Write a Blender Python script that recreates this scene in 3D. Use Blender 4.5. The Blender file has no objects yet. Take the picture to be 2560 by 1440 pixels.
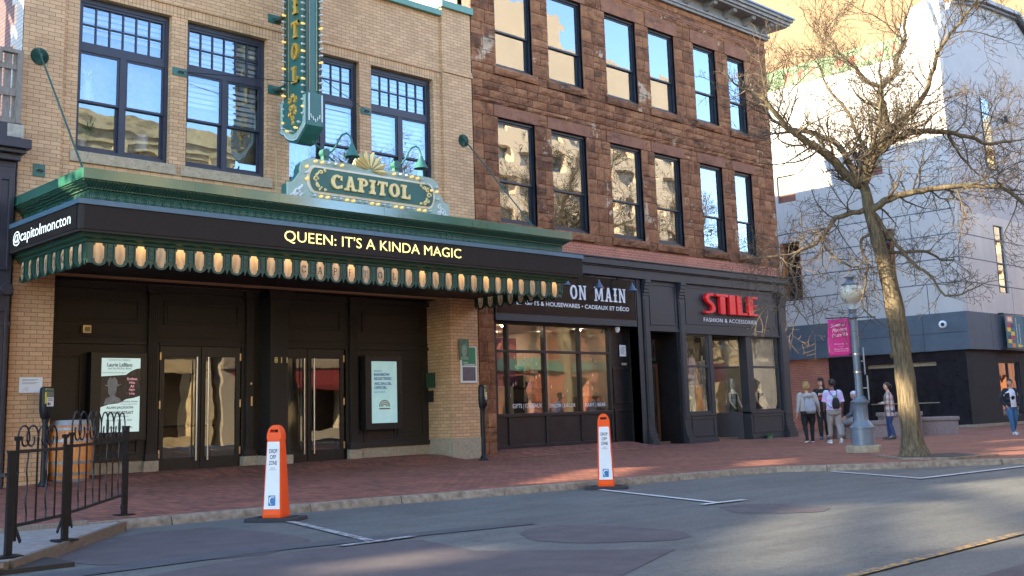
import bpy, math, random
from mathutils import Vector, Matrix
rnd = random.Random(7)
scene = bpy.context.scene
COL = scene.collection
R = math.radians

# ------------------------------------------------------------------ camera
def setup_camera():
    cd = bpy.data.cameras.new('camera')
    cam = bpy.data.objects.new('camera', cd)
    COL.objects.link(cam)
    yaw, pitch, roll = R(44.328), R(9.324), R(-1.827)
    fw = Vector((math.sin(yaw)*math.cos(pitch), math.cos(yaw)*math.cos(pitch), math.sin(pitch)))
    rt = Vector((math.cos(yaw), -math.sin(yaw), 0))
    up = rt.cross(fw)
    r2 = rt*math.cos(roll) + up*math.sin(roll)
    u2 = -rt*math.sin(roll) + up*math.cos(roll)
    m = Matrix((r2, u2, -fw)).transposed().to_4x4()
    m.translation = Vector((0, -20.317, 1.088))
    cam.matrix_world = m
    cd.sensor_width = 36
    cd.lens = 36*2713.35/2560
    cd.shift_x = 0
    cd.shift_y = -(720-586.67)/2560
    cd.clip_start = .1
    cd.clip_end = 3000
    scene.camera = cam
setup_camera()

# ------------------------------------------------------------------ light
SUN_H = Vector((-.93, .37, 0)).normalized()
SUN_EL = R(22)
SUN = Vector((SUN_H.x*math.cos(SUN_EL), SUN_H.y*math.cos(SUN_EL), math.sin(SUN_EL)))
w = bpy.data.worlds.new('World'); scene.world = w; w.use_nodes = True
nt = w.node_tree
sky = nt.nodes.new('ShaderNodeTexSky'); sky.sky_type = 'NISHITA'
sky.sun_disc = False; sky.sun_elevation = SUN_EL
sky.sun_rotation = math.atan2(SUN.x, SUN.y)
sky.altitude = 300; sky.air_density = .8; sky.dust_density = .2; sky.ozone_density = 1.6
bg = nt.nodes['Background']; bg.inputs[1].default_value = .15
nt.links.new(sky.outputs[0], bg.inputs[0])
ld = bpy.data.lights.new('sun', 'SUN'); ld.energy = 3.2; ld.angle = R(.53); ld.color = (1, .82, .58)
lo = bpy.data.objects.new('sun', ld); COL.objects.link(lo)
lo.rotation_mode = 'QUATERNION'; lo.rotation_quaternion = (-SUN).to_track_quat('-Z', 'Y')
lo.location = (-40, 20, 60)
scene.view_settings.view_transform = 'Standard'
scene.view_settings.look = 'None'
scene.view_settings.gamma = 1
scene.view_settings.exposure = 2.80

# ------------------------------------------------------------------ helpers
ORG = {}
class MB:
    def __init__(s): s.v = []; s.f = []; s.t = []; s.tone = 0.5
    def add(s, vs, fs):
        n = len(s.v); s.v += [tuple(p) for p in vs]
        for f in fs: s.f.append([i+n for i in f]); s.t.append(s.tone)
        return s
    def box(s, x0, x1, y0, y1, z0, z1):
        v = [(x, y, z) for z in (z0, z1) for y in (y0, y1) for x in (x0, x1)]
        return s.add(v, [(0,2,3,1), (4,5,7,6), (0,1,5,4), (2,6,7,3), (0,4,6,2), (1,3,7,5)])
    def prism(s, pts, ax, a0, a1):
        def P(u, v, a): return (a,u,v) if ax == 'x' else (u,a,v) if ax == 'y' else (u,v,a)
        n = len(pts)
        vs = [P(u, v, a0) for u, v in pts] + [P(u, v, a1) for u, v in pts]
        fs = [list(range(n))[::-1], list(range(n, 2*n))] + [(i, (i+1) % n, n+(i+1) % n, n+i) for i in range(n)]
        return s.add(vs, fs)
    def obox(s, c, ux, uy, uz):
        c = Vector(c); ux = Vector(ux); uy = Vector(uy); uz = Vector(uz)
        v = [c+ux*a+uy*b+uz*d for d in (-1, 1) for b in (-1, 1) for a in (-1, 1)]
        return s.add(v, [(0,2,3,1), (4,5,7,6), (0,1,5,4), (2,6,7,3), (0,4,6,2), (1,3,7,5)])
    def beam(s, p, q, w, h=None):
        p = Vector(p); q = Vector(q); d = q-p
        a = d.cross(Vector((0,0,1)))
        if a.length < 1e-5: a = Vector((1,0,0))
        a.normalize(); b = a.cross(d).normalized()
        return s.obox((p+q)/2, d/2, a*w/2, b*(h or w)/2)
    def tube(s, pts, rads, n=6, cap=True):
        pts = [Vector(p) for p in pts]
        if not isinstance(rads, (list, tuple)): rads = [rads]*len(pts)
        base = len(s.v); ref = None
        for i, p in enumerate(pts):
            d = (pts[min(i+1, len(pts)-1)]-pts[max(i-1, 0)])
            if d.length < 1e-9: d = Vector((0,0,1))
            d.normalize()
            if ref is None:
                ref = d.orthogonal().normalized()
            ref = ref - d*ref.dot(d)
            if ref.length < 1e-6: ref = d.orthogonal()
            ref.normalize(); b = d.cross(ref)
            for k in range(n):
                a = 2*math.pi*k/n
                s.v.append(tuple(p+(ref*math.cos(a)+b*math.sin(a))*rads[i]))
        for i in range(len(pts)-1):
            for k in range(n):
                k2 = (k+1) % n
                s.f.append([base+i*n+k, base+i*n+k2, base+(i+1)*n+k2, base+(i+1)*n+k]); s.t.append(s.tone)
        if cap:
            s.f.append([base+k for k in range(n)][::-1]); s.t.append(s.tone)
            e = base+(len(pts)-1)*n
            s.f.append([e+k for k in range(n)]); s.t.append(s.tone)
        return s
    def lathe(s, prof, c, n=20, sx=1, sy=1, flute=None):
        base = len(s.v)
        for r, z in prof:
            for k in range(n):
                a = 2*math.pi*k/n
                rr = r*(flute(k, z) if flute else 1)
                s.v.append((c[0]+rr*sx*math.cos(a), c[1]+rr*sy*math.sin(a), c[2]+z))
        for i in range(len(prof)-1):
            for k in range(n):
                k2 = (k+1) % n
                s.f.append([base+i*n+k, base+i*n+k2, base+(i+1)*n+k2, base+(i+1)*n+k]); s.t.append(s.tone)
        s.f.append([base+k for k in range(n)][::-1]); s.t.append(s.tone)
        e = base+(len(prof)-1)*n
        s.f.append([e+k for k in range(n)]); s.t.append(s.tone)
        return s
    def ball(s, c, r, n=10, m=6, sx=1, sy=1, sz=1):
        prof = [(r*math.sin(math.pi*i/m)+1e-4, -r*sz*math.cos(math.pi*i/m)) for i in range(m+1)]
        return s.lathe(prof, c, n, sx, sy)
    def loft(s, rings, n=12, cap=True):
        # rings: (cx,cy,cz, rx,ry, yaw, ux) ellipses in horizontal planes
        base = len(s.v)
        for cx, cy, cz, rx, ry, yaw in rings:
            for k in range(n):
                a = 2*math.pi*k/n
                x = rx*math.cos(a); y = ry*math.sin(a)
                s.v.append((cx+x*math.cos(yaw)-y*math.sin(yaw), cy+x*math.sin(yaw)+y*math.cos(yaw), cz))
        for i in range(len(rings)-1):
            for k in range(n):
                k2 = (k+1) % n
                s.f.append([base+i*n+k, base+i*n+k2, base+(i+1)*n+k2, base+(i+1)*n+k]); s.t.append(s.tone)
        if cap:
            s.f.append([base+k for k in range(n)][::-1]); s.t.append(s.tone)
            e = base+(len(rings)-1)*n
            s.f.append([e+k for k in range(n)]); s.t.append(s.tone)
        return s
    def quad(s, a, b, c, d): return s.add([a, b, c, d], [(0,1,2,3)])
    def build(s, name, m, parent=None, at=None, smooth=False, bevel=0, tone=False):
        if parent is not None: o = ORG[parent]
        elif at is not None: o = Vector(at)
        else: o = Vector((0,0,0))
        me = bpy.data.meshes.new(name)
        me.from_pydata([(x-o[0], y-o[1], z-o[2]) for x, y, z in s.v], [], s.f)
        if m is not None: me.materials.append(m)
        if tone:
            a = me.attributes.new('tone', 'FLOAT', 'FACE')
            a.data.foreach_set('value', s.t)
        if smooth is True:
            me.polygons.foreach_set('use_smooth', [True]*len(me.polygons))
        me.update()
        ob = bpy.data.objects.new(name, me); COL.objects.link(ob)
        if parent is not None: ob.parent = parent
        else: ob.location = o
        ORG[ob] = Vector(o)
        if bevel:
            b = ob.modifiers.new('bevel', 'BEVEL'); b.width = bevel; b.segments = 2; b.limit_method = 'ANGLE'; b.angle_limit = R(40)
        if smooth == 'auto':
            import bmesh
            bm = bmesh.new(); bm.from_mesh(me)
            for f in bm.faces: f.smooth = True
            for e in bm.edges:
                if len(e.link_faces) == 2 and e.calc_face_angle(0) > R(38): e.smooth = False
            bm.to_mesh(me); bm.free()
        return ob

def thing(name, label, cat, loc=(0,0,0), group=None):
    o = bpy.data.objects.new(name, None); COL.objects.link(o)
    o.location = loc; o.empty_display_size = .2
    ORG[o] = Vector(loc)
    return tag(o, label, cat, group)
def tag(o, label, cat, group=None):
    o['label'] = label; o['category'] = cat
    if group: o['group'] = group
    return o
def struct(o): o['kind'] = 'structure'; return o
def copy_tree(o, parent=None):
    c = o.copy(); COL.objects.link(c)
    if parent is not None: c.parent = parent
    ORG[c] = ORG.get(o, Vector((0,0,0)))
    for ch in list(o.children): copy_tree(ch, c)
    return c

# ------------------------------------------------------------------ materials
class NT:
    def __init__(s, name):
        s.m = bpy.data.materials.new(name); s.m.use_nodes = True
        s.t = s.m.node_tree; s.n = s.t.nodes; s.l = s.t.links
        s.b = s.n['Principled BSDF']; s.out = s.n['Material Output']
    def new(s, t, **k):
        n = s.n.new(t)
        for a, b in k.items(): setattr(n, a, b)
        return n
    def link(s, a, b): s.l.new(a, b)
    def coord(s, kind='Object'): return s.new('ShaderNodeTexCoord').outputs[kind]
    def noise(s, vec, scale, detail=4, rough=.55):
        n = s.new('ShaderNodeTexNoise'); n.inputs['Scale'].default_value = scale
        n.inputs['Detail'].default_value = detail; n.inputs['Roughness'].default_value = rough
        if vec is not None: s.link(vec, n.inputs['Vector'])
        return n.outputs['Fac']
    def ramp(s, fac, stops):
        r = s.new('ShaderNodeValToRGB'); e = r.color_ramp.elements
        e[0].position = stops[0][0]; e[0].color = (*stops[0][1], 1)
        e[1].position = stops[-1][0]; e[1].color = (*stops[-1][1], 1)
        for p, c in stops[1:-1]:
            x = e.new(p); x.color = (*c, 1)
        s.link(fac, r.inputs[0]); return r.outputs[0]
    def mix(s, fac, a, b, mode='MIX'):
        n = s.new('ShaderNodeMix', data_type='RGBA', blend_type=mode)
        if isinstance(fac, (int, float)): n.inputs[0].default_value = fac
        else: s.link(fac, n.inputs[0])
        for i, c in ((6, a), (7, b)):
            if isinstance(c, tuple): n.inputs[i].default_value = (*c[:3], 1)
            else: s.link(c, n.inputs[i])
        return n.outputs[2]
    def math(s, op, a, b=None):
        n = s.new('ShaderNodeMath', operation=op)
        for i, c in ((0, a), (1, b)):
            if c is None: continue
            if isinstance(c, (int, float)): n.inputs[i].default_value = c
            else: s.link(c, n.inputs[i])
        return n.outputs[0]
    def bump(s, h, strength=.3, dist=.02):
        n = s.new('ShaderNodeBump'); n.inputs['Strength'].default_value = strength; n.inputs['Distance'].default_value = dist
        s.link(h, n.inputs['Height']); s.link(n.outputs[0], s.b.inputs['Normal']); return n
    def uz(s, vec):   # (x+y, z, 0) for walls along x or y
        sp = s.new('ShaderNodeSeparateXYZ'); s.link(vec, sp.inputs[0])
        c = s.new('ShaderNodeCombineXYZ')
        s.link(s.math('ADD', sp.outputs[0], sp.outputs[1]), c.inputs[0]); s.link(sp.outputs[2], c.inputs[1])
        return c.outputs[0]
    def set(s, **k):
        for a, b in k.items():
            i = s.b.inputs[a.replace('_', ' ')]
            if isinstance(b, (int, float)): i.default_value = b
            elif isinstance(b, tuple): i.default_value = (*b[:3], 1)
            else: s.link(b, i)
        return s.m

def pm(name, c, c2=None, scale=6, rough=.6, metal=0, bump=0, bscale=60, spec=.5, stretch=None, emit=None, est=0):
    n = NT(name); vec = n.coord()
    if stretch:
        mp = n.new('ShaderNodeMapping'); mp.inputs['Scale'].default_value = stretch
        n.link(vec, mp.inputs[0]); vec = mp.outputs[0]
    if c2:
        f = n.noise(vec, scale, 6, .62)
        n.link(n.ramp(f, [(.32, c), (.68, c2)]), n.b.inputs['Base Color'])
        r = n.new('ShaderNodeMapRange'); n.link(f, r.inputs[0]); r.inputs[3].default_value = max(.03, rough-.12); r.inputs[4].default_value = min(1, rough+.12)
        n.link(r.outputs[0], n.b.inputs['Roughness'])
    else:
        n.set(Base_Color=c, Roughness=rough)
    n.set(Metallic=metal); n.b.inputs['Specular IOR Level'].default_value = spec
    if bump: n.bump(n.noise(vec, bscale, 3), bump, .01)
    if emit:
        n.b.inputs['Emission Color'].default_value = (*emit, 1); n.b.inputs['Emission Strength'].default_value = est
    return n.m

def brick_mat(name, a, b, mortar, bw=.23, rh=.08, ms=.006, var=.25, bump=.5, rough=.8, stain=None, plane='wall', offset=.5):
    n = NT(name); vec = n.coord()
    v = n.uz(vec) if plane == 'wall' else vec
    wob = n.noise(vec, 3.0, 2)
    br = n.new('ShaderNodeTexBrick'); br.offset = offset
    br.inputs['Scale'].default_value = 1; br.inputs['Brick Width'].default_value = bw; br.inputs['Row Height'].default_value = rh
    br.inputs['Mortar Size'].default_value = ms; br.inputs['Mortar Smooth'].default_value = .2; br.inputs['Bias'].default_value = 0
    br.inputs['Color1'].default_value = (*a, 1); br.inputs['Color2'].default_value = (*b, 1); br.inputs['Mortar'].default_value = (*mortar, 1)
    n.link(v, br.inputs['Vector'])
    big = n.ramp(n.noise(vec, .9, 5, .6), [(.3, (1-var,)*3), (.7, (1+var*.4,)*3)])
    col = n.mix(1, br.outputs['Color'], big, 'MULTIPLY')
    fine = n.ramp(n.noise(vec, 45, 3), [(.25, (.82,)*3), (.75, (1.12,)*3)])
    col = n.mix(1, col, fine, 'MULTIPLY')
    if stain:
        sf = n.ramp(n.noise(vec, 1.7, 6, .7), [(.58, (0,0,0)), (.72, (1,1,1))])
        col = n.mix(sf, col, stain)
    n.set(Base_Color=col, Roughness=rough)
    h = n.math('ADD', n.math('MULTIPLY', br.outputs['Fac'], -1.0), n.math('MULTIPLY', n.noise(vec, 90, 2), .3))
    n.bump(h, bump, .008)
    return n.m

def glass_mat(name, refl=.5, tint=(1,1,1), wav=.02, wscale=1.3, trans=(1,1,1)):
    n = NT(name); vec = n.coord()
    n.n.remove(n.b)
    g = n.new('ShaderNodeBsdfGlossy'); g.inputs['Roughness'].default_value = .0; g.inputs['Color'].default_value = (*tint, 1)
    t = n.new('ShaderNodeBsdfTransparent'); t.inputs['Color'].default_value = (*trans, 1)
    lw = n.new('ShaderNodeFresnel'); lw.inputs[0].default_value = 1.5
    f = n.math('ADD', n.math('MULTIPLY', lw.outputs[0], 1.0-refl), refl)
    mx = n.new('ShaderNodeMixShader')
    n.link(f, mx.inputs[0]); n.link(t.outputs[0], mx.inputs[1]); n.link(g.outputs[0], mx.inputs[2])
    b = n.new('ShaderNodeBump'); b.inputs['Strength'].default_value = 1; b.inputs['Distance'].default_value = wav
    n.link(n.noise(vec, wscale, 2, .4), b.inputs['Height']); n.link(b.outputs[0], g.inputs['Normal'])
    n.link(mx.outputs[0], n.out.inputs[0])
    return n.m

def emis(name, c, st):
    return pm(name, tuple(x*.6 for x in c), rough=.4, emit=c, est=st)

M = {}
M['buff'] = brick_mat('buff brick', (.72,.45,.235), (.58,.35,.175), (.22,.125,.065), .235, .0795, .005, .16, .5)
M['buff_soldier'] = brick_mat('buff soldier course', (.70,.44,.225), (.56,.34,.17), (.19,.11,.06), .082, .24, .005, .16, .5, offset=0)
M['red_brick'] = brick_mat('red brick', (.50,.165,.085), (.40,.125,.065), (.52,.34,.25), .21, .075, .006, .25, .5)
M['dark_brick'] = brick_mat('dark red brick', (.11,.035,.03), (.08,.028,.025), (.2,.13,.11), .22, .08, .007, .2, .5)
M['grey_brick'] = brick_mat('grey painted brick', (.42,.41,.38), (.36,.35,.33), (.16,.15,.14), .22, .08, .006, .2, .4)
M['limestone'] = pm('limestone', (.38,.325,.22), (.26,.215,.14), 9, .85, bump=.25, bscale=70)
def sill_mat():
    n = NT('stained limestone sill'); vec = n.coord()
    c = n.ramp(n.noise(vec, 8, 6, .6), [(.3, (.36,.285,.175)), (.7, (.50,.40,.26))])
    st = n.ramp(n.noise(vec, 22, 6, .75), [(.55, (0,0,0)), (.66, (1,1,1))])
    c = n.mix(n.math('MULTIPLY', st, .75), c, (.07,.06,.045))
    n.set(Base_Color=c, Roughness=.85); n.bump(n.noise(vec, 60, 3), .3, .01); return n.m
M['sill'] = sill_mat()
M['granite_base'] = pm('granite base', (.42,.35,.24), (.28,.23,.16), 14, .7, bump=.15, bscale=120)
M['navy'] = pm('dark slate blue paint', (.022,.026,.042), (.034,.040,.06), 5, .45, bump=.05)
M['winblack'] = pm('black window paint', (.007,.009,.014), (.014,.018,.026), 5, .38)
M['black_paint'] = pm('black brown paint', (.016,.013,.011), (.024,.020,.017), 4, .5, bump=.06, bscale=30)
M['door_black'] = pm('black aluminium', (.008,.008,.008), (.013,.013,.013), 8, .35)
M['green'] = pm('dark green paint', (.016,.06,.040), (.024,.08,.054), 5, .42, bump=.08)
M['cap_green'] = pm('green metal flashing', (.022,.13,.075), (.035,.17,.115), 1.2, .3)
M['cap_green'].node_tree.nodes['Principled BSDF'].inputs['Coat Weight'].default_value = 1; M['cap_green'].node_tree.nodes['Principled BSDF'].inputs['Coat IOR'].default_value = 2.0; M['cap_green'].node_tree.nodes['Principled BSDF'].inputs['Coat Roughness'].default_value = .12
M['teal'] = pm('teal paint', (.024,.115,.092), (.032,.14,.112), 4, .4, bump=.04)
M['sage'] = pm('pale sage paint', (.36,.50,.42), (.31,.45,.37), 4, .5)
M['white_paint'] = pm('white paint', (.74,.76,.74), (.66,.69,.68), 6, .5)
M['blue_trim'] = pm('blue metal trim', (.075,.145,.19), (.095,.17,.22), 2, .4)
M['coping'] = pm('mint coping metal', (.085,.235,.175), (.11,.27,.21), 2, .4)
M['gold'] = pm('gold leaf', (.80,.50,.10), (.62,.34,.05), 20, .32, metal=.35, bump=.05)
M['pale_gold'] = pm('pale gold paint', (.86,.72,.34), (.78,.60,.24), 12, .38, metal=.1)
M['bulb_on'] = emis('lit bulb', (1,.62,.18), .14)
M['bulb_off'] = pm('clear bulb glass', (.55,.55,.50), rough=.08, spec=.8)
M['steel'] = pm('brushed steel', (.62,.56,.48), (.5,.45,.38), 30, .3, metal=.9, stretch=(8,8,.5))
M['brass'] = pm('brass', (.72,.55,.30), rough=.35, metal=.8)
M['soffit'] = pm('dark brown soffit', (.02,.013,.012), (.03,.02,.017), 3, .6)
M['white_letter'] = pm('white lettering', (.8,.8,.78), rough=.5)
M['black_letter'] = pm('black lettering', (.012,.012,.012), rough=.5)
M['red_letter'] = pm('red acrylic letter', (.85,.010,.014), rough=.4)
M['grey_letter'] = pm('grey engraved letter', (.10,.075,.055), rough=.6)
M['orange'] = pm('orange plastic', (.90,.095,.004), (.80,.075,.003), 3, .55, bump=.03, spec=.3)
M['rubber'] = pm('black rubber', (.018,.018,.02), (.03,.03,.032), 18, .8, bump=.2)
M['panel_white'] = pm('white reflective sheet', (.72,.74,.72), (.66,.69,.68), 4, .45)
M['logo_blue'] = pm('logo blue', (.02,.16,.36), rough=.5)
M['charcoal'] = pm('charcoal shopfront paint', (.021,.0225,.026), (.029,.031,.035), 3, .5, bump=.08, bscale=40)
M['charcoal_dark'] = pm('black shopfront paint', (.010,.010,.011), (.016,.016,.017), 3, .33)
M['board_green'] = pm('glossy dark sign board', (.006,.012,.013), (.01,.018,.018), 3, .10, spec=.4)
M['iron'] = pm('black iron', (.007,.008,.010), (.012,.013,.016), 12, .45, bump=.08, spec=.3)
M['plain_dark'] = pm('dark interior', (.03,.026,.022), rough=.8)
M['blind'] = pm('white blind', (.70,.72,.74), (.64,.66,.69), 5, .7)
M['room'] = pm('warm room wall', (.42,.39,.33), (.36,.33,.27), 2, .8)
M['room_floor'] = pm('wood floor', (.22,.14,.08), (.16,.10,.055), 5, .5)
M['glass_up'] = glass_mat('wavy window glass', .23, (.66,.84,1), .006, .9)
M['glass_brown'] = glass_mat('old wavy mirror glass', .27, (.86,.93,1), .006, .85)
M['glass_door'] = glass_mat('door glass', .12, (1,1,1), .003, 1.0)
M['glass_shop'] = glass_mat('shop window glass', .15, (1,1,1), .006, .9)
# ------------------------------------------------------------------ text
def text_mesh(body, bold=0.0, res=3, shear=0, spacing=1.0):
    cu = bpy.data.curves.new('t', 'FONT'); cu.body = body; cu.resolution_u = res
    cu.offset = bold; cu.shear = shear; cu.space_character = spacing
    ob = bpy.data.objects.new('t', cu); COL.objects.link(ob)
    dg = bpy.context.evaluated_depsgraph_get()
    me = bpy.data.meshes.new_from_object(ob.evaluated_get(dg))
    vs = [v.co.copy() for v in me.vertices]; fs = [list(p.vertices) for p in me.polygons]
    bpy.data.objects.remove(ob); bpy.data.curves.remove(cu); bpy.data.meshes.remove(me)
    return vs, fs
def lay_text(mb, body, o, u, v, width, height, bold=0.0, depth=0.0, res=3, shear=0, spacing=1.0, mid=False):
    """o: lower-left corner, u/v: unit vectors of writing and up; sits proud along u x v. width/height None keeps the aspect"""
    vs, fs = text_mesh(body, bold, res, shear, spacing)
    x0 = min(p.x for p in vs); x1 = max(p.x for p in vs); y0 = min(p.y for p in vs); y1 = max(p.y for p in vs)
    sx = width/(x1-x0) if width else None; sy = height/(y1-y0) if height else None
    sx = sx or sy; sy = sy or sx
    o = Vector(o); u = Vector(u); v = Vector(v); n = u.cross(v)
    if mid: o = o-u*(x1-x0)*sx/2
    def P(p, d): return o+u*(p.x-x0)*sx+v*(p.y-y0)*sy+n*d
    if depth <= 0:
        mb.add([P(p, 0) for p in vs], fs)
    else:
        k = len(vs)
        mb.add([P(p, depth) for p in vs], fs)
        # sides along boundary edges
        cnt = {}
        for f in fs:
            for i in range(len(f)):
                a, b = f[i], f[(i+1) % len(f)]
                cnt[(a, b)] = cnt.get((a, b), 0)+1
        sv = []; sf = []
        for (a, b) in cnt:
            if (b, a) not in cnt:
                i = len(sv); sv += [P(vs[a], depth), P(vs[b], depth), P(vs[b], 0), P(vs[a], 0)]
                sf.append((i+3, i+2, i+1, i))
        mb.add(sv, sf)
    return mb
UX = (1,0,0); UZ = (0,0,1)
# slab serif capitals, unit box 0..1 (height 1), as lists of polygons
def arc(cx, cz, rx, rz, t, a0, a1, n=14):
    out = []
    for i in range(n):
        a = R(a0+(a1-a0)*i/n); b = R(a0+(a1-a0)*(i+1)/n)
        tx = t; tz = t*.72
        out.append([(cx+(rx-tx)*math.cos(a), cz+(rz-tz)*math.sin(a)), (cx+rx*math.cos(a), cz+rz*math.sin(a)),
                    (cx+rx*math.cos(b), cz+rz*math.sin(b)), (cx+(rx-tx)*math.cos(b), cz+(rz-tz)*math.sin(b))])
    return out
def rc(x0, x1, z0, z1): return [(x0,z0),(x1,z0),(x1,z1),(x0,z1)]
def slab(ch, t=.20, s=.13):
    if ch == 'I': return .46, [rc(.13,.13+t,0,1), rc(0,.46,0,s), rc(0,.46,1-s,1), rc(.07,.39,.44,.56)]
    if ch == 'T': return .78, [rc(.39-t/2,.39+t/2,0,1), rc(.18,.60,0,s), rc(0,.78,1-s,1), rc(0,.1,.68,1), rc(.68,.78,.68,1)]
    if ch == 'L': return .72, [rc(.12,.12+t,0,1), rc(0,.44,1-s,1), rc(0,.72,0,s), rc(.62,.72,0,.34)]
    if ch == 'O': return .82, arc(.41,.5,.41,.5,t,0,360,28)
    if ch == 'C': return .80, arc(.41,.5,.41,.5,t,48,312,22)+[rc(.66,.78,.62,.94), rc(.66,.78,.08,.3)]
    if ch == 'P': return .74, [rc(.12,.12+t,0,1), rc(0,.44,0,s), rc(0,.2,1-s,1)]+arc(.40,.72,.34,.28,t*.8,-90,90,12)+[rc(.2,.42,1-s,1), rc(.2,.42,.44,.56)]
    if ch == 'A': return .92, [[(.12,0),(.12+t*.75,0),(.52,1),(.36,1)], [(.80-t,0),(.80,0),(.56,1),(.40,1)], rc(.24,.66,.26,.38), rc(0,.36,0,s*.85), rc(.54,.92,0,s*.85)]
    if ch == 'N': return .92, [rc(.12,.12+t*.7,0,1), rc(.68,.68+t*.7,0,1), [(.08,1),(.30,1),(.82,0),(.62,0)], rc(0,.36,0,s*.8), rc(.56,.92,1-s*.8,1), rc(0,.2,1-s*.8,1)]
    if ch == 'M': return 1.12, [rc(.12,.12+t*.65,0,1), rc(.86,.86+t*.8,0,1), [(.10,1),(.30,1),(.60,.1),(.50,.1)], [(.82,1),(1.0,1),(.60,.1),(.50,.1)], rc(0,.34,0,s*.8), rc(.76,1.12,0,s*.8), rc(0,.2,1-s*.8,1), rc(.92,1.12,1-s*.8,1)]
def slab_letter(mb, ch, o, u, v, h, wscale=1.0, depth=.03, t=.20, s=.13):
    wd, polys = slab(ch, t, s)
    o = Vector(o); u = Vector(u); v = Vector(v); n = u.cross(v)
    for k, poly in enumerate(polys):
        d = depth+.0011*(k % 9)
        a = [o+u*x*h*wscale+v*z*h for x, z in poly]
        m = len(a)
        mb.add(a+[p+n*d for p in a], [list(range(m))[::-1], list(range(m, 2*m))]+[(i, (i+1) % m, m+(i+1) % m, m+i) for i in range(m)])
    return wd*h*wscale

# ------------------------------------------------------------------ walls with openings
def wall_grid(mb, x0, x1, z0, z1, y0, y1, ops):
    xs = sorted({x0, x1, *[o[0] for o in ops], *[o[1] for o in ops]}); zs = sorted({z0, z1, *[o[2] for o in ops], *[o[3] for o in ops]})
    xs = [x for x in xs if x0 <= x <= x1]; zs = [z for z in zs if z0 <= z <= z1]
    for k in range(len(zs)-1):
        i = 0
        while i < len(xs)-1:
            def op(i): 
                cx = (xs[i]+xs[i+1])/2; cz = (zs[k]+zs[k+1])/2
                return any(o[0] < cx < o[1] and o[2] < cz < o[3] for o in ops)
            if op(i): i += 1; continue
            j = i
            while j+1 < len(xs)-1 and not op(j+1): j += 1
            mb.box(xs[i], xs[j+1], y0, y1, zs[k], zs[k+1]); i = j+1
    return mb
def frame_rect(mb, x0, x1, z0, z1, y0, y1, t, tb=None, tt=None):
    tb = tb or t; tt = tt or t
    mb.box(x0, x0+t, y0, y1, z0, z1); mb.box(x1-t, x1, y0, y1, z0, z1)
    mb.box(x0+t, x1-t, y0, y1, z0, z0+tb); mb.box(x0+t, x1-t, y0, y1, z1-tt, z1)

# ------------------------------------------------------------------ theatre
YW = .08   # recessed field of the front
th = thing('theatre', 'two storey buff brick theatre with a green marquee over black double doors', 'theatre', (7.14, 0, 0))
W_OP = [(8.23, 10.17), (10.52, 12.45), (13.03, 14.98), (15.32, 17.27)]
mb = MB()
wall_grid(mb, 7.915, 17.545, 3.95, 11.27, YW, .45, [(a, b, 6.34, 9.53) for a, b in W_OP])
mb.box(7.14, 7.915, 0, .5, 3.95, 12.2)          # left pilaster
mb.box(17.545, 18.53, 0, .5, 3.95, 11.52)       # right pilaster
mb.box(7.14, 7.905, 0, .95, -.05, 3.95)         # piers of the entrance
mb.box(17.62, 18.53, 0, .45, .53, 3.95)
mb.add([(17.62,.45,.53),(18.53,.45,.53),(18.53,1.5,.53),(17.7,1.5,.53),(17.62,.45,3.95),(18.53,.45,3.95),(18.53,1.5,3.95),(17.7,1.5,3.95)],
       [(0,3,2,1),(4,5,6,7),(0,1,5,4),(1,2,6,5),(2,3,7,6),(3,0,4,7)])
wall = mb.build('wall', M['buff'], th)
mb = MB(); mb.box(17.56, 18.56, -.03, .45, 9.78, 9.86); mb.box(17.58, 18.545, -.018, .45, 9.86, 9.94)
mb.box(7.1, 7.93, -.03, .45, 9.78, 9.86); mb.box(7.12, 7.92, -.018, .45, 9.86, 9.94)
mb.box(7.93, 17.53, YW-.045, YW-.002, 9.76, 9.835)
mb.build('belt_course', M['buff'], th)
mb = MB(); mb.box(7.92, 17.54, YW-.012, YW-.001, 9.53, 9.757)
mb.build('soldier_course', M['buff_soldier'], th)
mb = MB(); mb.box(7.0, 17.50, -.05, .6, 11.27, 11.42); mb.box(17.50, 18.58, -.09, .62, 11.52, 11.70)
mb.build('coping', M['coping'], th)
mb = MB(); mb.box(17.57, 18.52, .03, 1.0, 11.34, 11.52); mb.box(7.9, 17.54, .5, .6, 4, 11.26)
mb.box(7.15, 18.5, .5, 26, 11.0, 11.2)
mb.build('roof', M['limestone'], th)
# left flank: dark red brick with grey painted corner quoins
mb = MB(); mb.box(7.15, 7.5, .5, 26, 3.6, 11.6); mb.box(18.2, 18.52, .5, 26, 3, 11.5); mb.box(7.5, 18.2, 25.7, 26, 3, 11.3)
mb.build('flank_wall', M['dark_brick'], th)
mb = MB()
for k in range(22):
    z = 3.7+k*.42; l = .62 if k % 2 else .36
    mb.box(7.135, 7.149, .0, l, z, z+.42)
mb.build('quoin', M['grey_brick'], th)
for bx_ in ((7.125, 7.93, -.012, .96, -.05, .10), (7.93, 10.15, .93, 1.2, -.05, .385), (15.46, 17.68, .93, 1.2, -.05, .385), (10.12, 10.44, .82, 1.2, -.05, .36), (15.17, 15.50, .82, 1.2, -.05, .36), (12.38, 13.02, .83, 1.2, -.05, .35), (12.72, 13.40, .47, .829, -.05, .34)):
    mb = MB(); mb.box(*bx_); mb.build('stone_base', M['granite_base'], th, bevel=.008)
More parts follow.
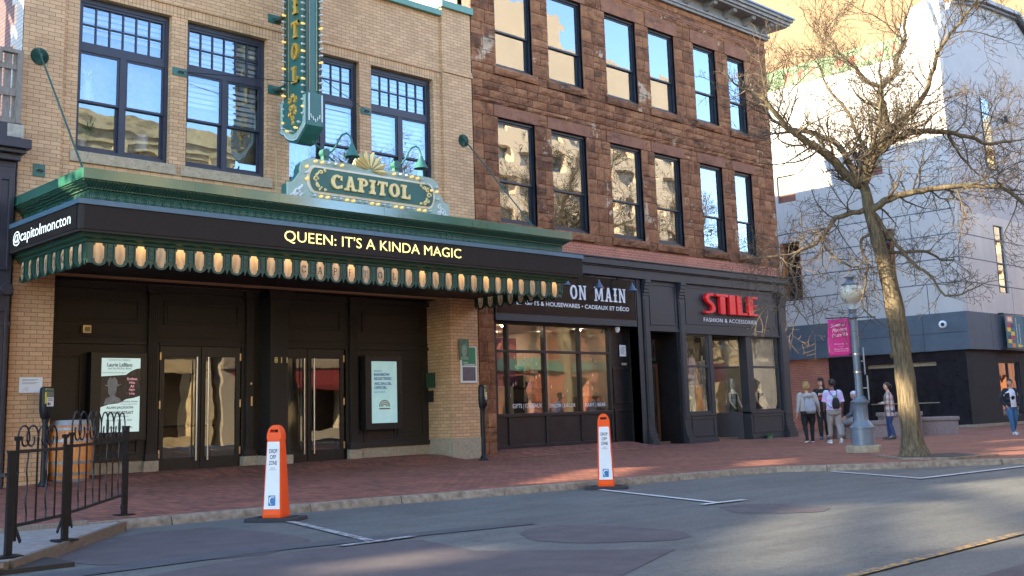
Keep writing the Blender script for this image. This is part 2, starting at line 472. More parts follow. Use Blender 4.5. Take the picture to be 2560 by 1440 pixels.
mb = MB(); mb.add([(17.60,-.015,-.05),(18.545,-.015,-.05),(18.5,1.5,-.05),(17.685,1.5,-.05),(17.60,.45,-.05),(17.60,-.015,.53),(18.545,-.015,.53),(18.5,1.5,.53),(17.685,1.5,.53),(17.60,.45,.53)],
       [(0,4,3,2,1),(5,6,7,8,9),(0,1,6,5),(1,2,7,6),(2,3,8,7),(3,4,9,8),(4,0,5,9)])
mb.build('pier_base', M['granite_base'], th, bevel=.008)

def theatre_window(k, a, b):
    z0, z1, yf = 6.34, 9.53, YW+.13
    zt0, zt1 = 8.42, 8.56        # transom rail
    mb = MB()
    frame_rect(mb, a+.002, b-.002, z0+.002, z1-.002, yf, yf+.16, .075, .10, .11)
    frame_rect(mb, a+.077, b-.077, zt1, z1-.112, yf+.02, yf+.13, .05)
    mb.box(a+.077, b-.077, yf+.01, yf+.14, zt0, zt1-.002)
    c = (a+b)/2
    mb.box(c-.06, c+.06, yf+.012, yf+.14, z0+.10, zt0)
    for l, r in ((a+.077, c-.06), (c+.06, b-.077)):
        zm = z0+.10+(zt0-z0-.1)*.49
        frame_rect(mb, l, r, zm-.022, zt0, yf+.03, yf+.08, .045)
        frame_rect(mb, l, r, z0+.10, zm+.025, yf+.085, yf+.13, .05, .07)
    zA, zB = zt1+.05, z1-.162
    for i in range(1, 6):
        x = a+.127+(b-a-.254)*i/6; mb.box(x-.014, x+.014, yf+.04, yf+.1, zA, zB)
    mb.box(a+.127, b-.127, yf+.042, yf+.098, (zA+zB)/2-.014, (zA+zB)/2+.014)
    f = mb.build('window', M['navy'], th)
    mb = MB()
    n = 6
    for i in range(6):
        for j in range(2):
            xa = a+.127+(b-a-.254)*i/6+.014; xb = a+.127+(b-a-.254)*(i+1)/6-.014
            za = zA+(zB-zA)*j/2; zb = zA+(zB-zA)*(j+1)/2
            mb.quad((xa, yf+.07, za), (xb, yf+.07, za), (xb, yf+.07, zb), (xa, yf+.07, zb))
    zm = z0+.10+(zt0-z0-.1)*.49
    for l, r in ((a+.122, c-.105), (c+.105, b-.122)):
        mb.quad((l, yf+.05, zm), (r, yf+.05, zm), (r, yf+.05, zt0-.045), (l, yf+.05, zt0-.045))
        mb.quad((l, yf+.10, z0+.15), (r, yf+.10, z0+.15), (r, yf+.10, zm), (l, yf+.10, zm))
    mb.build('pane', M['glass_up'], f)
    drop = [(.86, .62), (.62, .62), (.42, .40), (.40, .46)][k]   # lowest reach of the blinds, left and right sash
    mb = MB()
    for (l, r, dz) in ((a+.08, b-.08, None), (a+.1, c-.07, 1), (c+.07, b-.1, 2)):
        if dz is None: lo, hi = (zt1+.02+ (.28 if k == 0 else 0), z1-.12)
        else:
            if k == 0: continue
            lo, hi = z0+.12+(zt0-z0)*drop[dz-1], zt0-.02
            if k == 1 and dz == 2: lo = z0+.12+(zt0-z0)*.5
        z = hi
        while z-.075 > lo:
            mb.box(l, r, yf+.20, yf+.206, z-.075, z); z -= .115
    if mb.v: mb.build('blind', M['blind'], f)
    mb = MB(); mb.box(a-.11, b+.12, YW-.05, YW+.30, z0-.215, z0)
    mb.build('window_sill', M['sill'], th, bevel=.008)
    return f
for k, (a, b) in enumerate(W_OP): theatre_window(k, a, b)
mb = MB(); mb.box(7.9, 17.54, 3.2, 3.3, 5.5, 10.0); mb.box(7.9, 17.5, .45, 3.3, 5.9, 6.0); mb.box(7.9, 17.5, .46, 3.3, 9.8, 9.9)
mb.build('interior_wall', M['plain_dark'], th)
# something white in the first window: a lampshade and a plant pot on the inner sill, a dog shaped cushion
lp = thing('table_lamp', 'white drum shaded lamp behind the leftmost theatre window', 'lamp', (9.72, .48, 6.44))
mb = MB(); mb.lathe([(.13,.18),(.135,.20),(.15,.5),(.14,.52)], (9.72,.48,6.44), 16); mb.build('lamp_shade', M['white_paint'], lp, smooth='auto')
mb = MB(); mb.lathe([(.07,0),(.07,.03),(.02,.05),(.02,.2)], (9.72,.48,6.44), 10); mb.build('lamp_base', M['brass'], lp)
pp = thing('potted_plant', 'small green plant in white pot behind the leftmost theatre window', 'plant', (8.60, .40, 6.44))
mb = MB(); mb.lathe([(.07,0),(.10,.24),(.10,.26)], (8.50,.48,6.44), 14); mb.build('pot', M['white_paint'], pp, smooth='auto')
M['leaf'] = pm('green leaf', (.05,.12,.04), (.08,.17,.05), 9, .6)
mb = MB()
for i in range(16):
    a = i*2.4; l = .22+.12*(i % 3)
    mb.tube([(8.6,.40,6.68),(8.6+.06*math.cos(a),.40+.06*math.sin(a),6.68+l*.6),(8.6+.14*math.cos(a),.40+.14*math.sin(a),6.68+l)], [.012,.016,.002], 4)
mb.build('leaves', M['leaf'], pp)
dg_ = thing('dog_figure', 'white dog figure sitting inside the leftmost theatre window', 'figure', (8.58, .40, 7.46))
mb = MB()
mb.loft([(8.58,.5,7.44,.16,.11,0),(8.58,.5,7.58,.15,.11,0),(8.59,.5,7.74,.11,.09,0),(8.58,.49,7.84,.08,.07,0),(8.57,.47,7.9,.085,.08,0),(8.57,.46,7.99,.09,.085,0),(8.57,.47,8.06,.07,.07,0),(8.57,.47,8.09,.03,.03,0)], 12)
mb.loft([(8.56,.38,7.90,.03,.02,0),(8.56,.37,7.93,.04,.05,0),(8.56,.38,7.97,.035,.05,0)], 8)
for dx in (-.06, .06): mb.tube([(8.57+dx,.47,8.04),(8.57+dx*1.5,.47,8.17)], [.04,.004], 6)
for dx in (-.07, .07): mb.tube([(8.58+dx,.42,7.66),(8.58+dx,.40,7.46)], [.04,.035], 6)
mb.build('dog_body', M['white_paint'], dg_, smooth=True)
M['dog_black'] = M['black_letter']
mb = MB(); mb.ball((8.56,.325,7.945), .018, 8, 5)
for dx in (-.035,.035): mb.ball((8.57+dx,.378,8.005), .012, 8, 5)
mb.build('dog_face', M['black_letter'], dg_)

# ---- entrance front at y = .95
YE = .95
mb = MB()
wall_grid(mb, 7.905, 17.70, .385, 3.95, YE, YE+.12, [(10.44, 12.41, 0, 2.70), (13.02, 15.17, 0, 2.70)])
def panel(x0, x1, z0, z1, y=YE, d=.03, t=.05):
    frame_rect(mb, x0, x1, z0, z1, y-d, y+.0, t)
    mb.box(x0+t+.03, x1-t-.03, y-.012, y-.001, z0+t+.03, z1-t-.03)
panel(8.25, 10.02, 3.13, 3.62); panel(10.55, 12.30, 3.13, 3.62); panel(13.52, 15.0, 3.13, 3.62); panel(15.62, 17.5, 3.13, 3.62)
panel(8.0, 8.86, .62, 2.5); panel(16.65, 17.5, .62, 2.5); panel(9.05, 10.05, .5, 2.55); panel(15.65, 16.6, .5, 2.55)
for x0, x1 in ((7.93, 10.17), (15.47, 17.66)):
    mb.box(x0, x1, YE-.05, YE-.001, 2.70, 2.78); mb.box(x0, x1, YE-.03, YE-.001, 2.84, 2.88); mb.box(x0, x1, YE-.06, YE-.002, .386, .5)
for x0, x1 in ((10.44, 12.41), (13.02, 15.17)):
    mb.box(x0, x1, YE-.04, YE-.001, 2.70, 2.76); mb.box(x0, x1, YE-.02, YE-.001, 2.84, 2.88)
mb.box(7.93, 17.66, YE-.10, YE-.001, 3.80, 3.93)
mb.build('entrance_panelling', M['black_paint'], th, bevel=.006)
def pilaster(x0, x1, yf, yb, zb=.36, fl=5):
    mb = MB(); w_ = x1-x0
    mb.box(x0+.02, x1-.02, yf+.012, yb, zb+.14, 3.72)
    for i in range(fl):
        c = x0+.02+(w_-.04)*(i+.5)/fl; mb.box(c-.32*(w_-.04)/fl, c+.32*(w_-.04)/fl, yf, yf+.011, zb+.2, 3.55)
    mb.box(x0-.02, x1+.02, yf-.03, yb, zb, zb+.14)
    mb.box(x0-.0, x1+.0, yf-.02, yb, 3.72, 3.77); mb.box(x0-.03, x1+.03, yf-.05, yb, 3.77, 3.84); mb.box(x0-.06, x1+.06, yf-.08, yb, 3.84, 3.93)
    return mb.build('pilaster', M['black_paint'], th, bevel=.004)
pilaster(10.17, 10.42, .86, YE-.001); pilaster(15.21, 15.46, .86, YE-.001); pilaster(12.83, 13.32, .52, YE-.001, .34, 9); pilaster(12.44, 12.66, .86, YE-.001, .35, 4)
# house number on the central pilaster
mb = MB(); lay_text(mb, '8 1 1', (12.93,.508,2.335), UX, UZ, .33, .13, .01, .012)
mb.build('house_number', M['pale_gold'], th)
def door_leaf(x0, x1, hinge):
    mb = MB(); z0, z1 = .15, 2.69; y0, y1 = YE+.02, YE+.075
    s = .10
    frame_rect(mb, x0+.006, x1-.006, z0, z1, y0, y1, s, .24, .22)
    d = mb.build('door', M['door_black'], th, bevel=.004)
    mb = MB(); mb.quad((x0+s,y0+.03,z0+.24),(x1-s,y0+.03,z0+.24),(x1-s,y0+.03,z1-.22),(x0+s,y0+.03,z1-.22))
    mb.build('pane', M['glass_door'], d)
    hx = x1-.13 if hinge < 0 else x0+.13
    mb = MB(); mb.tube([(hx, y0-.075, .32), (hx, y0-.075, 2.47)], .019, 10)
    for z in (.6, 2.2): mb.tube([(hx, y0-.075, z), (hx, y0+.01, z)], .012, 8)
    mb.build('handle', M['steel'], d, smooth='auto')
    mb = MB()
    ex = x0+.012 if hinge < 0 else x1-.012
    for z in (.4, 1.4, 2.4): mb.box(ex-.016, ex+.016, y0-.012, y0-.001, z, z+.16)
    mb.build('hinge', M['brass'], d)
for x0, x1 in ((10.46, 12.40), (13.05, 15.14)):
    c = (x0+x1)/2
    door_leaf(x0+.03, c-.002, -1); door_leaf(c+.002, x1-.03, 1)
mb = MB(); mb.box(10.46, 12.40, YE-.05, YE+.2, .085, .135); mb.box(13.05, 15.14, YE-.05, YE+.2, .085, .135)
mb.build('threshold', M['steel'], th)
mb = MB()
for x0, x1 in ((10.44, 12.41), (13.02, 15.17)):
    mb.box(x0, x0+.025, YE, YE+.1, .13, 2.70); mb.box(x1-.025, x1, YE, YE+.1, .13, 2.70); mb.box(x0+.026, x1-.026, YE, YE+.1, 2.691, 2.71)
mb.build('door_frame', M['door_black'], th)
# lobby
mb = MB(); mb.box(7.9, 17.7, 5.0, 5.1, 0, 3.9); mb.box(7.9, 17.7, YE+.13, 5.0, 2.9, 3.0); mb.box(7.9,8.0,1.1,5,0,3); mb.box(17.6,17.69,1.1,5,0,3)
mb.build('lobby_wall', M['room'], th)
mb = MB(); mb.box(7.9, 17.7, YE+.13, 5.0, .02, .08); mb.build('lobby_floor', M['room_floor'], th)
cn = thing('ticket_counter', 'wooden ticket counter inside the lobby behind the left double doors', 'counter', (11.6, 3.4, .08))
mb = MB(); mb.box(11.5, 12.9, 3.2, 3.7, .08, 1.0); mb.build('counter_body', M['room_floor'], cn); mb = MB(); mb.box(11.45, 12.95, 3.15, 3.75, 1.0, 1.05); mb.build('counter_top', M['plain_dark'], cn)
# small fixtures on the entrance
lt = thing('emergency_light', 'small square brass light box on black panelling above the tall left poster case', 'light box', (8.88, YE-.1, 2.98))
mb = MB(); mb.box(8.80, 8.97, YE-.14, YE-.03, 2.90, 3.06); mb.build('housing', M['brass'], lt, bevel=.01)
mb = MB(); mb.box(8.835, 8.94, YE-.152, YE-.141, 2.93, 3.02); mb.build('lens', M['limestone'], lt)
mb = MB(); mb.box(12.56, 12.60, YE-.10, YE-.085, 1.42, 1.62); mb.tube([(12.56,.855,1.9),(12.56,.84,1.9)], .025, 10)
tag(mb.build('door_buzzer', M['brass'], at=(12.58,.85,1.42)), 'small brass buzzer plate between the theatre double doors', 'buzzer')

def poster_case(x0, x1, z0, z1, yf, name, label, screen):
    t = thing(name, label, 'poster case', ((x0+x1)/2, yf, z0))
    mb = MB(); frame_rect(mb, x0, x1, z0, z1, yf, YE-.04, .02); mb.box(x0+.02, x1-.02, yf+.03, YE-.04, z0+.02, z1-.02)
    sx0, sx1, sz0, sz1 = screen
    for a, b, c, d in ((x0+.02, sx0, z0+.02, z1-.02), (sx1, x1-.02, z0+.02, z1-.02), (sx0, sx1, z0+.02, sz0), (sx0, sx1, sz1, z1-.02)): mb.box(a, b, yf+.004, yf+.03, c, d)
    mb.build('case', M['door_black'], t, bevel=.004)
    return t
M['scr1'] = emis('lit poster screen', (.46,.60,.57), .14)
M['scr_dark'] = pm('dark photo print', (.02,.022,.025), (.05,.05,.055), 6, .25)
M['scr_mid'] = pm('grey photo print', (.20,.22,.24), (.34,.36,.37), 9, .4)
M['pink'] = emis('pink lettering', (.75,.35,.42), .15)
pc = poster_case(8.93, 10.08, .78, 2.53, .68, 'poster_case', 'tall black case with a lit concert poster left of the double doors', (9.14, 9.94, .96, 2.41))
mb = MB(); mb.box(9.14, 9.94, .689, .712, .96, 2.41); mb.build('poster', M['scr1'], pc)
mb = MB(); mb.prism([(9.14,1.45),(9.30,1.50),(9.5,1.52),(9.66,1.60),(9.80,1.62),(9.94,1.66),(9.94,2.21),(9.86,2.20),(9.74,2.15),(9.64,2.08),(9.14,2.05)], 'y', .686, .6885)
mb.build('photo_print', M['scr_dark'], pc)
mb = MB()   # a man in a broad hat
mb.prism([(9.20,1.50),(9.24,1.62),(9.33,1.66),(9.33,1.72),(9.43,1.72),(9.43,1.66),(9.52,1.62),(9.58,1.54)], 'y', .6835, .6855)
mb.prism([(9.28,1.74),(9.30,1.69),(9.36,1.66),(9.42,1.69),(9.45,1.75),(9.46,1.86),(9.28,1.86)], 'y', .681, .683)
mb.prism([(9.20,1.88),(9.26,1.855),(9.38,1.845),(9.48,1.855),(9.55,1.90),(9.48,1.885),(9.46,1.98),(9.41,2.03),(9.36,2.01),(9.31,2.03),(9.27,1.97),(9.26,1.88)], 'y', .678, .6805)
mb.build('hat_portrait', M['scr_mid'], pc)
mb = MB(); yt = .677
def T(body, x, z, wd, h, b=0.0, y=None, mid=False): lay_text(mb, body, (x, y or yt, z), UX, UZ, wd, h, b, mid=mid)
T('CONCERTS EAST PRESENTS', 9.27, 2.36, .45, .022, .01); T('Laurie LeBlanc', 9.25, 2.24, .52, .075, .02); T('and his All-Star Band', 9.27, 2.185, .47, .042); T('honouring/rend hommage à', 9.15, 2.105, .48, .034)
T('Country Icons', 9.53, 1.525, .36, .052, .006); T('tribute experience', 9.54, 1.485, .34, .03)
T('ALAN JACKSON', 9.25, 1.40, .55, .062, .02); T('GEORGE STRAIT', 9.25, 1.305, .56, .062, .02); T('Capitol Theatre', 9.34, 1.24, .37, .042); T('Saturday, April 12, 2025', 9.25, 1.165, .53, .044); T('TICKETS', 9.30, 1.03, .5, .03)
mb.build('lettering', M['black_letter'], pc)
mb = MB()
for i, s_ in enumerate(('Endless', 'Hits', 'All', 'Night', 'Long')): T(s_, 9.77, 1.975-i*.073, None, .05, .004, mid=True)
mb.build('pink_lettering', M['pink'], pc)
M['scr2'] = pm('lit blue green screen', (.22,.42,.47), (.40,.55,.50), 1.5, .15, emit=(.30,.50,.52), est=.10)
M['blue_letter'] = pm('deep blue lettering', (.03,.04,.35), rough=.4)
pc2 = poster_case(15.52, 16.62, .80, 2.55, .68, 'poster_case', 'deep black case with a blue green screen right of the double doors', (15.70, 16.46, .95, 2.41))
mb = MB(); mb.box(15.70, 16.46, .689, .712, .95, 2.41); mb.build('poster', M['scr2'], pc2)
mb = MB(); T('PROUDLY', 15.77, 2.16, .24, .036); T('RAINBOW', 15.77, 2.06, .46, .068, .02); T('REGISTERED', 15.77, 1.965, .52, .068, .02); T('ARC-EN-CIEL', 15.77, 1.845, .52, .068, .02); T('OFFICIEL', 15.77, 1.75, .38, .068, .02); T('AVEC FIERTÉ', 15.77, 1.665, .32, .036)
mb.build('lettering', M['blue_letter'], pc2)
mb = MB()
for r0, r1 in ((.05,.075),(.095,.12),(.14,.165)):
    for i in range(12):
        a = math.pi*i/12; b = math.pi*(i+1)/12
        mb.add([(16.08+r*math.cos(t), .6865, 1.33+r*math.sin(t)) for r, t in ((r0,a),(r1,a),(r1,b),(r0,b))], [(0,1,2,3)])
mb.box(15.92, 16.24, .684, .6865, 1.27, 1.30)
mb.build('rainbow_emblem', pm('gold brown print', (.22,.15,.05), rough=.5), pc2)

# plaques on the brick
def plaque(x0, x1, z0, z1, y, m, label, cat='plaque', name='plaque'):
    mb = MB(); mb.box(x0, x1, y-.02, y-.002, z0, z1)
    return tag(mb.build(name, M[m] if isinstance(m, str) else m, at=((x0+x1)/2, y, z0), bevel=.003), label, cat)
# the splayed inner face of the right pier runs along X=17.62..17.7
def side_plaque(y0, y1, z0, z1, m, label):
    mb = MB(); mb.box(17.585, 17.618, y0, y1, z0, z1); mb.box(17.58, 17.586, y0+.01, y1-.01, z0+.01, z1-.01)
    return tag(mb.build('plaque', m, at=(17.6, (y0+y1)/2, z0)), label, 'plaque')
side_plaque(.62, 1.06, 1.77, 2.14, pm('green bronze', (.025,.06,.03), (.04,.08,.04), 10, .5), 'green bronze plaque on the shaded inner face of the theatre pier')
side_plaque(.70, 1.0, 1.42, 1.70, M['black_paint'], 'small black plaque below the green one on the theatre pier')
pn = thing('notice_board', 'white framed notice of fine print on the brick pier behind the left meter', 'notice', (7.53, -.02, 1.73))
mb = MB(); mb.box(7.33, 7.74, -.022, -.002, 1.72, 2.0); mb.build('sheet', M['white_paint'], pn)
M['print_grey'] = pm('grey fine print', (.22,.21,.2), rough=.7)
mb = MB()
for i, (s_) in enumerate(range(4)): mb.box(7.38, 7.66-.05*(i % 2), -.0235, -.0225, 1.955-i*.018-(.02 if i > 1 else 0), 1.962-i*.018-(.02 if i > 1 else 0))
for i in range(9):
    a = i*.7; mb.box(7.37+.09*abs(math.sin(a)), 7.39+.09*abs(math.sin(a))+.02, -.0235, -.0225, 1.75+.008*i, 1.754+.008*i)
mb.build('print', M['print_grey'], pn)
sg = thing('portrait_sign', 'white and green portrait panel on the right theatre pier', 'sign', (18.15, -.03, 1.88))
mb = MB(); mb.box(17.90, 18.44, -.028, -.004, 1.86, 2.76); mb.build('back_panel', M['white_paint'], sg)
mb = MB(); mb.box(17.95, 18.40, -.0315, -.0285, 2.28, 2.74); mb.build('green_field', pm('green print', (.02,.20,.09), (.03,.24,.12), 3, .4), sg)
mb = MB(); mb.box(17.86, 18.18, -.04, -.032, 2.42, 2.94); mb.build('portrait_print', pm('green portrait print', (.03,.10,.06), (.10,.20,.13), 4, .35), sg)
mb = MB()
mb.prism([(17.94,2.60),(17.97,2.53),(18.02,2.50),(18.07,2.53),(18.10,2.60),(18.10,2.74),(18.06,2.80),(17.98,2.80),(17.94,2.74)], 'y', -.0435, -.0405)
mb.prism([(17.88,2.43),(17.90,2.49),(17.99,2.52),(18.05,2.52),(18.14,2.49),(18.16,2.43)], 'y', -.043, -.0405)
mb.build('portrait_face', pm('grey green face print', (.16,.26,.19), (.24,.34,.26), 9, .5), sg)
mb = MB(); yt = -.033
lay_text(mb, 'MARC', (17.99,yt,2.34), UX, UZ, .16, .04, .0); lay_text(mb, 'CHOUINARD', (17.99,yt,2.285), UX, UZ, .38, .045, .02)
mb.build('lettering', M['white_letter'], sg)
mb = MB(); mb.box(17.96, 18.39, -.031, -.0285, 1.91, 2.25); mb.build('lower_print', pm('dark violet print', (.08,.075,.10), (.15,.14,.17), 3, .3), sg)
# ------------------------------------------------------------------ marquee
def frieze_mat():
    n = NT('embossed green frieze'); vec = n.coord()
    sp = n.new('ShaderNodeSeparateXYZ'); n.link(vec, sp.inputs[0])
    u = n.math('MULTIPLY', n.math('ADD', sp.outputs[0], sp.outputs[1]), 1/.165)
    fu = n.math('SUBTRACT', n.math('FRACT', u), .5)
    vv = n.math('MULTIPLY', n.math('SUBTRACT', sp.outputs[2], 1.135), 1/.20)
    d = n.math('SQRT', n.math('ADD', n.math('MULTIPLY', fu, fu), n.math('MULTIPLY', vv, vv)))
    h = n.math('SINE', n.math('MULTIPLY', d, 36))
    n.link(n.ramp(n.noise(vec, 3, 4), [(.3, (.020,.088,.055)), (.7, (.03,.115,.072))]), n.b.inputs['Base Color'])
    n.set(Roughness=.4); n.bump(h, .9, .012); return n.m
def leaf_mould_mat():
    n = NT('leaf moulding'); vec = n.coord()
    w1 = n.new('ShaderNodeTexWave'); w1.inputs['Scale'].default_value = 6; w1.inputs['Distortion'].default_value = 5
    n.link(vec, w1.inputs['Vector'])
    n.link(n.ramp(w1.outputs['Fac'], [(.2, (.018,.06,.035)), (.8, (.035,.10,.055))]), n.b.inputs['Base Color'])
    n.set(Roughness=.45); n.bump(w1.outputs['Fac'], .8, .012); return n.m
def led_mat(name, on=None, st=0, pitch=.0165):
    n = NT(name); vec = n.coord()
    sp = n.new('ShaderNodeSeparateXYZ'); n.link(vec, sp.inputs[0])
    u = n.math('SINE', n.math('MULTIPLY', n.math('ADD', sp.outputs[0], sp.outputs[1]), 2*math.pi/pitch))
    v = n.math('SINE', n.math('MULTIPLY', sp.outputs[2], 2*math.pi/pitch))
    d = n.math('MULTIPLY', n.math('ADD', u, 1), n.math('ADD', v, 1))
    if on:
        n.set(Base_Color=(.05,.04,.03), Roughness=.5)
        n.b.inputs['Emission Color'].default_value = (*on, 1)
        n.link(n.math('MULTIPLY', n.math('ADD', d, .55), st), n.b.inputs['Emission Strength'])
    else:
        n.link(n.ramp(n.math('MULTIPLY', d, .3), [(.1, (.011,.009,.008)), (.9, (.085,.065,.05))]), n.b.inputs['Base Color'])
        n.set(Roughness=.7); n.b.inputs['Specular IOR Level'].default_value = .15
    return n.m
M['frieze'] = frieze_mat(); M['leafm'] = leaf_mould_mat(); M['led_off'] = led_mat('dark display face')
M['led_yellow'] = led_mat('yellow display dots', (1,.80,.26), .22); M['led_white'] = led_mat('white display dots', (.72,.90,1), .22)
def amber_mat(name, warm, st):
    n = NT(name); vec = n.coord(); 
    w1 = n.new('ShaderNodeTexWave'); w1.inputs['Scale'].default_value = 2.2; w1.inputs['Distortion'].default_value = 7; w1.inputs['Detail'].default_value = 3
    n.link(vec, w1.inputs['Vector'])
    n.link(n.ramp(w1.outputs['Fac'], [(.1, (.34,.22,.125)), (.9, (.52,.36,.21))]), n.b.inputs['Base Color'])
    n.set(Roughness=.18)
    n.b.inputs['Emission Color'].default_value = (*warm, 1)
    sp = n.new('ShaderNodeSeparateXYZ'); n.link(vec, sp.inputs[0])
    zz = n.math('MULTIPLY', sp.outputs[2], 1/.36)
    n.link(n.math('MULTIPLY', n.math('ADD', n.math('MULTIPLY', n.math('POWER', zz, 2.5), 2.2), .35), st), n.b.inputs['Emission Strength'])
    return n.m
M['amber_lit'] = amber_mat('lit amber glass', (1,.50,.16), .085)
M['amber_dim'] = amber_mat('amber opal glass', (1,.55,.22), .035)
M['opal_grey'] = amber_mat('grey opal glass', (1,.75,.5), .015)
MX0, MX1, MY = 7.08, 18.78, -3.14
mq = thing('theatre_marquee', 'big green theatre canopy with a message display running round it', 'marquee', (12.93, 0, 3.7))
def ring3(mb, e, z0, z1, pts=None):
    """band around front and both sides at outset e (e>0 further out), thickness .06"""
    x0, x1, y = MX0-e, MX1+e, MY-e
    mb.box(x0, x1, y, y+.06, z0, z1); mb.box(x0, x0+.06, y+.06, -.02, z0, z1); mb.box(x1-.06, x1, y+.06, -.02, z0, z1)
def ring_slope(mb, e0, z0, e1, z1):
    a = [(MX0-e0, -.0), (MX0-e0, MY-e0), (MX1+e0, MY-e0), (MX1+e0, -.0)]
    b = [(MX0-e1, -.0), (MX0-e1, MY-e1), (MX1+e1, MY-e1), (MX1+e1, -.0)]
    for i in range(3):
        mb.quad((*a[i], z0), (*a[i+1], z0), (*b[i+1], z1), (*b[i], z1))
mb = MB(); ring3(mb, 0, 5.09, 5.262); mb.box(MX0+.06, MX1-.06, MY+.06, -.02, 5.22, 5.25)
for x in (9.06, 10.75, 13.2, 15.6, 16.85): mb.box(x, x+.008, MY-.004, MY, 5.09, 5.26)
mb.build('roof_flashing', M['cap_green'], mq)
mb = MB()
prof = [(-.02, 5.088), (-.03, 5.06), (-.07, 5.03), (-.13, 4.985), (-.15, 4.975), (-.15, 4.955), (-.175, 4.95)]
for (e0, z0), (e1, z1) in zip(prof, prof[1:]): ring_slope(mb, e1, z1, e0, z0)
mb.build('leaf_moulding', M['leafm'], mq)
mb = MB(); ring_slope(mb, -.18, 4.72, -.18, 4.95)
mb.build('frieze', M['frieze'], mq)
mb = MB(); ring_slope(mb, .10, 4.65, .10, 4.735)
a = [(MX0-.10, 0), (MX0-.10, MY-.10), (MX1+.30, MY-.10), (MX1+.30, 0)]
mb = MB()
LX0, LX1, LY = 7.0, 19.03, -3.20
mb.box(LX0-.02, LX1+.02, LY-.02, LY+.36, 4.645, 4.73); mb.box(LX0-.02, LX0+.42, LY+.36, -.02, 4.645, 4.73); mb.box(LX1-.5, LX1+.02, LY+.36, -.02, 4.645, 4.73)
for x in (8.98, 10.9, 12.9, 14.9, 17.0): mb.box(x, x+.006, LY-.023, LY-.02, 4.646, 4.729)
mb.build('display_hood', M['blue_trim'], mq)
mb = MB(); mb.box(LX0+.09, LX1-.03, LY, LY+.1, 4.245, 4.644); mb.box(LX0, LX0+.1, LY+.1, -.05, 4.245, 4.644)
mb.build('display_face', M['led_off'], mq)
mb = MB(); mb.box(LX0+.02, LX0+.088, LY-.004, LY+.1, 4.235, 4.644); mb.box(LX0+.02, LX1, LY+.02, LY+.36, 4.20, 4.244); mb.box(LX0+.01, LX0+.36, LY+.36, -.02, 4.20, 4.244); mb.box(LX1-.029, LX1, LY, -.02, 4.235, 4.644)
mb.build('display_frame', M['plain_dark'], mq)
mb = MB(); lay_text(mb, "QUEEN: IT'S A KINDA MAGIC", (10.83, LY-.003, 4.325), UX, UZ, 4.36, .245, 0, spacing=1.0)
mb.build('message', M['led_yellow'], mq)
mb = MB(); lay_text(mb, "@capitolmoncton", (LX0-.003, -.36, 4.29), (0,-1,0), UZ, 2.52, .27, 0)
mb.build('side_message', M['led_white'], mq)
mb = MB()
prof = [(-.02, 4.20), (-.05, 4.17), (-.06, 4.14), (-.12, 4.11), (-.13, 4.075), (-.17, 4.05)]
for (e0, z0), (e1, z1) in zip(prof, prof[1:]): ring_slope(mb, e1, z1, e0, z0)
mb.build('lower_moulding', M['green'], mq)
# valance of arched amber panels between green posts
PW, PP, ZT, ZB = .185, .36, 4.055, 3.70
VY = -3.00
def valance_unit(mb, P):
    """P(u,z,d): u along the run from the panel centre, d outwards"""
    def bx(u0, u1, z0, z1, d0, d1):
        v = [P(u, z, d) for z in (z0, z1) for d in (d0, d1) for u in (u0, u1)]
        mb.add(v, [(0,2,3,1), (4,5,7,6), (0,1,5,4), (2,6,7,3), (0,4,6,2), (1,3,7,5)])
    def poly(pts, d0, d1):
        n = len(pts); mb.add([P(u, z, d0) for u, z in pts]+[P(u, z, d1) for u, z in pts], [list(range(n))[::-1], list(range(n, 2*n))]+[(i, (i+1) % n, n+(i+1) % n, n+i) for i in range(n)])
    h = PW/2; e = PP/2
    bx(h, 2*e-h, 3.80, ZT, -.02, .012)
    for k in range(3): bx(h+.045, 2*e-h-.045, 3.83+k*.075, 3.895+k*.075, .0125, .024)
    bx(h+.004, h+.028, 3.80, ZT-.002, .0125, .03); bx(2*e-h-.028, 2*e-h-.004, 3.80, ZT-.002, .0125, .03)
    for s in (-1, 1):
        poly([(s*h,ZT),(s*(h-.035),ZT),(s*(h-.03),ZT-.03),(s*h,ZT-.05)][::s], -.0, .010)
    out = []; inn = []
    for i in range(11):
        a = math.pi*i/10
        out.append((math.cos(a)*(h+.032), 3.775-math.sin(a)*.095)); inn.append((math.cos(a)*(h-.018), 3.775-math.sin(a)*.062))
    for i in range(10):
        poly([out[i], out[i+1], inn[i+1], inn[i]], -.02, .022)
    for s in (-1, 1): bx(min(s*(h-.02), s*(h+.03)), max(s*(h-.02), s*(h+.03)), 3.776, 3.798, -.018, .02)
    poly([(e-.055,3.80),(e-.055,3.775),(e-.02,3.755),(e-.012,3.72),(e,3.685),(e+.012,3.72),(e+.02,3.755),(e+.055,3.775),(e+.055,3.80)], -.018, .01)
PANEL = [(-PW/2+.035,ZT),(PW/2-.035,ZT),(PW/2-.03,ZT-.03),(PW/2-.001,ZT-.05),(PW/2-.001,3.80),(PW/2-.02,3.795)]+[(math.cos(a)*(PW/2-.02), 3.775-math.sin(a)*.06) for a in [math.pi*i/8 for i in range(9)]]+[(-PW/2+.02,3.795),(-PW/2+.001,3.80),(-PW/2+.001,ZT-.05),(-PW/2+.03,ZT-.03)]
def panel_part(P, m):
    mb = MB(); n = len(PANEL)
    mb.add([P(u, z, -.008) for u, z in PANEL]+[P(u, z, 0) for u, z in PANEL], [list(range(n))[::-1], list(range(n, 2*n))]+[(i, (i+1) % n, n+(i+1) % n, n+i) for i in range(n)])
    return mb.build('glass_panel', m, mq)
mbv = MB(); mbl = MB()
word = 'CAPITOL'
pr = random.Random(3)
lit = {2,4,6,8,10,14,19,22,24,26,30,32}
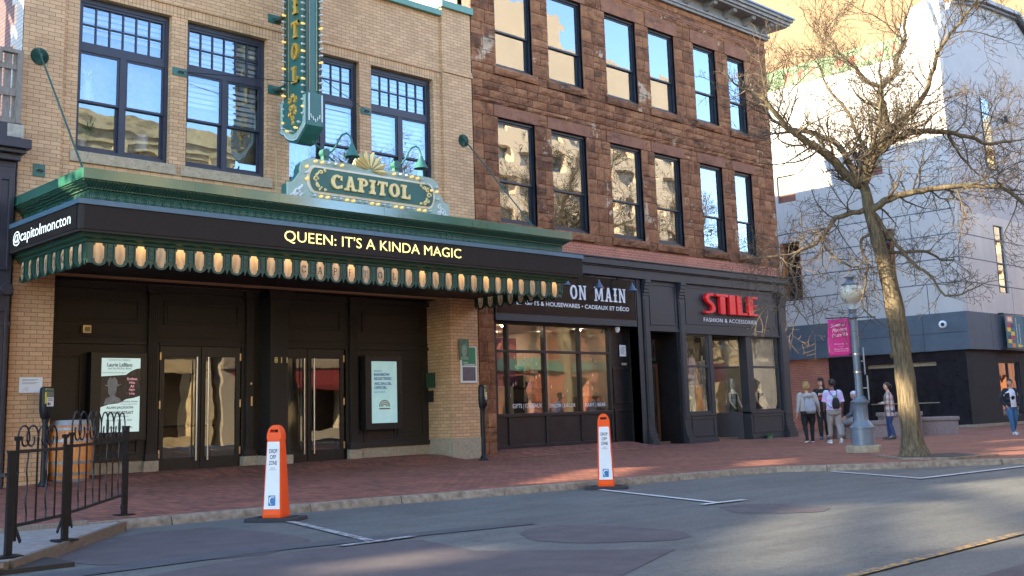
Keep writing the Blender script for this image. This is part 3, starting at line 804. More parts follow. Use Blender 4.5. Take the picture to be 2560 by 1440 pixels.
for i in range(31):
    X = 7.43+PP*i
    P = lambda u, z, d, X=X: (X+u, VY-d, z)
    valance_unit(mbv, P)
    m = M['amber_lit'] if i in lit else (M['opal_grey'] if i in (3, 15, 16, 28) else M['amber_dim'])
    panel_part(P, m)
    if 11 <= i < 18: slab_letter(mbl, word[i-11], (X-.055, VY-.0005, 3.83), UX, UZ, .135, .9, .002, .13, .07)
mbv.box(7.24, 7.335, VY-.012, VY+.02, 3.72, ZT)
for k in range(8):
    y = -2.74+PP*k
    P = lambda u, z, d, y=y: (7.24-d, y-u, z)
    valance_unit(mbv, P); panel_part(P, M['amber_dim'] if k == 1 else M['opal_grey'])
    if 0 < k < 8: slab_letter(mbl, word[7-k], (7.2395, y+.055, 3.83), (0,-1,0), UZ, .15, .9, .002, .13, .07)
    P = lambda u, z, d, y=y: (18.46+d, y+u, z)
    valance_unit(mbv, P); panel_part(P, M['opal_grey'])
    if 0 < k < 8: slab_letter(mbl, word[k-1], (18.462, y-.06, 3.83), (0,1,0), UZ, .15, .9, .002, .13, .07); 
    if 0 < k < 8: slab_letter(mbl, word[k-1], (18.449, y-.06, 3.83), (0,1,0), UZ, .15, .9, .001, .13, .07)
mbv.box(18.36, 18.475, VY-.012, VY+.02, 3.72, ZT)
mbv.build('valance', M['green'], mq)
mbl.build('panel_lettering', M['grey_letter'], mq)
mb = MB(); mb.box(7.36, 18.34, VY+.10, .93, 3.955, 3.99); mb.box(7.4, 18.3, VY+.5, VY+.53, 3.70+.26, 4.2)
mb.box(7.32, 18.38, VY+.06, VY+.09, 3.82, 4.2)
mb.build('soffit', M['soffit'], mq)

# ------------------------------------------------------------------ name sign standing on the marquee
ns = thing('name_sign', 'pale green theatre name board with gold letters and a gold fan on the canopy', 'sign', (13.08, -2.95, 5.26))
cx = 13.08
half = [(0,6.10),(.55,6.10),(1.50,6.085),(1.62,6.05),(1.70,5.98),(1.74,5.86),(1.74,5.78),(1.80,5.70),(1.86,5.62),(1.93,5.57),(2.02,5.55),(2.02,5.265)]
outl = [(cx-x, z) for x, z in half[::-1]]+[(cx+x, z) for x, z in half[1:]]
mb = MB(); mb.prism(outl, 'y', -2.95, -2.90); mb.build('board', M['sage'], ns)
mb = MB(); mb.prism([(cx+(x-cx)*.985, 5.27+(z-5.27)*.985) for x, z in outl], 'y', -2.899, -2.68); mb.build('box_back', M['teal'], ns)
def stadium(hw, hh, cz, n=10, cutx=.12):
    pts = []
    for sx, sz, a0 in ((1,1,0),(-1,1,90),(-1,-1,180),(1,-1,270)):
        for i in range(n+1):
            a = R(a0+90*i/n); pts.append((cx+sx*(hw-hh*.6)+hh*.6*math.cos(a), cz+hh*math.sin(a)))
    return pts
cz = 5.675
mb = MB(); mb.prism(stadium(1.60, .275, cz), 'y', -2.972, -2.951); mb.build('white_border', M['white_paint'], ns)
mb = MB(); mb.prism(stadium(1.565, .248, cz), 'y', -2.982, -2.973); mb.build('gold_border', M['pale_gold'], ns)
mb = MB(); mb.prism(stadium(1.545, .233, cz), 'y', -2.99, -2.983); mb.build('name_panel', M['teal'], ns)
x = cx-1.07
mb = MB()
for ch in 'CAPITOL':
    k_ = 'CAPITOL'
    wd = slab_letter(mb, ch, (x, -2.991, cz-.145), UX, UZ, .29, 1.12, .035, .24, .17)
    x += wd+.047 if ch != 'A' else wd+.03
mb.build('lettering', M['pale_gold'], ns)
mb = MB()   # scrollwork at both ends of the panel
for s in (-1, 1):
    X = cx+s*1.30
    for k, (du, dz, r_) in enumerate(((.12,.0,.06),(.09,.11,.055),(.09,-.11,.055),(0,.165,.045),(0,-.165,.045),(-.10,.195,.025),(-.10,-.195,.025))):
        pts = [(X+s*du+r_*(1-t/16)*math.cos(t*.55*s+k), -2.996, cz+dz+r_*(1-t/16)*math.sin(t*.55+k)) for t in range(13)]
        mb.tube(pts, [.019]*8+[.013]*5, 5)
mb.build('scrollwork', M['pale_gold'], ns)
mb = MB()
for s in (-1, 1):
    X = cx+s*1.82
    for k, (du, dz, r_) in enumerate(((0,-.30,.075),(-.07,-.20,.06),(.05,-.33,.05),(.10,-.36,.04),(-.10,-.33,.05))):
        pts = [(X+s*du+r_*(1-t/14)*math.cos(t*.6*s+k), -2.957, cz+dz+r_*(1-t/14)*math.sin(t*.6+k)) for t in range(11)]
        mb.tube(pts, .019, 5)
mb.build('white_scroll', M['white_paint'], ns)
mb = MB()   # fan
for k in range(7):
    a = R(180-(12+26*k)); b = a-R(22); c = (a+b)/2; l = .34 if k in (3,) else .33
    p0 = (12.98, 6.02); 
    tipr = .40
    A = (p0[0]+.30*math.cos(a)*1.15, p0[1]+.30*math.sin(a)); B = (p0[0]+.30*math.cos(b)*1.15, p0[1]+.30*math.sin(b)); T_ = (p0[0]+tipr*math.cos(c)*1.1, p0[1]+tipr*math.sin(c))
    r0 = (p0[0]+.06*math.cos(c), p0[1]+.06*math.sin(c))
    y0, y1 = -2.96, -3.02
    mb.add([(r0[0],y0,r0[1]), (A[0],y0,A[1]), (T_[0],y0,T_[1]), (B[0],y0,B[1]), (r0[0],y1+.02,r0[1]), (T_[0],y1,T_[1])], [(0,4,1),(1,4,5),(1,5,2),(4,0,3),(5,4,3),(2,5,3),(0,1,2,3)])
mb.build('fan', M['pale_gold'], ns)
mb = MB()
n_ = 20
pts = [(12.98+.40*math.cos(math.pi*i/n_), 6.02+.36*math.sin(math.pi*i/n_)) for i in range(n_+1)]
mb.prism(pts, 'y', -2.94, -2.90); mb.build('fan_back', M['sage'], ns)
def bulb(mb, c, n):
    c = Vector(c); n = Vector(n).normalized()
    mb.tube([c, c+n*.02], .022, 8); 
    mb.tube([c+n*.02, c+n*.035, c+n*.06, c+n*.085, c+n*.10], [.014, .024, .030, .022, .006], 8)
def bulb_proto(name, on, parent, c, n):
    mb = MB(); bulb(mb, c, n); return mb.build(name, M['bulb_on'] if on else M['bulb_off'], parent, smooth='auto')
spots = []
for i in range(9): spots.append((cx-1.42+i*.155 if i < 5 else cx+.50+(i-5)*.155, 6.03))
for i in range(4): spots.append((cx+1.12+.12*i, 6.02-.045*i*i*.55))
for i in range(3): spots.append((cx-1.62, 5.66+.12*i)); spots.append((cx+1.64, 5.70+.09*i) if i else (cx+1.66,5.62))
for i in range(20): spots.append((cx-1.45+2.9*i/19, 5.345))
bprotos = {}
for k, (X, z) in enumerate(spots):
    on = (k % 4) in (0, 1)
    if on not in bprotos: bprotos[on] = (bulb_proto('bulb', on, ns, (X, -2.952, z), (0,-1,0)), X, z)
    else:
        p, X0, z0 = bprotos[on]; c = p.copy(); COL.objects.link(c); c.parent = ns; c.location = (X-X0, 0, z-z0); ORG[c] = ORG[ns]

# gooseneck lamps lighting the name sign
def goose(x, label):
    t = thing('gooseneck_lamp', label, 'lamp', (x, -2.8, 5.9), 'gooseneck lamps over the name board')
    mb = MB(); mb.box(x-.07, x+.05, -2.90, -2.80, 5.95, 6.26); mb.tube([(x-.02,-2.93,6.26),(x-.02,-2.78,6.26)], .085, 14); mb.build('bracket', M['teal'], t)
    mb = MB(); pts = [(x,-2.86,6.26),(x+.12,-2.90,6.30),(x+.19,-2.95,6.42),(x+.22,-3.0,6.54),(x+.27,-3.05,6.64),(x+.34,-3.10,6.67),(x+.40,-3.13,6.62),(x+.43,-3.15,6.52),(x+.43,-3.15,6.44)]
    mb.tube(pts, .021, 8); mb.build('neck', M['teal'], t, smooth='auto')
    mb = MB(); mb.lathe([(.035,.14),(.045,.10),(.06,.06),(.155,-.13),(.15,-.13),(.05,.05),(.01,.06)], (x+.43,-3.15,6.32), 18); mb.build('shade', M['teal'], t, smooth='auto')
goose(11.98, 'teal gooseneck lamp left of the gold fan'); goose(13.74, 'teal gooseneck lamp right of the gold fan')

# ------------------------------------------------------------------ blade sign
bl = thing('blade_sign', 'tall vertical teal theatre sign with gold letters and bulbs on the facade', 'sign', (12.8, -.8, 6.95))
BX0, BX1 = 12.62, 12.98
YA, YB = -.34, -1.22
mb = MB(); mb.box(BX0+.03, BX1-.03, YB+.03, YA-.03, 8.0, 13.4); mb.build('body', M['teal'], bl)
mb = MB(); 
for y in (YA, YB): mb.box(BX0, BX0+.05, min(y, y-.0)-.0 if y == YB else y-.12, y+.12 if y == YB else y, 7.6, 13.4)
mb.box(BX1-.03, BX1, YB, YB+.1, 8.0, 13.4)
mb.build('edge_rail', M['green'], bl)
mb = MB()
for y in (YA-.14, YB+.14): mb.box(BX0+.015, BX0+.028, y-.008, y+.008, 7.75, 13.4)
mb.box(BX0+.08, BX0+.095, YB+.012, YB+.028, 8.1, 13.4); mb.box(BX1-.095, BX1-.08, YB+.012, YB+.028, 8.1, 13.4)
mb.build('trim_line', pm('tan trim paint', (.42,.30,.16), rough=.5), bl)
# shield shaped foot
foot = [(YA+.10,8.02),(YB-.02,8.02)]
foot = [(-.22,8.02),(-.22,7.30),(-.30,7.24),(-.40,7.20),(-.48,7.10),(-.62,7.02),(-.78,6.97),(-.92,6.98),(-1.02,7.06),(-1.12,7.14),(-1.22,7.24),(-1.27,7.30),(-1.27,8.02)]
mb = MB(); mb.prism(foot, 'x', BX0-.02, BX1+.04); mb.build('foot', M['teal'], bl)
mb = MB(); ins = [(y*.93-.05, 7.98 if z > 8 else 7.48+(z-7.48)*.86) for y, z in foot]; mb.prism(ins, 'x', BX0-.034, BX0-.021); mb.build('foot_face', M['sage'], bl)
mb = MB(); 
pts = [(BX0-.038, y, z) for y, z in ins[1:-1]]
mb.tube(pts, .012, 6); mb.box(BX0+.05, BX1-.02, -1.274, -1.271, 7.36, 8.0) if False else None
for a, b in ((0.02, .045), (.35, .375)): mb.box(BX0+a, BX0+b, -1.283, -1.271, 7.4, 8.0)
for k in range(5):
    mb.tube([(BX0+.07+.06*k, -1.276, 7.45+.05*abs(k-2)), (BX0+.10+.05*k, -1.276, 7.38+.04*abs(k-2))], .012, 5)
mb.build('white_line', M['white_paint'], bl)
mb = MB()
mb.prism([(y*.72-.21, 8.0 if z > 8 else 7.55+(z-7.55)*.62) for y, z in foot], 'x', BX0-.046, BX0-.0345); mb.build('inner_panel', M['teal'], bl)
mb = MB()
for i, (ch, zc) in enumerate((('P',11.02),('I',10.10),('T',9.55),('O',9.05),('L',8.52))):
    h = .38; wd, _ = slab(ch, .26, .15); ws = .42/(wd*h)*.62 if ch != 'I' else 1.0
    slab_letter(mb, ch, (BX0+.03, -.78+wd*h*ws/2, zc-h/2), (0,-1,0), UZ, h, ws, .05, .26, .15)
mb.build('lettering', M['gold'], bl)
mb = MB()
for k, (dy, z, r_) in enumerate(((0,8.02,.05),(.12,7.93,.07),(-.12,7.93,.07),(.05,7.78,.08),(-.07,7.78,.08),(.09,7.64,.06),(-.09,7.64,.06),(0,7.52,.06),(0,7.42,.035))):
    pts = [(BX0-.05, -.77+dy+r_*(1-t/15)*math.cos(t*.6*(1 if dy >= 0 else -1)+k), z+r_*(1-t/15)*math.sin(t*.6+k)) for t in range(12)]
    mb.tube(pts, .030, 5)
mb.build('scrollwork', M['gold'], bl)
protos = {}
def add_bulb(kind, on, c, n, c0=[None]):
    key = (kind, on)
    if key not in protos: protos[key] = (bulb_proto('bulb', on, bl, c, n), c)
    else:
        p, c0_ = protos[key]; q = p.copy(); COL.objects.link(q); q.parent = bl; q.location = Vector(c)-Vector(c0_); ORG[q] = ORG[bl]
k = 0
z = 7.50
while z < 10.6:
    add_bulb('s', k % 4 == 0, (BX0-.002, YA-.06, z), (-1, 0, 0)) if True else None
    add_bulb('s', k % 4 == 1, (BX0-.002, YB+.06, z+.06), (-1, 0, 0))
    if z > 8.0: add_bulb('f', k % 5 == 3, (BX1-.03, YB-.002, z), (.5, -1, 0))
    z += .155; k += 1
for y, zz in ((-.45,7.36),(-.62,7.27),(-.78,7.23),(-.95,7.28),(-1.08,7.38)): add_bulb('s', k % 2 == 0, (BX0-.05, y, zz), (-1,0,0)); k += 1
mb = MB()
for z in (10.0, 8.36): mb.box(BX0-.02, BX0+.2, -.38, YW-.03, z-.03, z+.03)
mb.beam((12.78,-1.2,6.98), (12.9,-2.5,5.9), .03)
mb.build('support_arm', M['green'], bl)

mb = MB(); mb.tube([(12.66,.02,7.0),(12.66,.02,5.27)], .022, 8)
for z in (5.8,6.35,6.9): mb.tube([(12.66,.02,z),(12.66,.02,z+.03)], .03, 8)
tag(mb.build('conduit', pm('tan conduit', (.38,.29,.12), rough=.5), at=(12.66,.02,5.3)), 'thin tan conduit running down the brick left of the name board', 'conduit')
# tie rods and anchor plates
def tie_rod(a, b, label):
    t = thing('tie_rod', label, 'tie rod', a, 'tie rods holding the canopy')
    mb = MB(); mb.tube([a, b], .018, 8); mb.build('rod', M['green'], t)
    mb = MB()
    n_ = 24
    base = len(mb.v)
    mb.v.append((a[0], -.055, a[2])); 
    for k in range(n_*2):
        an = math.pi*k/n_; r_ = .155 if k % 2 else .168
        mb.v.append((a[0]+r_*math.cos(an), -.012-(.025 if k % 2 else 0), a[2]+r_*math.sin(an)))
    for k in range(n_*2): mb.f.append([0, 1+k, 1+(k+1) % (2*n_)]); mb.t.append(.5)
    mb.tube([(a[0],-.002,a[2]), (a[0],-.013,a[2])], .17, 24); mb.tube([(a[0],-.04,a[2]), (a[0],-.09,a[2])], .03, 10)
    mb.build('rosette', M['green'], t)
tie_rod((7.46,-.06,8.05), (7.46,-2.35,5.26), 'teal tie rod from the left rosette down to the canopy')
tie_rod((18.20,-.06,8.06), (18.20,-2.60,5.26), 'teal tie rod from the right rosette down to the canopy')
def anchor(x, z, y, w_, h_, label):
    t = thing('anchor_plate', label, 'wall plate', (x, y, z), 'wall anchor plates')
    mb = MB(); mb.box(x-w_/2, x+w_/2, y-.02, y-.002, z-h_/2, z+h_/2); mb.build('plate', M['teal'], t, bevel=.004)
    mb = MB(); mb.tube([(x-.03,y-.021,z),(x-.01,y-.08,z),(x+.05,y-.08,z-.01),(x+.06,y-.03,z-.01)], .016, 6); mb.build('eye_bolt', pm('rusty iron', (.08,.04,.02), (.05,.03,.02), 20, .8), t)
anchor(7.53, 5.84, 0, .22, .24, 'square teal anchor plate low on the left brick pilaster')
anchor(10.35, 8.34, YW, .32, .17, 'teal anchor plate between the first and second theatre windows')
anchor(15.15, 8.33, YW, .30, .17, 'teal anchor plate right of the vertical sign between windows')
anchor(12.62, 10.04, YW, .32, .2, 'upper teal anchor plate beside the vertical sign')
anchor(12.62, 8.38, YW, .32, .2, 'lower teal anchor plate beside the vertical sign')
for (a, b, lb) in (((10.42,0,8.34),(12.66,-.8,8.36),'thin stay wire from the left anchor plate to the vertical sign'), ((15.1,0,8.33),(12.98,-.8,8.7),'thin stay wire from the right anchor plate to the vertical sign')):
    mb = MB(); mb.tube([a, b], .008, 5); tag(mb.build('stay_wire', M['iron'], at=a), lb, 'wire')
# ------------------------------------------------------------------ brownstone block
def stone_mat(name, stops, patch, rough=.85, tone=True, pth=.66):
    n = NT(name); vec = n.coord()
    if tone:
        at = n.new('ShaderNodeAttribute'); at.attribute_name = 'tone'
        f = n.math('ADD', n.math('MULTIPLY', at.outputs['Fac'], .4), n.math('MULTIPLY', n.math('SUBTRACT', n.noise(vec, 2.6, 8, .72), .5), 1.7))
        f = n.math('ADD', f, .22)
    else: f = n.noise(vec, 2.5, 7, .68)
    c = n.ramp(f, stops)
    c = n.mix(n.ramp(n.noise(vec, .8, 7, .7), [(pth, (0,0,0)), (pth+.035, (.9,.9,.9))]), c, patch)
    mz = n.new('ShaderNodeMapping'); mz.inputs['Scale'].default_value = (.55,1,1.5); n.link(vec, mz.inputs[0])
    soot = n.ramp(n.noise(mz.outputs[0], 1.2, 7, .75), [(.53, (0,0,0)), (.66, (.85,.85,.85))])
    c = n.mix(soot, c, (.035,.022,.018))
    fine = n.ramp(n.noise(vec, 28, 4), [(.25, (.7,)*3), (.75, (1.25,)*3)])
    c = n.mix(1, c, fine, 'MULTIPLY')
    n.set(Base_Color=c, Roughness=rough); n.b.inputs['Specular IOR Level'].default_value = .25
    n.bump(n.noise(vec, 22, 6, .65), .55, .03)
    return n.m
BS = [(.05,(.11,.050,.027)),(.36,(.24,.102,.047)),(.62,(.325,.145,.066)),(.95,(.42,.22,.112))]
M['brownstone'] = stone_mat('rock faced brownstone', BS, (.56,.41,.27), pth=.595)
M['brown_smooth'] = stone_mat('smooth brownstone', [(.2,(.17,.078,.048)),(.5,(.27,.12,.07)),(.8,(.35,.18,.11))], (.48,.34,.22), tone=False, pth=.64)
M['brown_mortar'] = pm('brownstone mortar', (.22,.11,.07), (.15,.075,.048), 9, .9)
M['cornice'] = pm('weathered grey cornice', (.27,.27,.26), (.16,.155,.15), 5, .7, bump=.1)
M['cornice_top'] = pm('blue grey flashing', (.10,.16,.24), (.13,.20,.28), 3, .35)

bb = thing('brownstone_building', 'three storey red brownstone building with twelve sash windows over two black shopfronts', 'building', (18.6, 0, 0))
COLS = [(19.45,20.87),(21.52,22.98),(24.03,25.49),(26.12,27.44),(28.47,29.72),(30.42,31.45)]
ROWS = [(6.05, 8.91), (10.31, 12.97)]
OPS = [(a, b, z0, z1) for a, b in COLS for z0, z1 in ROWS]
BXL, BXR = 18.56, 32.83
br_ = random.Random(11)
def rock_block(mb, x0, x1, z0, z1, yb, amp, P, n=4):
    g = .008; x0 += g; x1 -= g; z0 += g; z1 -= g
    w_ = x1-x0; h_ = z1-z0
    base = br_.uniform(.35, 1.0)*amp; mb.tone = br_.random()
    vs = []
    nx = max(3, min(7, int(w_/.11)+1)); nz = max(3, min(5, int(h_/.10)+1))
    tx = br_.uniform(-.4, .4)*amp; tz = br_.uniform(-.4, .4)*amp
    for j in range(nz+1):
        for i in range(nx+1):
            u = i/nx; v = j/nz
            edge = i in (0, nx) or j in (0, nz)
            d = .004 if edge else base+tx*(u-.5)+tz*(v-.5)+br_.uniform(-.35,.35)*amp
            ju = 0 if edge else br_.uniform(-.2,.2)/nx; jv = 0 if edge else br_.uniform(-.2,.2)/nz
            vs.append(P(x0+w_*(u+ju), z0+h_*(v+jv), d))
    fs = [(j*(nx+1)+i, j*(nx+1)+i+1, (j+1)*(nx+1)+i+1, (j+1)*(nx+1)+i) for j in range(nz) for i in range(nx)]
    k = len(vs)
    vs += [P(x0, z0, -.03), P(x1, z0, -.03), P(x1, z1, -.03), P(x0, z1, -.03)]
    # skirt as four ngons
    fs.append([k+1, k]+[i for i in range(0, nx+1)][::1]); 
    fs.append([k+3, k+2]+[nz*(nx+1)+nx-i for i in range(nx+1)])
    fs.append([k, k+3]+[(nz-j)*(nx+1) for j in range(nz+1)])
    fs.append([k+2, k+1]+[j*(nx+1)+nx for j in range(nz+1)])
    mb.add(vs, fs)
def courses(z0, z1, h):
    n = max(1, round((z1-z0)/h)); return [(z0+(z1-z0)*i/n, z0+(z1-z0)*(i+1)/n) for i in range(n)]
def run_blocks(mb, x0, x1, z0, z1, amp, P, lo=.34, hi=.72):
    x = x0
    while x < x1-.02:
        l = br_.uniform(lo, hi)
        if x1-x-l < lo*.7: l = x1-x
        if z1-z0 > .3 and br_.random() < .18:
            zm = z0+(z1-z0)*br_.uniform(.4,.6); rock_block(mb, x, x+l, z0, zm, 0, amp*.8, P); rock_block(mb, x, x+l, zm, z1, 0, amp*.8, P)
        else: rock_block(mb, x, x+l, z0, z1, 0, amp, P)
        x += l
PF = lambda x, z, d: (x, -d, z)
mb = MB()
for zl, zh in ROWS:
    for a, b in courses(zl, zh, .385):
        xs = [BXL]+[v for c in COLS for v in c]+[BXR]
        for i in range(0, len(xs), 2): run_blocks(mb, xs[i], xs[i+1], a, b, .034, PF, .30, .52)
for a, b in courses(9.40, 10.08, .26): run_blocks(mb, BXL, BXR, a, b, .05, PF, .34, .72)
run_blocks(mb, BXL, BXR, 9.25, 9.395, .06, PF, .6, 1.3)
for a, b in courses(13.42, 14.0, .20): run_blocks(mb, BXL, BXR, a, b, .03, PF, .4, .8)
for c0, c1, z0, z1 in [(BXL, BXR, 8.91, 9.25), (BXL, BXR, 12.97, 13.42), (BXL, BXR, 5.76, 6.05), (BXL, BXR, 10.08, 10.31)]:
    xs = [c0]
    for a, b in COLS: xs += [a-.16, b+.16] if z0 in (8.91, 12.97) else [a-.10, b+.12]
    xs.append(c1)
    for i in range(0, len(xs), 2):
        if xs[i+1]-xs[i] > .03: run_blocks(mb, xs[i], xs[i+1], z0, z1, .045, PF, .3, .6)
# pier beside the shop
for a, b in courses(.02, 3.62, .36): run_blocks(mb, 18.56, 19.10, a, b, .04, PF, .24, .5)
for a, b in courses(3.62, 5.4, .36): run_blocks(mb, 18.56, 19.10, a, b, .04, PF, .24, .5)
# west end facing the side street corner edge
PE = lambda y, z, d: (BXR+d, y, z)
for a, b in courses(5.76, 14.0, .385): run_blocks(mb, .0, 1.2, a, b, .03, PE, .35, .6)
mb.build('wall', M['brownstone'], bb, tone=True)
mb = MB(); wall_grid(mb, BXL+.005, BXR-.005, 5.4, 14.05, .028, .34, OPS); mb.box(18.565, 19.095, .028, .3, 0, 5.4)
mb.box(BXL, BXR-.03, 1.2, 16, 5.4, 14.0)
mb.build('backing', M['brown_mortar'], bb)
PS = lambda x, z, d: (x, -.06-d, z)
for a, b in COLS:
    for z0, z1 in ROWS:
        mb = MB(); zt = .34 if z0 < 7 else .45
        mb.box(a-.155, b+.155, -.03, .20, z1, z1+zt-.01)
        mb.box(a-.012, a, -.0, .20, z0, z1-.001); mb.box(b, b+.012, -.0, .20, z0, z1-.001)
        mb.build('lintel', M['brown_smooth'], bb, bevel=.012)
        zs = z0-.235; mb = MB()
        run_blocks(mb, a-.10, b+.12, zs, zs+.235, .05, PS, 1.6, 1.8)
        mb.box(a-.09, b+.11, -.055, .1, zs+.01, zs+.228)
        mb.build('window_sill', M['brownstone'], bb, tone=True)
def sash(a, b, z0, z1):
    mb = MB(); y = .075
    frame_rect(mb, a+.002, b-.002, z0+.002, z1-.002, y, y+.14, .045, .075, .07)
    zm = z0+(z1-z0)*.395
    frame_rect(mb, a+.047, b-.047, zm, z1-.072, y+.045, y+.09, .05)
    frame_rect(mb, a+.047, b-.047, z0+.077, zm+.055, y+.092, y+.13, .055, .08)
    f = mb.build('window', M['winblack'], bb)
    mb = MB()
    mb.quad((a+.097,y+.07,zm+.05),(b-.097,y+.07,zm+.05),(b-.097,y+.07,z1-.122),(a+.097,y+.07,z1-.122))
    mb.quad((a+.102,y+.11,z0+.157),(b-.102,y+.11,z0+.157),(b-.102,y+.11,zm),(a+.102,y+.11,zm))
    mb.build('pane', M['glass_brown'], f)
for a, b in COLS:
    for z0, z1 in ROWS: sash(a, b, z0, z1)
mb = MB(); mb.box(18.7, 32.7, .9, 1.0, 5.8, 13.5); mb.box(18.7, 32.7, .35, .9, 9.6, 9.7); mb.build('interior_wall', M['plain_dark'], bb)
# red brick band above the shops
mb = MB(); mb.box(19.10, BXR+.01, -.012, .3, 5.40, 5.755); mb.box(BXR-.02, BXR+.012, -.01, 1.2, 5.4, 5.755)
mb.build('brick_band', M['red_brick'], bb)
# cornice
mb = MB()
def corn(z0, z1, out): mb.box(BXL-.0, BXR+out, -out, .5, z0, z1); mb.box(BXR-.02, BXR+out, .5, 6, z0, z1)
corn(14.0, 14.09, .12); corn(14.09, 14.16, .17); corn(14.16, 14.46, .10); corn(14.46, 14.53, .62); corn(14.53, 14.64, .70); corn(14.64, 14.74, .78)
mb.build('cornice', M['cornice'], bb)
mb = MB(); corn(14.74, 14.80, .84); mb.build('cornice_flashing', M['cornice_top'], bb)
x = 18.9; k0 = None
while x < 32.9:
    if k0 is None:
        mb = MB(); mb.prism([(-.101,14.18),(-.16,14.20),(-.30,14.30),(-.52,14.36),(-.56,14.455),(-.101,14.455)], 'x', x, x+.20)
        k0 = (mb.build('bracket', M['cornice'], bb), x)
    else:
        c = k0[0].copy(); COL.objects.link(c); c.parent = bb; c.location = (x-k0[1], 0, 0); ORG[c] = ORG[bb]
    x += 1.13
mb = MB(); mb.box(BXL, BXR+.015, -.05, .3, 13.60, 13.68); mb.box(BXL, BXR+.012, -.035, .3, 13.54, 13.60)
mb.build('roll_moulding', M['brown_smooth'], bb)
# side wall that rises above the theatre roof and the flank on the side street
mb = MB(); mb.box(BXL-.03, BXL-.001, .5, 16, 10.9, 14.0); mb.build('side_wall', M['buff'], bb)
mb = MB(); mb.box(BXR-.03, BXR+.0, 1.2, 16, 0, 14.0); mb.box(BXL, BXR, 15.9, 16, 0, 14); mb.build('flank_wall', M['dark_brick'], bb)
mb = MB(); mb.box(BXL, BXR-.02, .4, 15.9, 13.9, 13.98); mb.build('roof', M['plain_dark'], bb)

# ---- shopfront joinery
mb = MB()
mb.box(19.10, 32.98, -.26, .3, 5.36, 5.40); mb.box(19.10, 32.96, -.22, .3, 5.18, 5.36); mb.box(19.10, 32.93, -.16, .3, 5.14, 5.18); mb.box(19.10, 32.90, -.12, .3, 4.88, 5.14)
mb.build('shop_cornice', M['charcoal'], bb, bevel=.008)
mb = MB()
mb.box(19.12, 24.80, -.05, .3, 3.46, 3.62); mb.box(24.86, 25.05, -.04, .3, 0, 4.88); mb.box(19.12, 24.86, .02, .3, 3.62, 4.88)
mb.box(25.40, 26.80, -.02, .3, 3.42, 4.88); frame_rect(mb, 25.45, 26.75, 3.55, 4.8, -.04, -.021, .06)
mb.box(25.40, 26.80, -.05, .3, 3.36, 3.42)
mb.box(27.12, 32.38, -.03, .3, 3.40, 4.88); mb.box(27.12, 32.38, -.06, .3, 3.33, 3.40); frame_rect(mb, 27.2, 32.3, 3.62, 4.8, -.045, -.031, .05)
mb.build('fascia', M['charcoal'], bb, bevel=.006)
def shop_pilaster(x0, x1):
    mb = MB()
    mb.box(x0, x1, -.07, .3, .50, 4.55); mb.box(x0+.05, x1-.05, -.085, -.071, .75, 4.3)
    for k, (e, z0, z1) in enumerate(((.03,.40,.50),(.05,.30,.40),(.08,.20,.30),(.14,-.03,.20))): mb.box(x0-.01-.004*k, x1+.01+.004*k, -.07-e, .3, z0, z1)
    for k in range(5): mb.box(x0+.01, x1-.01, -.10-.025*k, .3, 4.40+.095*k, 4.49+.095*k)
    mb.build('shop_pilaster', M['charcoal'], bb, bevel=.006)
shop_pilaster(25.10, 25.38); shop_pilaster(26.82, 27.10); shop_pilaster(32.40, 32.86)
# gift shop window wall (set back)
YG = .32
mb = MB()
gx0, gx1 = 19.40, 23.93
cols_ = [19.40, 19.84, 21.24, 22.64, 23.93]
mb.box(gx0, gx1, YG-.03, YG+.09, 3.39, 3.46); mb.box(gx0, gx1, YG-.03, YG+.09, 2.66, 2.73); mb.box(gx0, gx1, YG-.04, YG+.09, .98, 1.07); mb.box(gx0, gx1, YG-.03, YG+.09, .12, .26)
for x in cols_: mb.box(x-.04, x+.04, YG-.035, YG+.1, .12, 3.46)
for a, b in zip(cols_, cols_[1:]): mb.box(a+.04, b-.04, YG, YG+.06, .26, .98)
mb.box(19.10, 19.36, .20, .4, 0, 3.46)
sw = mb.build('shop_window', M['charcoal_dark'], bb, bevel=.005)
mb = MB()
for a, b in zip(cols_, cols_[1:]):
    for z0, z1 in ((1.07, 2.66), (2.73, 3.39)): mb.quad((a+.04,YG+.04,z0),(b-.04,YG+.04,z0),(b-.04,YG+.04,z1),(a+.04,YG+.04,z1))
mb.build('pane', M['glass_shop'], sw)
mb = MB(); mb.box(19.27, 19.33, YG-.10, YG-.04, 1.05, 1.75); mb.build('handle', M['iron'], sw)
mb = MB()
for s_, x, w_ in (('GIFTS | CADEAUX', 20.02, 1.10), ('DECOR | DÉCOR', 21.42, 1.02), ('BABY | BÉBÉ', 22.84, .86)): lay_text(mb, s_, (x, YG+.032, 1.17), UX, UZ, w_, .15, .0)
mb.build('lettering', M['white_letter'], sw)
# recessed black door panel right of the window
mb = MB(); mb.box(23.97, 25.08, YG+.06, YG+.14, .1, 3.46); frame_rect(mb, 24.10, 25.0, .12, 1.1, YG+.03, YG+.059, .07); frame_rect(mb, 24.10, 25.0, 1.25, 2.3, YG+.03, YG+.059, .07); mb.box(24.86, 25.08, -.02, YG+.06, 0, 3.46)
mb.build('door', M['charcoal_dark'], bb, bevel=.006)
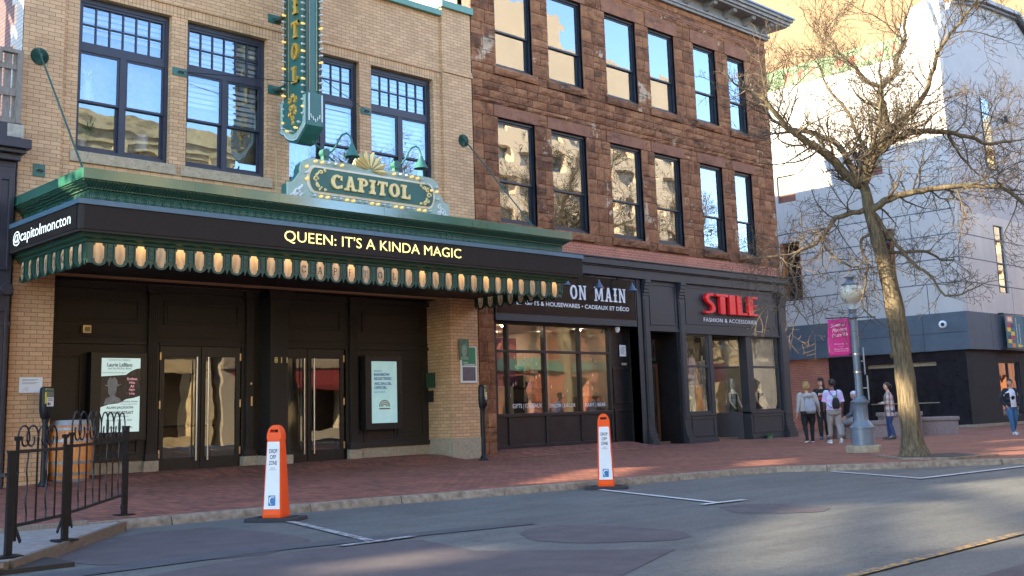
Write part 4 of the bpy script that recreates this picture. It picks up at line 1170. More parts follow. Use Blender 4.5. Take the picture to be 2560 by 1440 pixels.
# middle entrance 803
mb = MB(); yd = .75
mb.box(26.72, 26.83, -.0, yd+.1, 0, 3.40); mb.box(25.36, 25.42, 0, yd+.1, 0, 3.4); mb.box(25.4, 26.8, yd, yd+.1, 3.2, 3.4); mb.box(25.4, 26.72, yd, yd+.1, 2.45, 2.53)
mb.build('porch', M['charcoal_dark'], bb)
mb = MB(); frame_rect(mb, 25.80, 26.70, .12, 2.44, yd+.02, yd+.07, .11, .22)
d = mb.build('door', pm('dark oak door', (.10,.045,.02), (.15,.07,.03), 6, .35, stretch=(3,3,.4)), bb)
mb = MB(); mb.quad((25.91,yd+.045,.34),(26.59,yd+.045,.34),(26.59,yd+.045,2.33),(25.91,yd+.045,2.33)); mb.quad((25.45,yd+.045,2.55),(26.7,yd+.045,2.55),(26.7,yd+.045,3.18),(25.45,yd+.045,3.18)); mb.build('pane', M['glass_shop'], d)
mb = MB(); lay_text(mb, '803', (25.98, yd+.035, 2.62), UX, UZ, .62, .40, .01); mb.build('lettering', M['black_letter'], d)
mb = MB(); mb.box(25.5, 26.5, yd+1.0, yd+1.06, 0, 3.3); mb.box(25.4,25.45,yd+.1,yd+1,0,3.3); mb.box(26.72,26.76,yd+.1,yd+1,0,3.3); mb.build('hall_wall', pm('grey hall wall', (.30,.32,.32), (.24,.26,.26), 3, .7), bb)
# STILE shop: knee walls, windows, recessed door
YS = .02
def clothes_window(x0, x1, y0=YS):
    mb = MB()
    frame_rect(mb, x0, x1, .88, 3.33, y0, y0+.12, .07, .08, .06)
    mb.box(x0+.07, x1-.07, y0+.01, y0+.1, 2.30, 2.37)
    f = mb.build('shop_window', M['charcoal'], bb, bevel=.004)
    mb = MB()
    for z0, z1 in ((.96, 2.30), (2.37, 3.27)): mb.quad((x0+.07,y0+.06,z0),(x1-.07,y0+.06,z0),(x1-.07,y0+.06,z1),(x0+.07,y0+.06,z1))
    mb.build('pane', M['glass_shop'], f)
clothes_window(27.12, 28.36); clothes_window(30.72, 32.34)
for x0, x1 in ((27.12, 28.50), (30.42, 32.38)):
    mb = MB()
    mb.box(x0, x1, -.03, .3, -.05, .88); frame_rect(mb, x0+.1, x1-.1, .2, .78, -.05, -.031, .06); mb.box(x0-.02, x1+.02, -.07, .2, -.05, .12); mb.box(x0, x1, -.06, .3, .82, .88)
    mb.build('knee_wall', M['charcoal'], bb, bevel=.005)
for x0, x1 in ((28.36, 28.55), (30.42, 30.72)):
    mb = MB(); mb.box(x0, x1, 0, .3, .88, 3.33); mb.build('mullion', M['charcoal'], bb, bevel=.005)
yd = 1.15
# angled side lights of the doorway
mb = MB()
mb.box(28.62, 29.60, yd+.0, yd+.08, 2.30, 2.40); mb.box(28.55, 30.4, yd, yd+.08, 3.2, 3.33); mb.box(28.55,28.62,yd,yd+.08,.0,3.33); mb.box(29.58,29.66,yd,yd+.08,.0,3.33)
frame_rect(mb, 28.64, 29.56, .06, 2.29, yd+.01, yd+.06, .09, .2)
d = mb.build('door', M['charcoal_dark'], bb)
mb = MB(); mb.quad((28.73,yd+.035,.26),(29.47,yd+.035,.26),(29.47,yd+.035,2.2),(28.73,yd+.035,2.2)); mb.quad((28.62,yd+.04,2.4),(29.58,yd+.04,2.4),(29.58,yd+.04,3.2),(28.62,yd+.04,3.2)); mb.build('pane', M['glass_shop'], d)
mb = MB(); lay_text(mb, '801', (28.80, yd+.03, 2.60), UX, UZ, .55, .36, .01); mb.build('lettering', M['black_letter'], d)
mb = MB(); mb.box(29.44,29.50,yd-.06,yd-.0,1.0,1.3); mb.build('handle', M['steel'], d)
mb = MB(); mb.add([(29.66,yd,.88),(30.42,.30,.88),(30.42,.36,.88),(29.66,yd+.06,.88),(29.66,yd,.0),(30.42,.30,.0),(30.42,.36,.0),(29.66,yd+.06,.0)], [(0,1,2,3),(0,4,5,1),(3,2,6,7)])
mb.beam((29.66,yd+.03,2.34),(30.42,.33,2.34),.05,.07); mb.beam((29.66,yd+.03,3.28),(30.42,.33,3.28),.05,.09)
sl = mb.build('side_light', M['charcoal'], bb)
mb = MB(); mb.quad((29.66,yd+.03,.88),(30.42,.33,.88),(30.42,.33,3.25),(29.66,yd+.03,3.25)); mb.build('pane', M['glass_shop'], sl)
mb = MB(); mb.box(28.55, 30.5, .0, yd+.1, 3.33, 3.38); mb.box(24.0, 25.0, 0.0, .4, 3.46, 3.5); mb.box(25.4,26.8,0.1,.85,3.40,3.44); mb.build('porch_ceiling', M['charcoal_dark'], bb)
# shop rooms
mb = MB(); mb.box(19.2, 24.9, 4.6, 4.7, 0, 3.6); mb.box(19.12, 24.9, YG+.1, 4.6, 3.46, 3.52); mb.box(19.12, 19.2, YG+.1, 4.6, 0, 3.46); mb.box(24.86, 24.9, YG+.15, 4.6, 0, 3.46)
mb.box(22.66, 22.7, 1.6, 4.6, .1, 3.4)
mb.build('shop_room_wall', M['room'], bb)
mb = MB(); mb.box(19.12, 32.6, YG+.12, 4.6, .02, .09); mb.build('shop_floor', M['room_floor'], bb)
mb = MB(); mb.box(27.0, 32.6, 3.6, 3.7, 0, 3.5); mb.box(27.0, 32.6, .31, 3.6, 3.42, 3.48); mb.box(27.0, 27.08, .3, 3.6, 0, 3.4); mb.box(32.5, 32.6, .3, 3.6, 0, 3.4)
mb.build('boutique_wall', pm('pale boutique wall', (.24,.23,.21), (.16,.155,.14), 2, .8), bb)
M['downlight_and_fill'] = emis('ceiling downlight', (1,.86,.62), 22)
mb = MB()
for x, y in ((27.7,.8),(28.1,1.6),(29.6,.6),(31.3,.9),(31.9,1.6),(30.2,2.2),(28.9,2.6),(20.6,2.2),(21.9,3.0),(23.3,2.4),(23.6,1.2),(20.4,1.0)): mb.tube([(x,y,3.405),(x,y,3.418)], .07, 12)  # last five are fill lights added to brighten the gift shop
mb.build('downlight_and_fill', M['downlight_and_fill'], bb)

# ---- signs and goods (things of their own)
sb = thing('shop_sign', 'glossy black gift shop sign board lettered ON MAIN in white', 'sign', (21.95, 0, 3.62))
mb = MB(); mb.box(19.16, 24.78, -.03, .015, 3.63, 4.80); mb.build('board', M['board_green'], sb)
mb = MB(); frame_rect(mb, 19.13, 24.80, 3.621, 4.84, -.045, -.031, .03); mb.build('board_frame', M['charcoal_dark'], sb)
mb = MB(); x = 21.98
for ch in 'ON MAIN':
    if ch == ' ': x += .28; continue
    x += slab_letter(mb, ch, (x, -.031, 4.14), UX, UZ, .40, .88, .012, .20, .10)+.055
mb.build('name_lettering', M['white_letter'], sb)
mb = MB(); lay_text(mb, 'GIFTS & HOUSEWARES • CADEAUX ET DÉCO', (20.22, -.034, 3.90), UX, UZ, 4.27, .145, .018)
mb.build('small_lettering', M['white_letter'], sb)
mb = MB()
for x in (19.60, 19.86): mb.prism([(x,3.9),(x+.22,3.9),(x+.11,4.1)], 'y', -.034, -.0315)
mb.build('emblem', M['white_letter'], sb)
st_ = thing('letter_sign', 'raised red capital letters reading STILE on the charcoal fascia', 'sign', (29.5, -.05, 4.0))
def stile(ch):
    if ch == 'S': return [[(.62,.86),(.66,1.0),(.30,1.0),(.12,.92),(.06,.76),(.16,.56),(.50,.36),(.50,.18),(.36,.10),(.02,.12),(.0,0),(.44,0),(.70,.10),(.76,.28),(.66,.48),(.34,.68),(.34,.80),(.44,.87)]]
    if ch == 'T': return [rc(.26,.62,0,.86), rc(0,.86,.865,1)]
    if ch == 'I': return [rc(0,.38,0,1)]
    if ch == 'L': return [rc(0,.36,0,1), rc(.365,.72,0,.13)]
    if ch == 'E': return [rc(0,.36,0,1), rc(.365,.72,0,.12), rc(.365,.62,.45,.57), rc(.365,.72,.88,1)]
x = 28.06
for ch, w_ in (('S',.57),('T',.66),('I',.33),('L',.52),('E',.52)):
    mb = MB()
    for k, poly in enumerate(stile(ch)): mb.prism([(x+u*w_/(.86 if ch == 'T' else .76 if ch == 'S' else .68 if ch in 'LE' else .38), 3.99+v*.64) for u, v in poly], 'y', -.17-.002*k, -.05)
    mb.build('letter', M['red_letter'], st_, bevel=.01)
    x += w_+{'S':.06,'T':.05,'I':.10,'L':.12,'E':0}[ch]
mb = MB(); lay_text(mb, 'FASHION & ACCESSORIES', (28.10,-.047,3.735), UX, UZ, 2.92, .125, .0, .008, spacing=1.12)
tag(mb.build('sign_lettering', M['white_letter'], at=(29.5,-.05,3.73)), 'row of small white letters reading FASHION & ACCESSORIES under the red sign', 'sign lettering')
def sign_lamp(x, label):
    t = thing('sign_lamp', label, 'lamp', (x, -.2, 4.7), 'lamps over the gift shop sign')
    mb = MB(); mb.tube([(x-.28,-.17,4.80),(x-.1,-.34,4.80),(x+.02,-.42,4.70)], .012, 6); mb.tube([(x-.28,-.16,4.80),(x-.28,-.10,4.80)], .035, 10); mb.build('arm', M['iron'], t)
    mb = MB(); mb.lathe([(.02,.16),(.03,.10),(.05,.06),(.13,-.08),(.125,-.08),(.04,.04)], (x+.02,-.42,4.53), 16); mb.build('shade', pm('blue grey enamel', (.075,.10,.15), rough=.35), t, smooth='auto')
sign_lamp(22.75, 'blue shaded lamp above the letters ON'); sign_lamp(24.2, 'blue shaded lamp at the right end of the gift shop sign'); sign_lamp(21.4, 'blue shaded lamp partly behind the canopy end')
cam_ = thing('security_camera', 'small white dome camera under the gift shop sign beam', 'camera', (24.1, .1, 3.4))
mb = MB(); mb.lathe([(.07,.10),(.075,.04),(.07,0)], (24.05,.08,3.34), 14); mb.build('housing', M['white_paint'], cam_, smooth='auto'); mb = MB(); mb.ball((24.05,.08,3.33), .062, 12, 8); mb.build('lens', M['white_paint'], cam_, smooth=True)
n1 = thing('paper_notice', 'square white paper taped on the black door beside the gift shop', 'notice', (24.55, YG, 2.7))
mb = MB(); mb.box(24.42, 24.70, YG+.018, YG+.03, 2.62, 2.95); mb.build('sheet', M['white_paint'], n1)
mb = MB(); [mb.box(24.46, 24.66-.03*(i % 3), YG+.0165, YG+.0175, 2.88-i*.032, 2.892-i*.032) for i in range(7)]; mb.build('print', M['print_grey'], n1)
mb = MB(); mb.box(24.48, 24.70, YG+.018, YG+.03, 2.36, 2.43); tag(mb.build('name_strip', M['limestone'], at=(24.6,YG,2.4)), 'thin pale label strip below the paper on the black door', 'label strip')

# goods in the gift shop
gr = random.Random(5)
sh = thing('display_shelf', 'dark stepped shelves of small gifts behind the middle gift shop pane', 'shelf', (22.2, 2.0, .1))
mb = MB()
for z in (.95, 1.35, 1.75, 2.15): mb.box(21.75, 22.62, 1.7, 2.1, z, z+.035)
for x in (21.75, 22.60): mb.box(x, x+.03, 1.7, 2.1, .1, 2.3)
mb.build('shelf_frame', M['plain_dark'], sh)
GC = [pm('orange gift', (.6,.16,.04), rough=.6), pm('cream gift', (.62,.55,.42), rough=.6), pm('blue gift', (.05,.14,.4), rough=.5), pm('tan gift', (.35,.22,.12), rough=.7), pm('teal gift', (.05,.3,.3), rough=.5)]
i = 0
for z in (.985, 1.385, 1.785, 2.185):
    for k in range(3):
        x = 21.86+k*.27; h = gr.uniform(.12,.24); mb = MB()
        if (i % 2): mb.box(x-.07, x+.07, 1.8, 1.92, z, z+h)
        else: mb.lathe([(.05,0),(.07,h*.3),(.06,h*.7),(.03,h*.8),(.035,h)], (x,1.86,z), 10)
        lv = ('lowest','second','third','top')[(.985,1.385,1.785,2.185).index(z)]; pl = ('left','middle','right')[k]; cn_ = ('orange','cream','blue','tan','teal')[i % 5]
        tag(mb.build('gift_box' if i % 2 else 'vase', GC[i % 5], at=(x,1.86,z)), f'{cn_} {"boxed gift" if i % 2 else "little vase"} at the {pl} of the {lv} gift shelf', 'gift box' if i % 2 else 'vase', 'gifts on the shelves'); i += 1
tb = thing('display_table', 'white display table standing in the gift shop window', 'table', (21.9, 1.2, .1))
mb = MB(); mb.box(21.3, 22.4, .95, 1.5, .98, 1.03); mb.build('tabletop', M['white_paint'], tb)
for x in (21.35, 22.31):
    for y in (.98, 1.44): mb = MB(); mb.box(x, x+.05, y, y+.05, .09, .98); mb.build('leg', M['white_paint'], tb)
vz = MB(); vz.lathe([(.06,0),(.10,.12),(.08,.28),(.03,.34),(.04,.40)], (21.5,1.2,1.03), 14); tag(vz.build('vase', M['white_paint'], at=(21.5,1.2,1.03), smooth='auto'), 'white vase on the white display table', 'vase')
bn = MB(); bn.box(20.12, 20.85, 1.0, 1.02, 1.8, 3.1); tag(bn.build('hanging_cloth', pm('plum cloth', (.10,.02,.06), (.13,.03,.08), 5, .8), at=(20.5,1,3.1)), 'plum cloth panel hanging behind the gift shop pane', 'cloth')
fx = MB(); fx.box(24.0, 24.7, 1.4, 1.9, .09, 1.5) ; tag(fx.build('cabinet', M['room_floor'], at=(24.3,1.6,.1)), 'brown cabinet at the right end of the gift shop', 'cabinet')
dp0 = None
for k in range(26):
    x = gr.uniform(20.2, 23.8); z = gr.uniform(1.5, 2.6); y = .62+gr.uniform(0,.2)
    if dp0 is None:
        mb = MB(); mb.tube([(x,y,z+.06),(x,y,z+.02),(x,y,z-.02),(x,y,z-.05)], [.003,.014,.024,.006], 8); dp0 = mb.build('paper_raindrop', M['white_paint'], at=(x,y,z))
        tag(dp0, 'small white paper raindrop hanging in the gift shop window', 'raindrop', 'raindrops hanging in the shop window')
    else:
        c = dp0.copy(); COL.objects.link(c); c.location = (x, y, z)

# STILE window display
def dress(x, y, z0, z1, m, label, w_=.2):
    t = thing('dress', label, 'dress', (x, y, z0))
    h = z1-z0
    mb = MB(); mb.loft([(x,y,z0,w_,.14,0),(x,y,z0+h*.35,w_*.75,.11,0),(x,y,z0+h*.58,w_*.42,.08,0),(x,y,z0+h*.8,w_*.55,.09,0),(x,y,z0+h*.93,w_*.45,.07,0),(x,y,z1,w_*.15,.04,0)], 14); mb.build('cloth', m, t, smooth=True)
    mb = MB(); mb.tube([(x-.16,y,z1-.03),(x,y,z1+.03),(x+.16,y,z1-.03)], .01, 5); mb.tube([(x,y,z1+.03),(x,y,z1+.12)], .006, 5); mb.build('hanger', M['steel'], t)
dress(28.12, .52, 1.75, 2.62, pm('lilac dress', (.52,.42,.60), (.45,.36,.52), 8, .8), 'lilac dress hanging high in the left boutique window')
dress(28.45, .55, .92, 1.75, pm('orange dress', (.85,.16,.05), (.75,.12,.04), 8, .8), 'orange dress low in the left boutique window', .22)
dress(27.90, .5, .92, 1.40, pm('lime dress', (.40,.55,.10), (.30,.42,.08), 8, .8), 'short lime dress at the left edge of the boutique window', .16)
mb = MB(); mb.box(27.6, 28.3, .5, 1.2, .88, .97); mb.loft([(28.1,.8,.97,.22,.2,0),(28.1,.8,1.05,.2,.18,0),(28.1,.8,1.13,.08,.08,0)], 12); tag(mb.build('folded_clothes', pm('teal blue fabric', (.04,.14,.22), (.06,.2,.28), 8, .8), at=(28,.8,.9)), 'pile of blue folded clothes on the left boutique window ledge', 'clothes')
M['mannequin'] = pm('cream mannequin', (.62,.55,.44), rough=.4)
def mannequin(x, y, label, wear):
    t = thing('mannequin', label, 'mannequin', (x, y, .09))
    mb = MB(); z = .09
    mb.loft([(x,y,z+.82,.15,.10,0),(x,y,z+.95,.16,.11,0),(x,y,z+1.1,.12,.09,0),(x,y,z+1.3,.16,.11,0),(x,y,z+1.42,.18,.10,0),(x,y,z+1.48,.08,.07,0),(x,y,z+1.55,.05,.05,0)], 14)
    for s in (-1, 1):
        mb.tube([(x+s*.08,y,z+.9),(x+s*.08,y-.02,z+.5),(x+s*.075,y,z+.1),(x+s*.075,y-.10,z+.02)], [.085,.06,.04,.03], 8)
        mb.tube([(x+s*.19,y,z+1.41),(x+s*.25,y-.05,z+1.15),(x+s*.20,y-.18,z+.95),(x+s*.20,y-.24,z+.90)], [.045,.038,.03,.02], 8)
    mb.build('figure', M['mannequin'], t, smooth=True)
    mb = MB(); mb.loft([(x,y,z+.60,.24,.18,0),(x,y,z+.80,.19,.14,0),(x,y,z+1.08,.145,.11,0),(x,y,z+1.3,.19,.13,0),(x,y,z+1.40,.20,.12,0)], 14); mb.build('outfit', wear, t, smooth=True)
mannequin(31.75, .48, 'headless mannequin in a black outfit in the right boutique window', pm('black dress', (.015,.015,.02), rough=.8))
mannequin(32.2, .78, 'headless mannequin in purple farther back in the right boutique window', pm('purple dress', (.10,.04,.14), rough=.8))
mannequin(30.95, 1.0, 'headless mannequin in dark green beside the boutique doorway', pm('dark green dress', (.02,.05,.035), rough=.8))
mb = MB(); mb.loft([(30.0,1.25,.1,.2,.16,0),(30.0,1.25,.5,.15,.12,0),(30.0,1.25,.95,.08,.08,0)], 12); tag(mb.build('skirt', pm('magenta skirt', (.35,.04,.33), rough=.8), at=(30,1.25,.1), smooth=True), 'magenta skirt standing behind the boutique side light', 'skirt')
mb = MB(); mb.loft([(31.2,-.16,-.0,.16,.07,0),(31.2,-.16,.05,.13,.06,0),(31.2,-.16,.09,.04,.03,0)], 8)
for i in range(24):
    a = i*2.4; mb.tube([(31.2,-.16,.02),(31.2+.12*math.cos(a),-.16+.05*math.sin(a),.07+.03*(i % 3)),(31.2+.2*math.cos(a),-.16+.08*math.sin(a),.06+.04*(i % 4))], [.01,.012,.002], 4)
tag(mb.build('weed', M['leaf'], at=(31.2,-.16,0)), 'small green weed at the foot of the boutique wall', 'weed')
# ------------------------------------------------------------------ ground
def asphalt_mat():
    n = NT('asphalt'); vec = n.coord()
    f = n.noise(vec, .5, 6, .65)
    c = n.ramp(f, [(.3, (.080,.086,.077)), (.7, (.125,.130,.114))])
    g = n.ramp(n.noise(vec, 85, 4, .75), [(.3, (.42,)*3), (.72, (1.6,)*3)])
    c = n.mix(1, c, g, 'MULTIPLY')
    ms = n.new('ShaderNodeMapping'); ms.inputs['Scale'].default_value = (.35, 2.6, 1); n.link(vec, ms.inputs[0])
    c = n.mix(1, c, n.ramp(n.noise(ms.outputs[0], 1.5, 6, .65), [(.3, (.78,.78,.8)), (.7, (1.2,1.19,1.17))]), 'MULTIPLY')
    c = n.mix(1, c, n.ramp(n.noise(vec, 11, 5, .7), [(.3, (.82,)*3), (.7, (1.18,)*3)]), 'MULTIPLY')
    wear = n.ramp(n.noise(vec, 4.5, 5, .7), [(.60, (0,0,0)), (.75, (1,1,1))])
    c = n.mix(n.math('MULTIPLY', wear, .35), c, (.14,.13,.12))
    oil = n.ramp(n.noise(vec, 1.9, 4, .6), [(.66, (0,0,0)), (.72, (1,1,1))])
    c = n.mix(n.math('MULTIPLY', oil, .5), c, (.032,.032,.034))
    vo = n.new('ShaderNodeTexVoronoi', feature='DISTANCE_TO_EDGE'); vo.inputs['Scale'].default_value = .42
    wv = n.new('ShaderNodeVectorMath', operation='MULTIPLY_ADD'); nz = n.new('ShaderNodeTexNoise'); nz.inputs['Scale'].default_value = 1.6; nz.inputs['Detail'].default_value = 6; n.link(vec, nz.inputs['Vector'])
    n.link(nz.outputs['Color'], wv.inputs[0]); wv.inputs[1].default_value = (1.1,1.1,0); n.link(vec, wv.inputs[2]); n.link(wv.outputs[0], vo.inputs['Vector'])
    ck = n.ramp(vo.outputs['Distance'], [(.002, (1,1,1)), (.008, (0,0,0))]); mk = n.ramp(n.noise(vec, .35, 2), [(.5, (0,0,0)), (.62, (.5,.5,.5))])
    c = n.mix(n.math('MULTIPLY', ck, mk), c, (.022,.022,.024))
    sp_ = n.ramp(n.noise(vec, 55, 2, .5), [(.70, (0,0,0)), (.74, (.7,.7,.7))]); c = n.mix(sp_, c, (.26,.25,.23))
    dk_ = n.ramp(n.noise(vec, 9, 3, .6), [(.66, (0,0,0)), (.71, (.8,.8,.8))]); c = n.mix(dk_, c, (.035,.036,.038))
    n.set(Base_Color=c, Roughness=.72); n.bump(n.noise(vec, 160, 3), .5, .008); return n.m
M['asphalt'] = asphalt_mat()
M['patch'] = pm('reddish asphalt patch', (.098,.082,.080), (.068,.058,.058), 3, .8, bump=.4, bscale=200)
M['patch_dark'] = pm('new asphalt strip', (.055,.058,.064), (.075,.077,.08), 4, .7, bump=.3, bscale=220)
def worn_paint(name, col, th=.52):
    n = NT(name); vec = n.coord()
    f = n.ramp(n.noise(vec, 14, 6, .75), [(th-.06, (0,0,0)), (th+.06, (1,1,1))])
    n.set(Base_Color=n.mix(f, col, (.10,.098,.095)), Roughness=.7); return n.m
M['road_white'] = worn_paint('worn white road paint', (.52,.51,.48), .60)
M['road_white2'] = worn_paint('very worn white road paint', (.42,.41,.39), .50)
M['road_yellow'] = worn_paint('worn yellow road paint', (.46,.27,.05), .47)
def paver_mat():
    n = NT('brick pavers'); vec = n.coord()
    mp = n.new('ShaderNodeMapping'); mp.inputs['Rotation'].default_value = (0,0,R(90)); n.link(vec, mp.inputs[0])
    br = n.new('ShaderNodeTexBrick'); br.inputs['Scale'].default_value = 1; br.inputs['Brick Width'].default_value = .2; br.inputs['Row Height'].default_value = .1
    br.inputs['Mortar Size'].default_value = .006; br.inputs['Color1'].default_value = (.34,.115,.06,1); br.inputs['Color2'].default_value = (.15,.052,.032,1); br.inputs['Mortar'].default_value = (.035,.024,.02,1)
    n.link(mp.outputs[0], br.inputs['Vector'])
    c = n.mix(1, br.outputs['Color'], n.ramp(n.noise(vec, .8, 5, .65), [(.3, (.72,)*3), (.7, (1.15,1.1,1.1))]), 'MULTIPLY')
    mp2 = n.new('ShaderNodeMapping'); mp2.inputs['Scale'].default_value = (1.2, 6, 1); mp2.inputs['Rotation'].default_value = (0,0,R(-8)); n.link(vec, mp2.inputs[0])
    s = n.ramp(n.noise(mp2.outputs[0], 1.6, 7, .8), [(.58, (0,0,0)), (.70, (1,1,1))])
    c = n.mix(n.math('MULTIPLY', s, .5), c, (.30,.25,.22))
    n.set(Base_Color=c, Roughness=.75); n.bump(n.math('ADD', n.math('MULTIPLY', br.outputs['Fac'], -1), n.math('MULTIPLY', n.noise(vec, 60, 3), .5)), .4, .006); return n.m
M['paver'] = paver_mat()
M['kerb'] = pm('granite kerb', (.31,.255,.18), (.13,.10,.066), 9, .8, bump=.35, bscale=40)
mb = MB(); mb.quad((-400,-400,-.16),(400,-400,-.16),(400,400,-.16),(-400,400,-.16)); struct(mb.build('ground', M['patch_dark']))
mb = MB(); mb.quad((-150,-23,-.10),(150,-23,-.10),(150,-7,-.10),(-150,-7,-.10)); struct(mb.build('road', M['asphalt']))
KERB = [(-60,-7.75),(-20,-7.75),(-4,-7.78),(1.5,-7.80),(4.2,-7.82),(5.9,-7.83),(7.6,-7.93),(9.4,-8.12),(11.2,-8.50),(13.0,-8.72),(14.6,-8.98),(16.2,-9.18),(17.1,-9.42),(17.75,-10.15),(18.6,-10.9),(19.5,-11.55),(20.3,-12.4),(21.3,-13.15),(22.6,-13.6),(25,-13.8),(60,-13.8),(120,-13.8)]
def kerb_y(x):
    for (a, ya), (b, yb) in zip(KERB, KERB[1:]):
        if a <= x <= b: return ya+(yb-ya)*(x-a)/(b-a)
    return KERB[-1][1]
AX = [(-60,.07),(7.0,.07),(7.9,.15),(17.4,.15),(17.9,.0),(18.5,.02),(19.2,.18),(24.6,.18),(25.3,.05),(28,.0),(29,.06),(30.5,.0),(120,0)]
def lift(x, y):
    A = 0
    for (a, za), (b, zb) in zip(AX, AX[1:]):
        if a <= x <= b: A = za+(zb-za)*(x-a)/(b-a); break
    t = max(0, min(1, (y+1.0)/1.4)); return A*t*t*(3-2*t)
# pavement: one draped sheet from kerb to the buildings and over the side street
xs = sorted({x for x, _ in KERB} | {x*.5 for x in range(-40, 90)} | {x for x, _ in AX if -60 <= x <= 120})
mb = MB(); rows = 14
vs = []; 
for x in xs:
    yk = kerb_y(x)+.15; yend = 1.3 if x < 32.9 else 60
    for j in range(rows+1):
        t = j/rows
        y = yk+(yend-yk)*t if x >= 32.9 else (yk+(-1.2-yk)*(t/.4) if t < .4 else -1.2+(1.3+1.2)*((t-.4)/.6))
        vs.append((x, y, lift(x, y)))
fs = []
for i in range(len(xs)-1):
    for j in range(rows): a = i*(rows+1)+j; fs.append((a, a+rows+1, a+rows+2, a+1))
mb.add(vs, fs); struct(mb.build('pavement', M['paver'], smooth=True))
# kerb stones
mb = MB(); kr = random.Random(2)
pts = [Vector((x, y, 0)) for x, y in KERB[2:-1]]
L = [0]
for a, b in zip(pts, pts[1:]): L.append(L[-1]+(b-a).length)
def at_len(s):
    for i in range(len(pts)-1):
        if s <= L[i+1]: t = (s-L[i])/(L[i+1]-L[i]); return pts[i].lerp(pts[i+1], t)
    return pts[-1]
s = 0
while s < L[-1]-.1:
    l = min(kr.uniform(1.25, 2.1), L[-1]-s); k = max(2, int(l/.35))
    row = []
    for i in range(k+1):
        q = s+.006+(l-.012)*i/k; p = at_len(q); d = (at_len(min(q+.05, L[-1]))-at_len(max(q-.05, 0))).normalized(); n_ = Vector((d.y, -d.x, 0))
        j = kr.uniform(-.012,.012); 
        row.append([p-n_*.155+Vector((0,0,.002)), p-n_*.02+Vector((0,0,.004)), p+n_*(.003+j)+Vector((0,0,-.018)), p+n_*(.035+j)+Vector((0,0,-.12)), p-n_*.155+Vector((0,0,-.12))])
    vs = [p for r_ in row for p in r_]; fs = []
    for i in range(k):
        for m_ in range(5): fs.append((i*5+m_, (i+1)*5+m_, (i+1)*5+(m_+1) % 5, i*5+(m_+1) % 5))
    fs += [[0,1,2,3,4], [k*5+m_ for m_ in range(5)][::-1]]
    mb.add(vs, fs); s += l
struct(mb.build('kerb', M['kerb'], smooth='auto'))
def flat(name, pts, m, z): 
    mb = MB(); mb.add([(x, y, z) for x, y in pts], [list(range(len(pts)))]); return struct(mb.build(name, m))
def strip(p, q, w_):
    p = Vector((*p, 0)); q = Vector((*q, 0)); d = (q-p).normalized(); n_ = Vector((-d.y, d.x, 0))*w_/2
    return [(v.x, v.y) for v in (p-n_, q-n_, q+n_, p+n_)]
def blob(cx_, cy_, rx, ry, seed, rot=0, n=26, amp=.18):
    r_ = random.Random(seed); out = []
    ph = [r_.uniform(0,6.28) for _ in range(4)]
    for i in range(n):
        a = 2*math.pi*i/n; k = 1+amp*(math.sin(2*a+ph[0])+.7*math.sin(3*a+ph[1])+.4*math.sin(5*a+ph[2])+.25*math.sin(9*a+ph[3]))/1.6
        x = rx*k*math.cos(a); y = ry*k*math.sin(a); out.append((cx_+x*math.cos(rot)-y*math.sin(rot), cy_+x*math.sin(rot)+y*math.cos(rot)))
    return out
flat('road_patch', blob(8.15,-13.05,.62,1.0,1,.2), M['patch'], -.096)
flat('road_patch', blob(11.1,-13.1,.58,.62,2,.3), M['patch'], -.096)
flat('road_patch', blob(5.4,-10.0,1.0,1.7,3,-.4), M['patch'], -.096)
flat('road_patch', [(1.5,-12.6),(4.9,-11.62),(6.0,-11.55),(6.9,-11.86),(6.6,-13.0),(7.6,-14.4),(5.0,-15.5),(1.5,-15.2)], M['patch'], -.096)
flat('road_patch', blob(13.4,-15.6,.7,.45,4,.1), M['patch'], -.096)
flat('road_patch', [(2,-16.9),(20,-17.3),(28,-17.2),(28,-22),(2,-22)], M['patch'], -.096)
flat('road_seam', [(2.0,-11.0),(5.5,-10.95),(8.5,-11.55),(8.5,-11.85),(5.6,-11.35),(2.0,-11.45)], M['patch_dark'], -.092)
flat('parking_line', strip((7.25,-9.0),(6.55,-11.5),.10), M['road_white2'], -.088)
flat('parking_line', strip((6.1,-11.64),(7.0,-11.62),.10), M['road_white2'], -.084)
flat('parking_line', strip((12.55,-9.2),(11.4,-12.2),.10), M['road_white'], -.088)
flat('parking_line', strip((11.1,-12.12),(11.9,-12.2),.10), M['road_white'], -.084)
flat('parking_line', strip((17.39,-10.29),(16.2,-12.5),.11), M['road_white'], -.088)
flat('parking_line', strip((16.1,-12.47),(21.5,-12.9),.11), M['road_white'], -.084)
for y_ in (-16.34,):
    flat('centre_line', strip((-20,y_),(60,y_),.10), M['road_yellow'], -.088)
# tree pit and edging
flat('tree_pit', [(19.65,-10.45),(20.55,-9.55),(22.2,-10.3),(21.0,-11.6),(19.75,-11.35)], pm('dark soil', (.035,.028,.022), (.06,.048,.036), 14, .95, bump=.6, bscale=50), .006)
mb = MB()
for a, b in (((19.6,-10.5),(19.75,-11.4)),((19.75,-11.4),(21.05,-11.65)),((20.55,-9.5),(19.6,-10.5))): mb.beam((*a,.012),(*b,.012),.09,.05)
struct(mb.build('pit_edging', M['kerb']))
flat('pavement_seam', strip((18.9,-1.0),(25.2,-1.0),.06), pm('pale joint', (.34,.31,.27), (.26,.23,.2), 8, .8), .03)

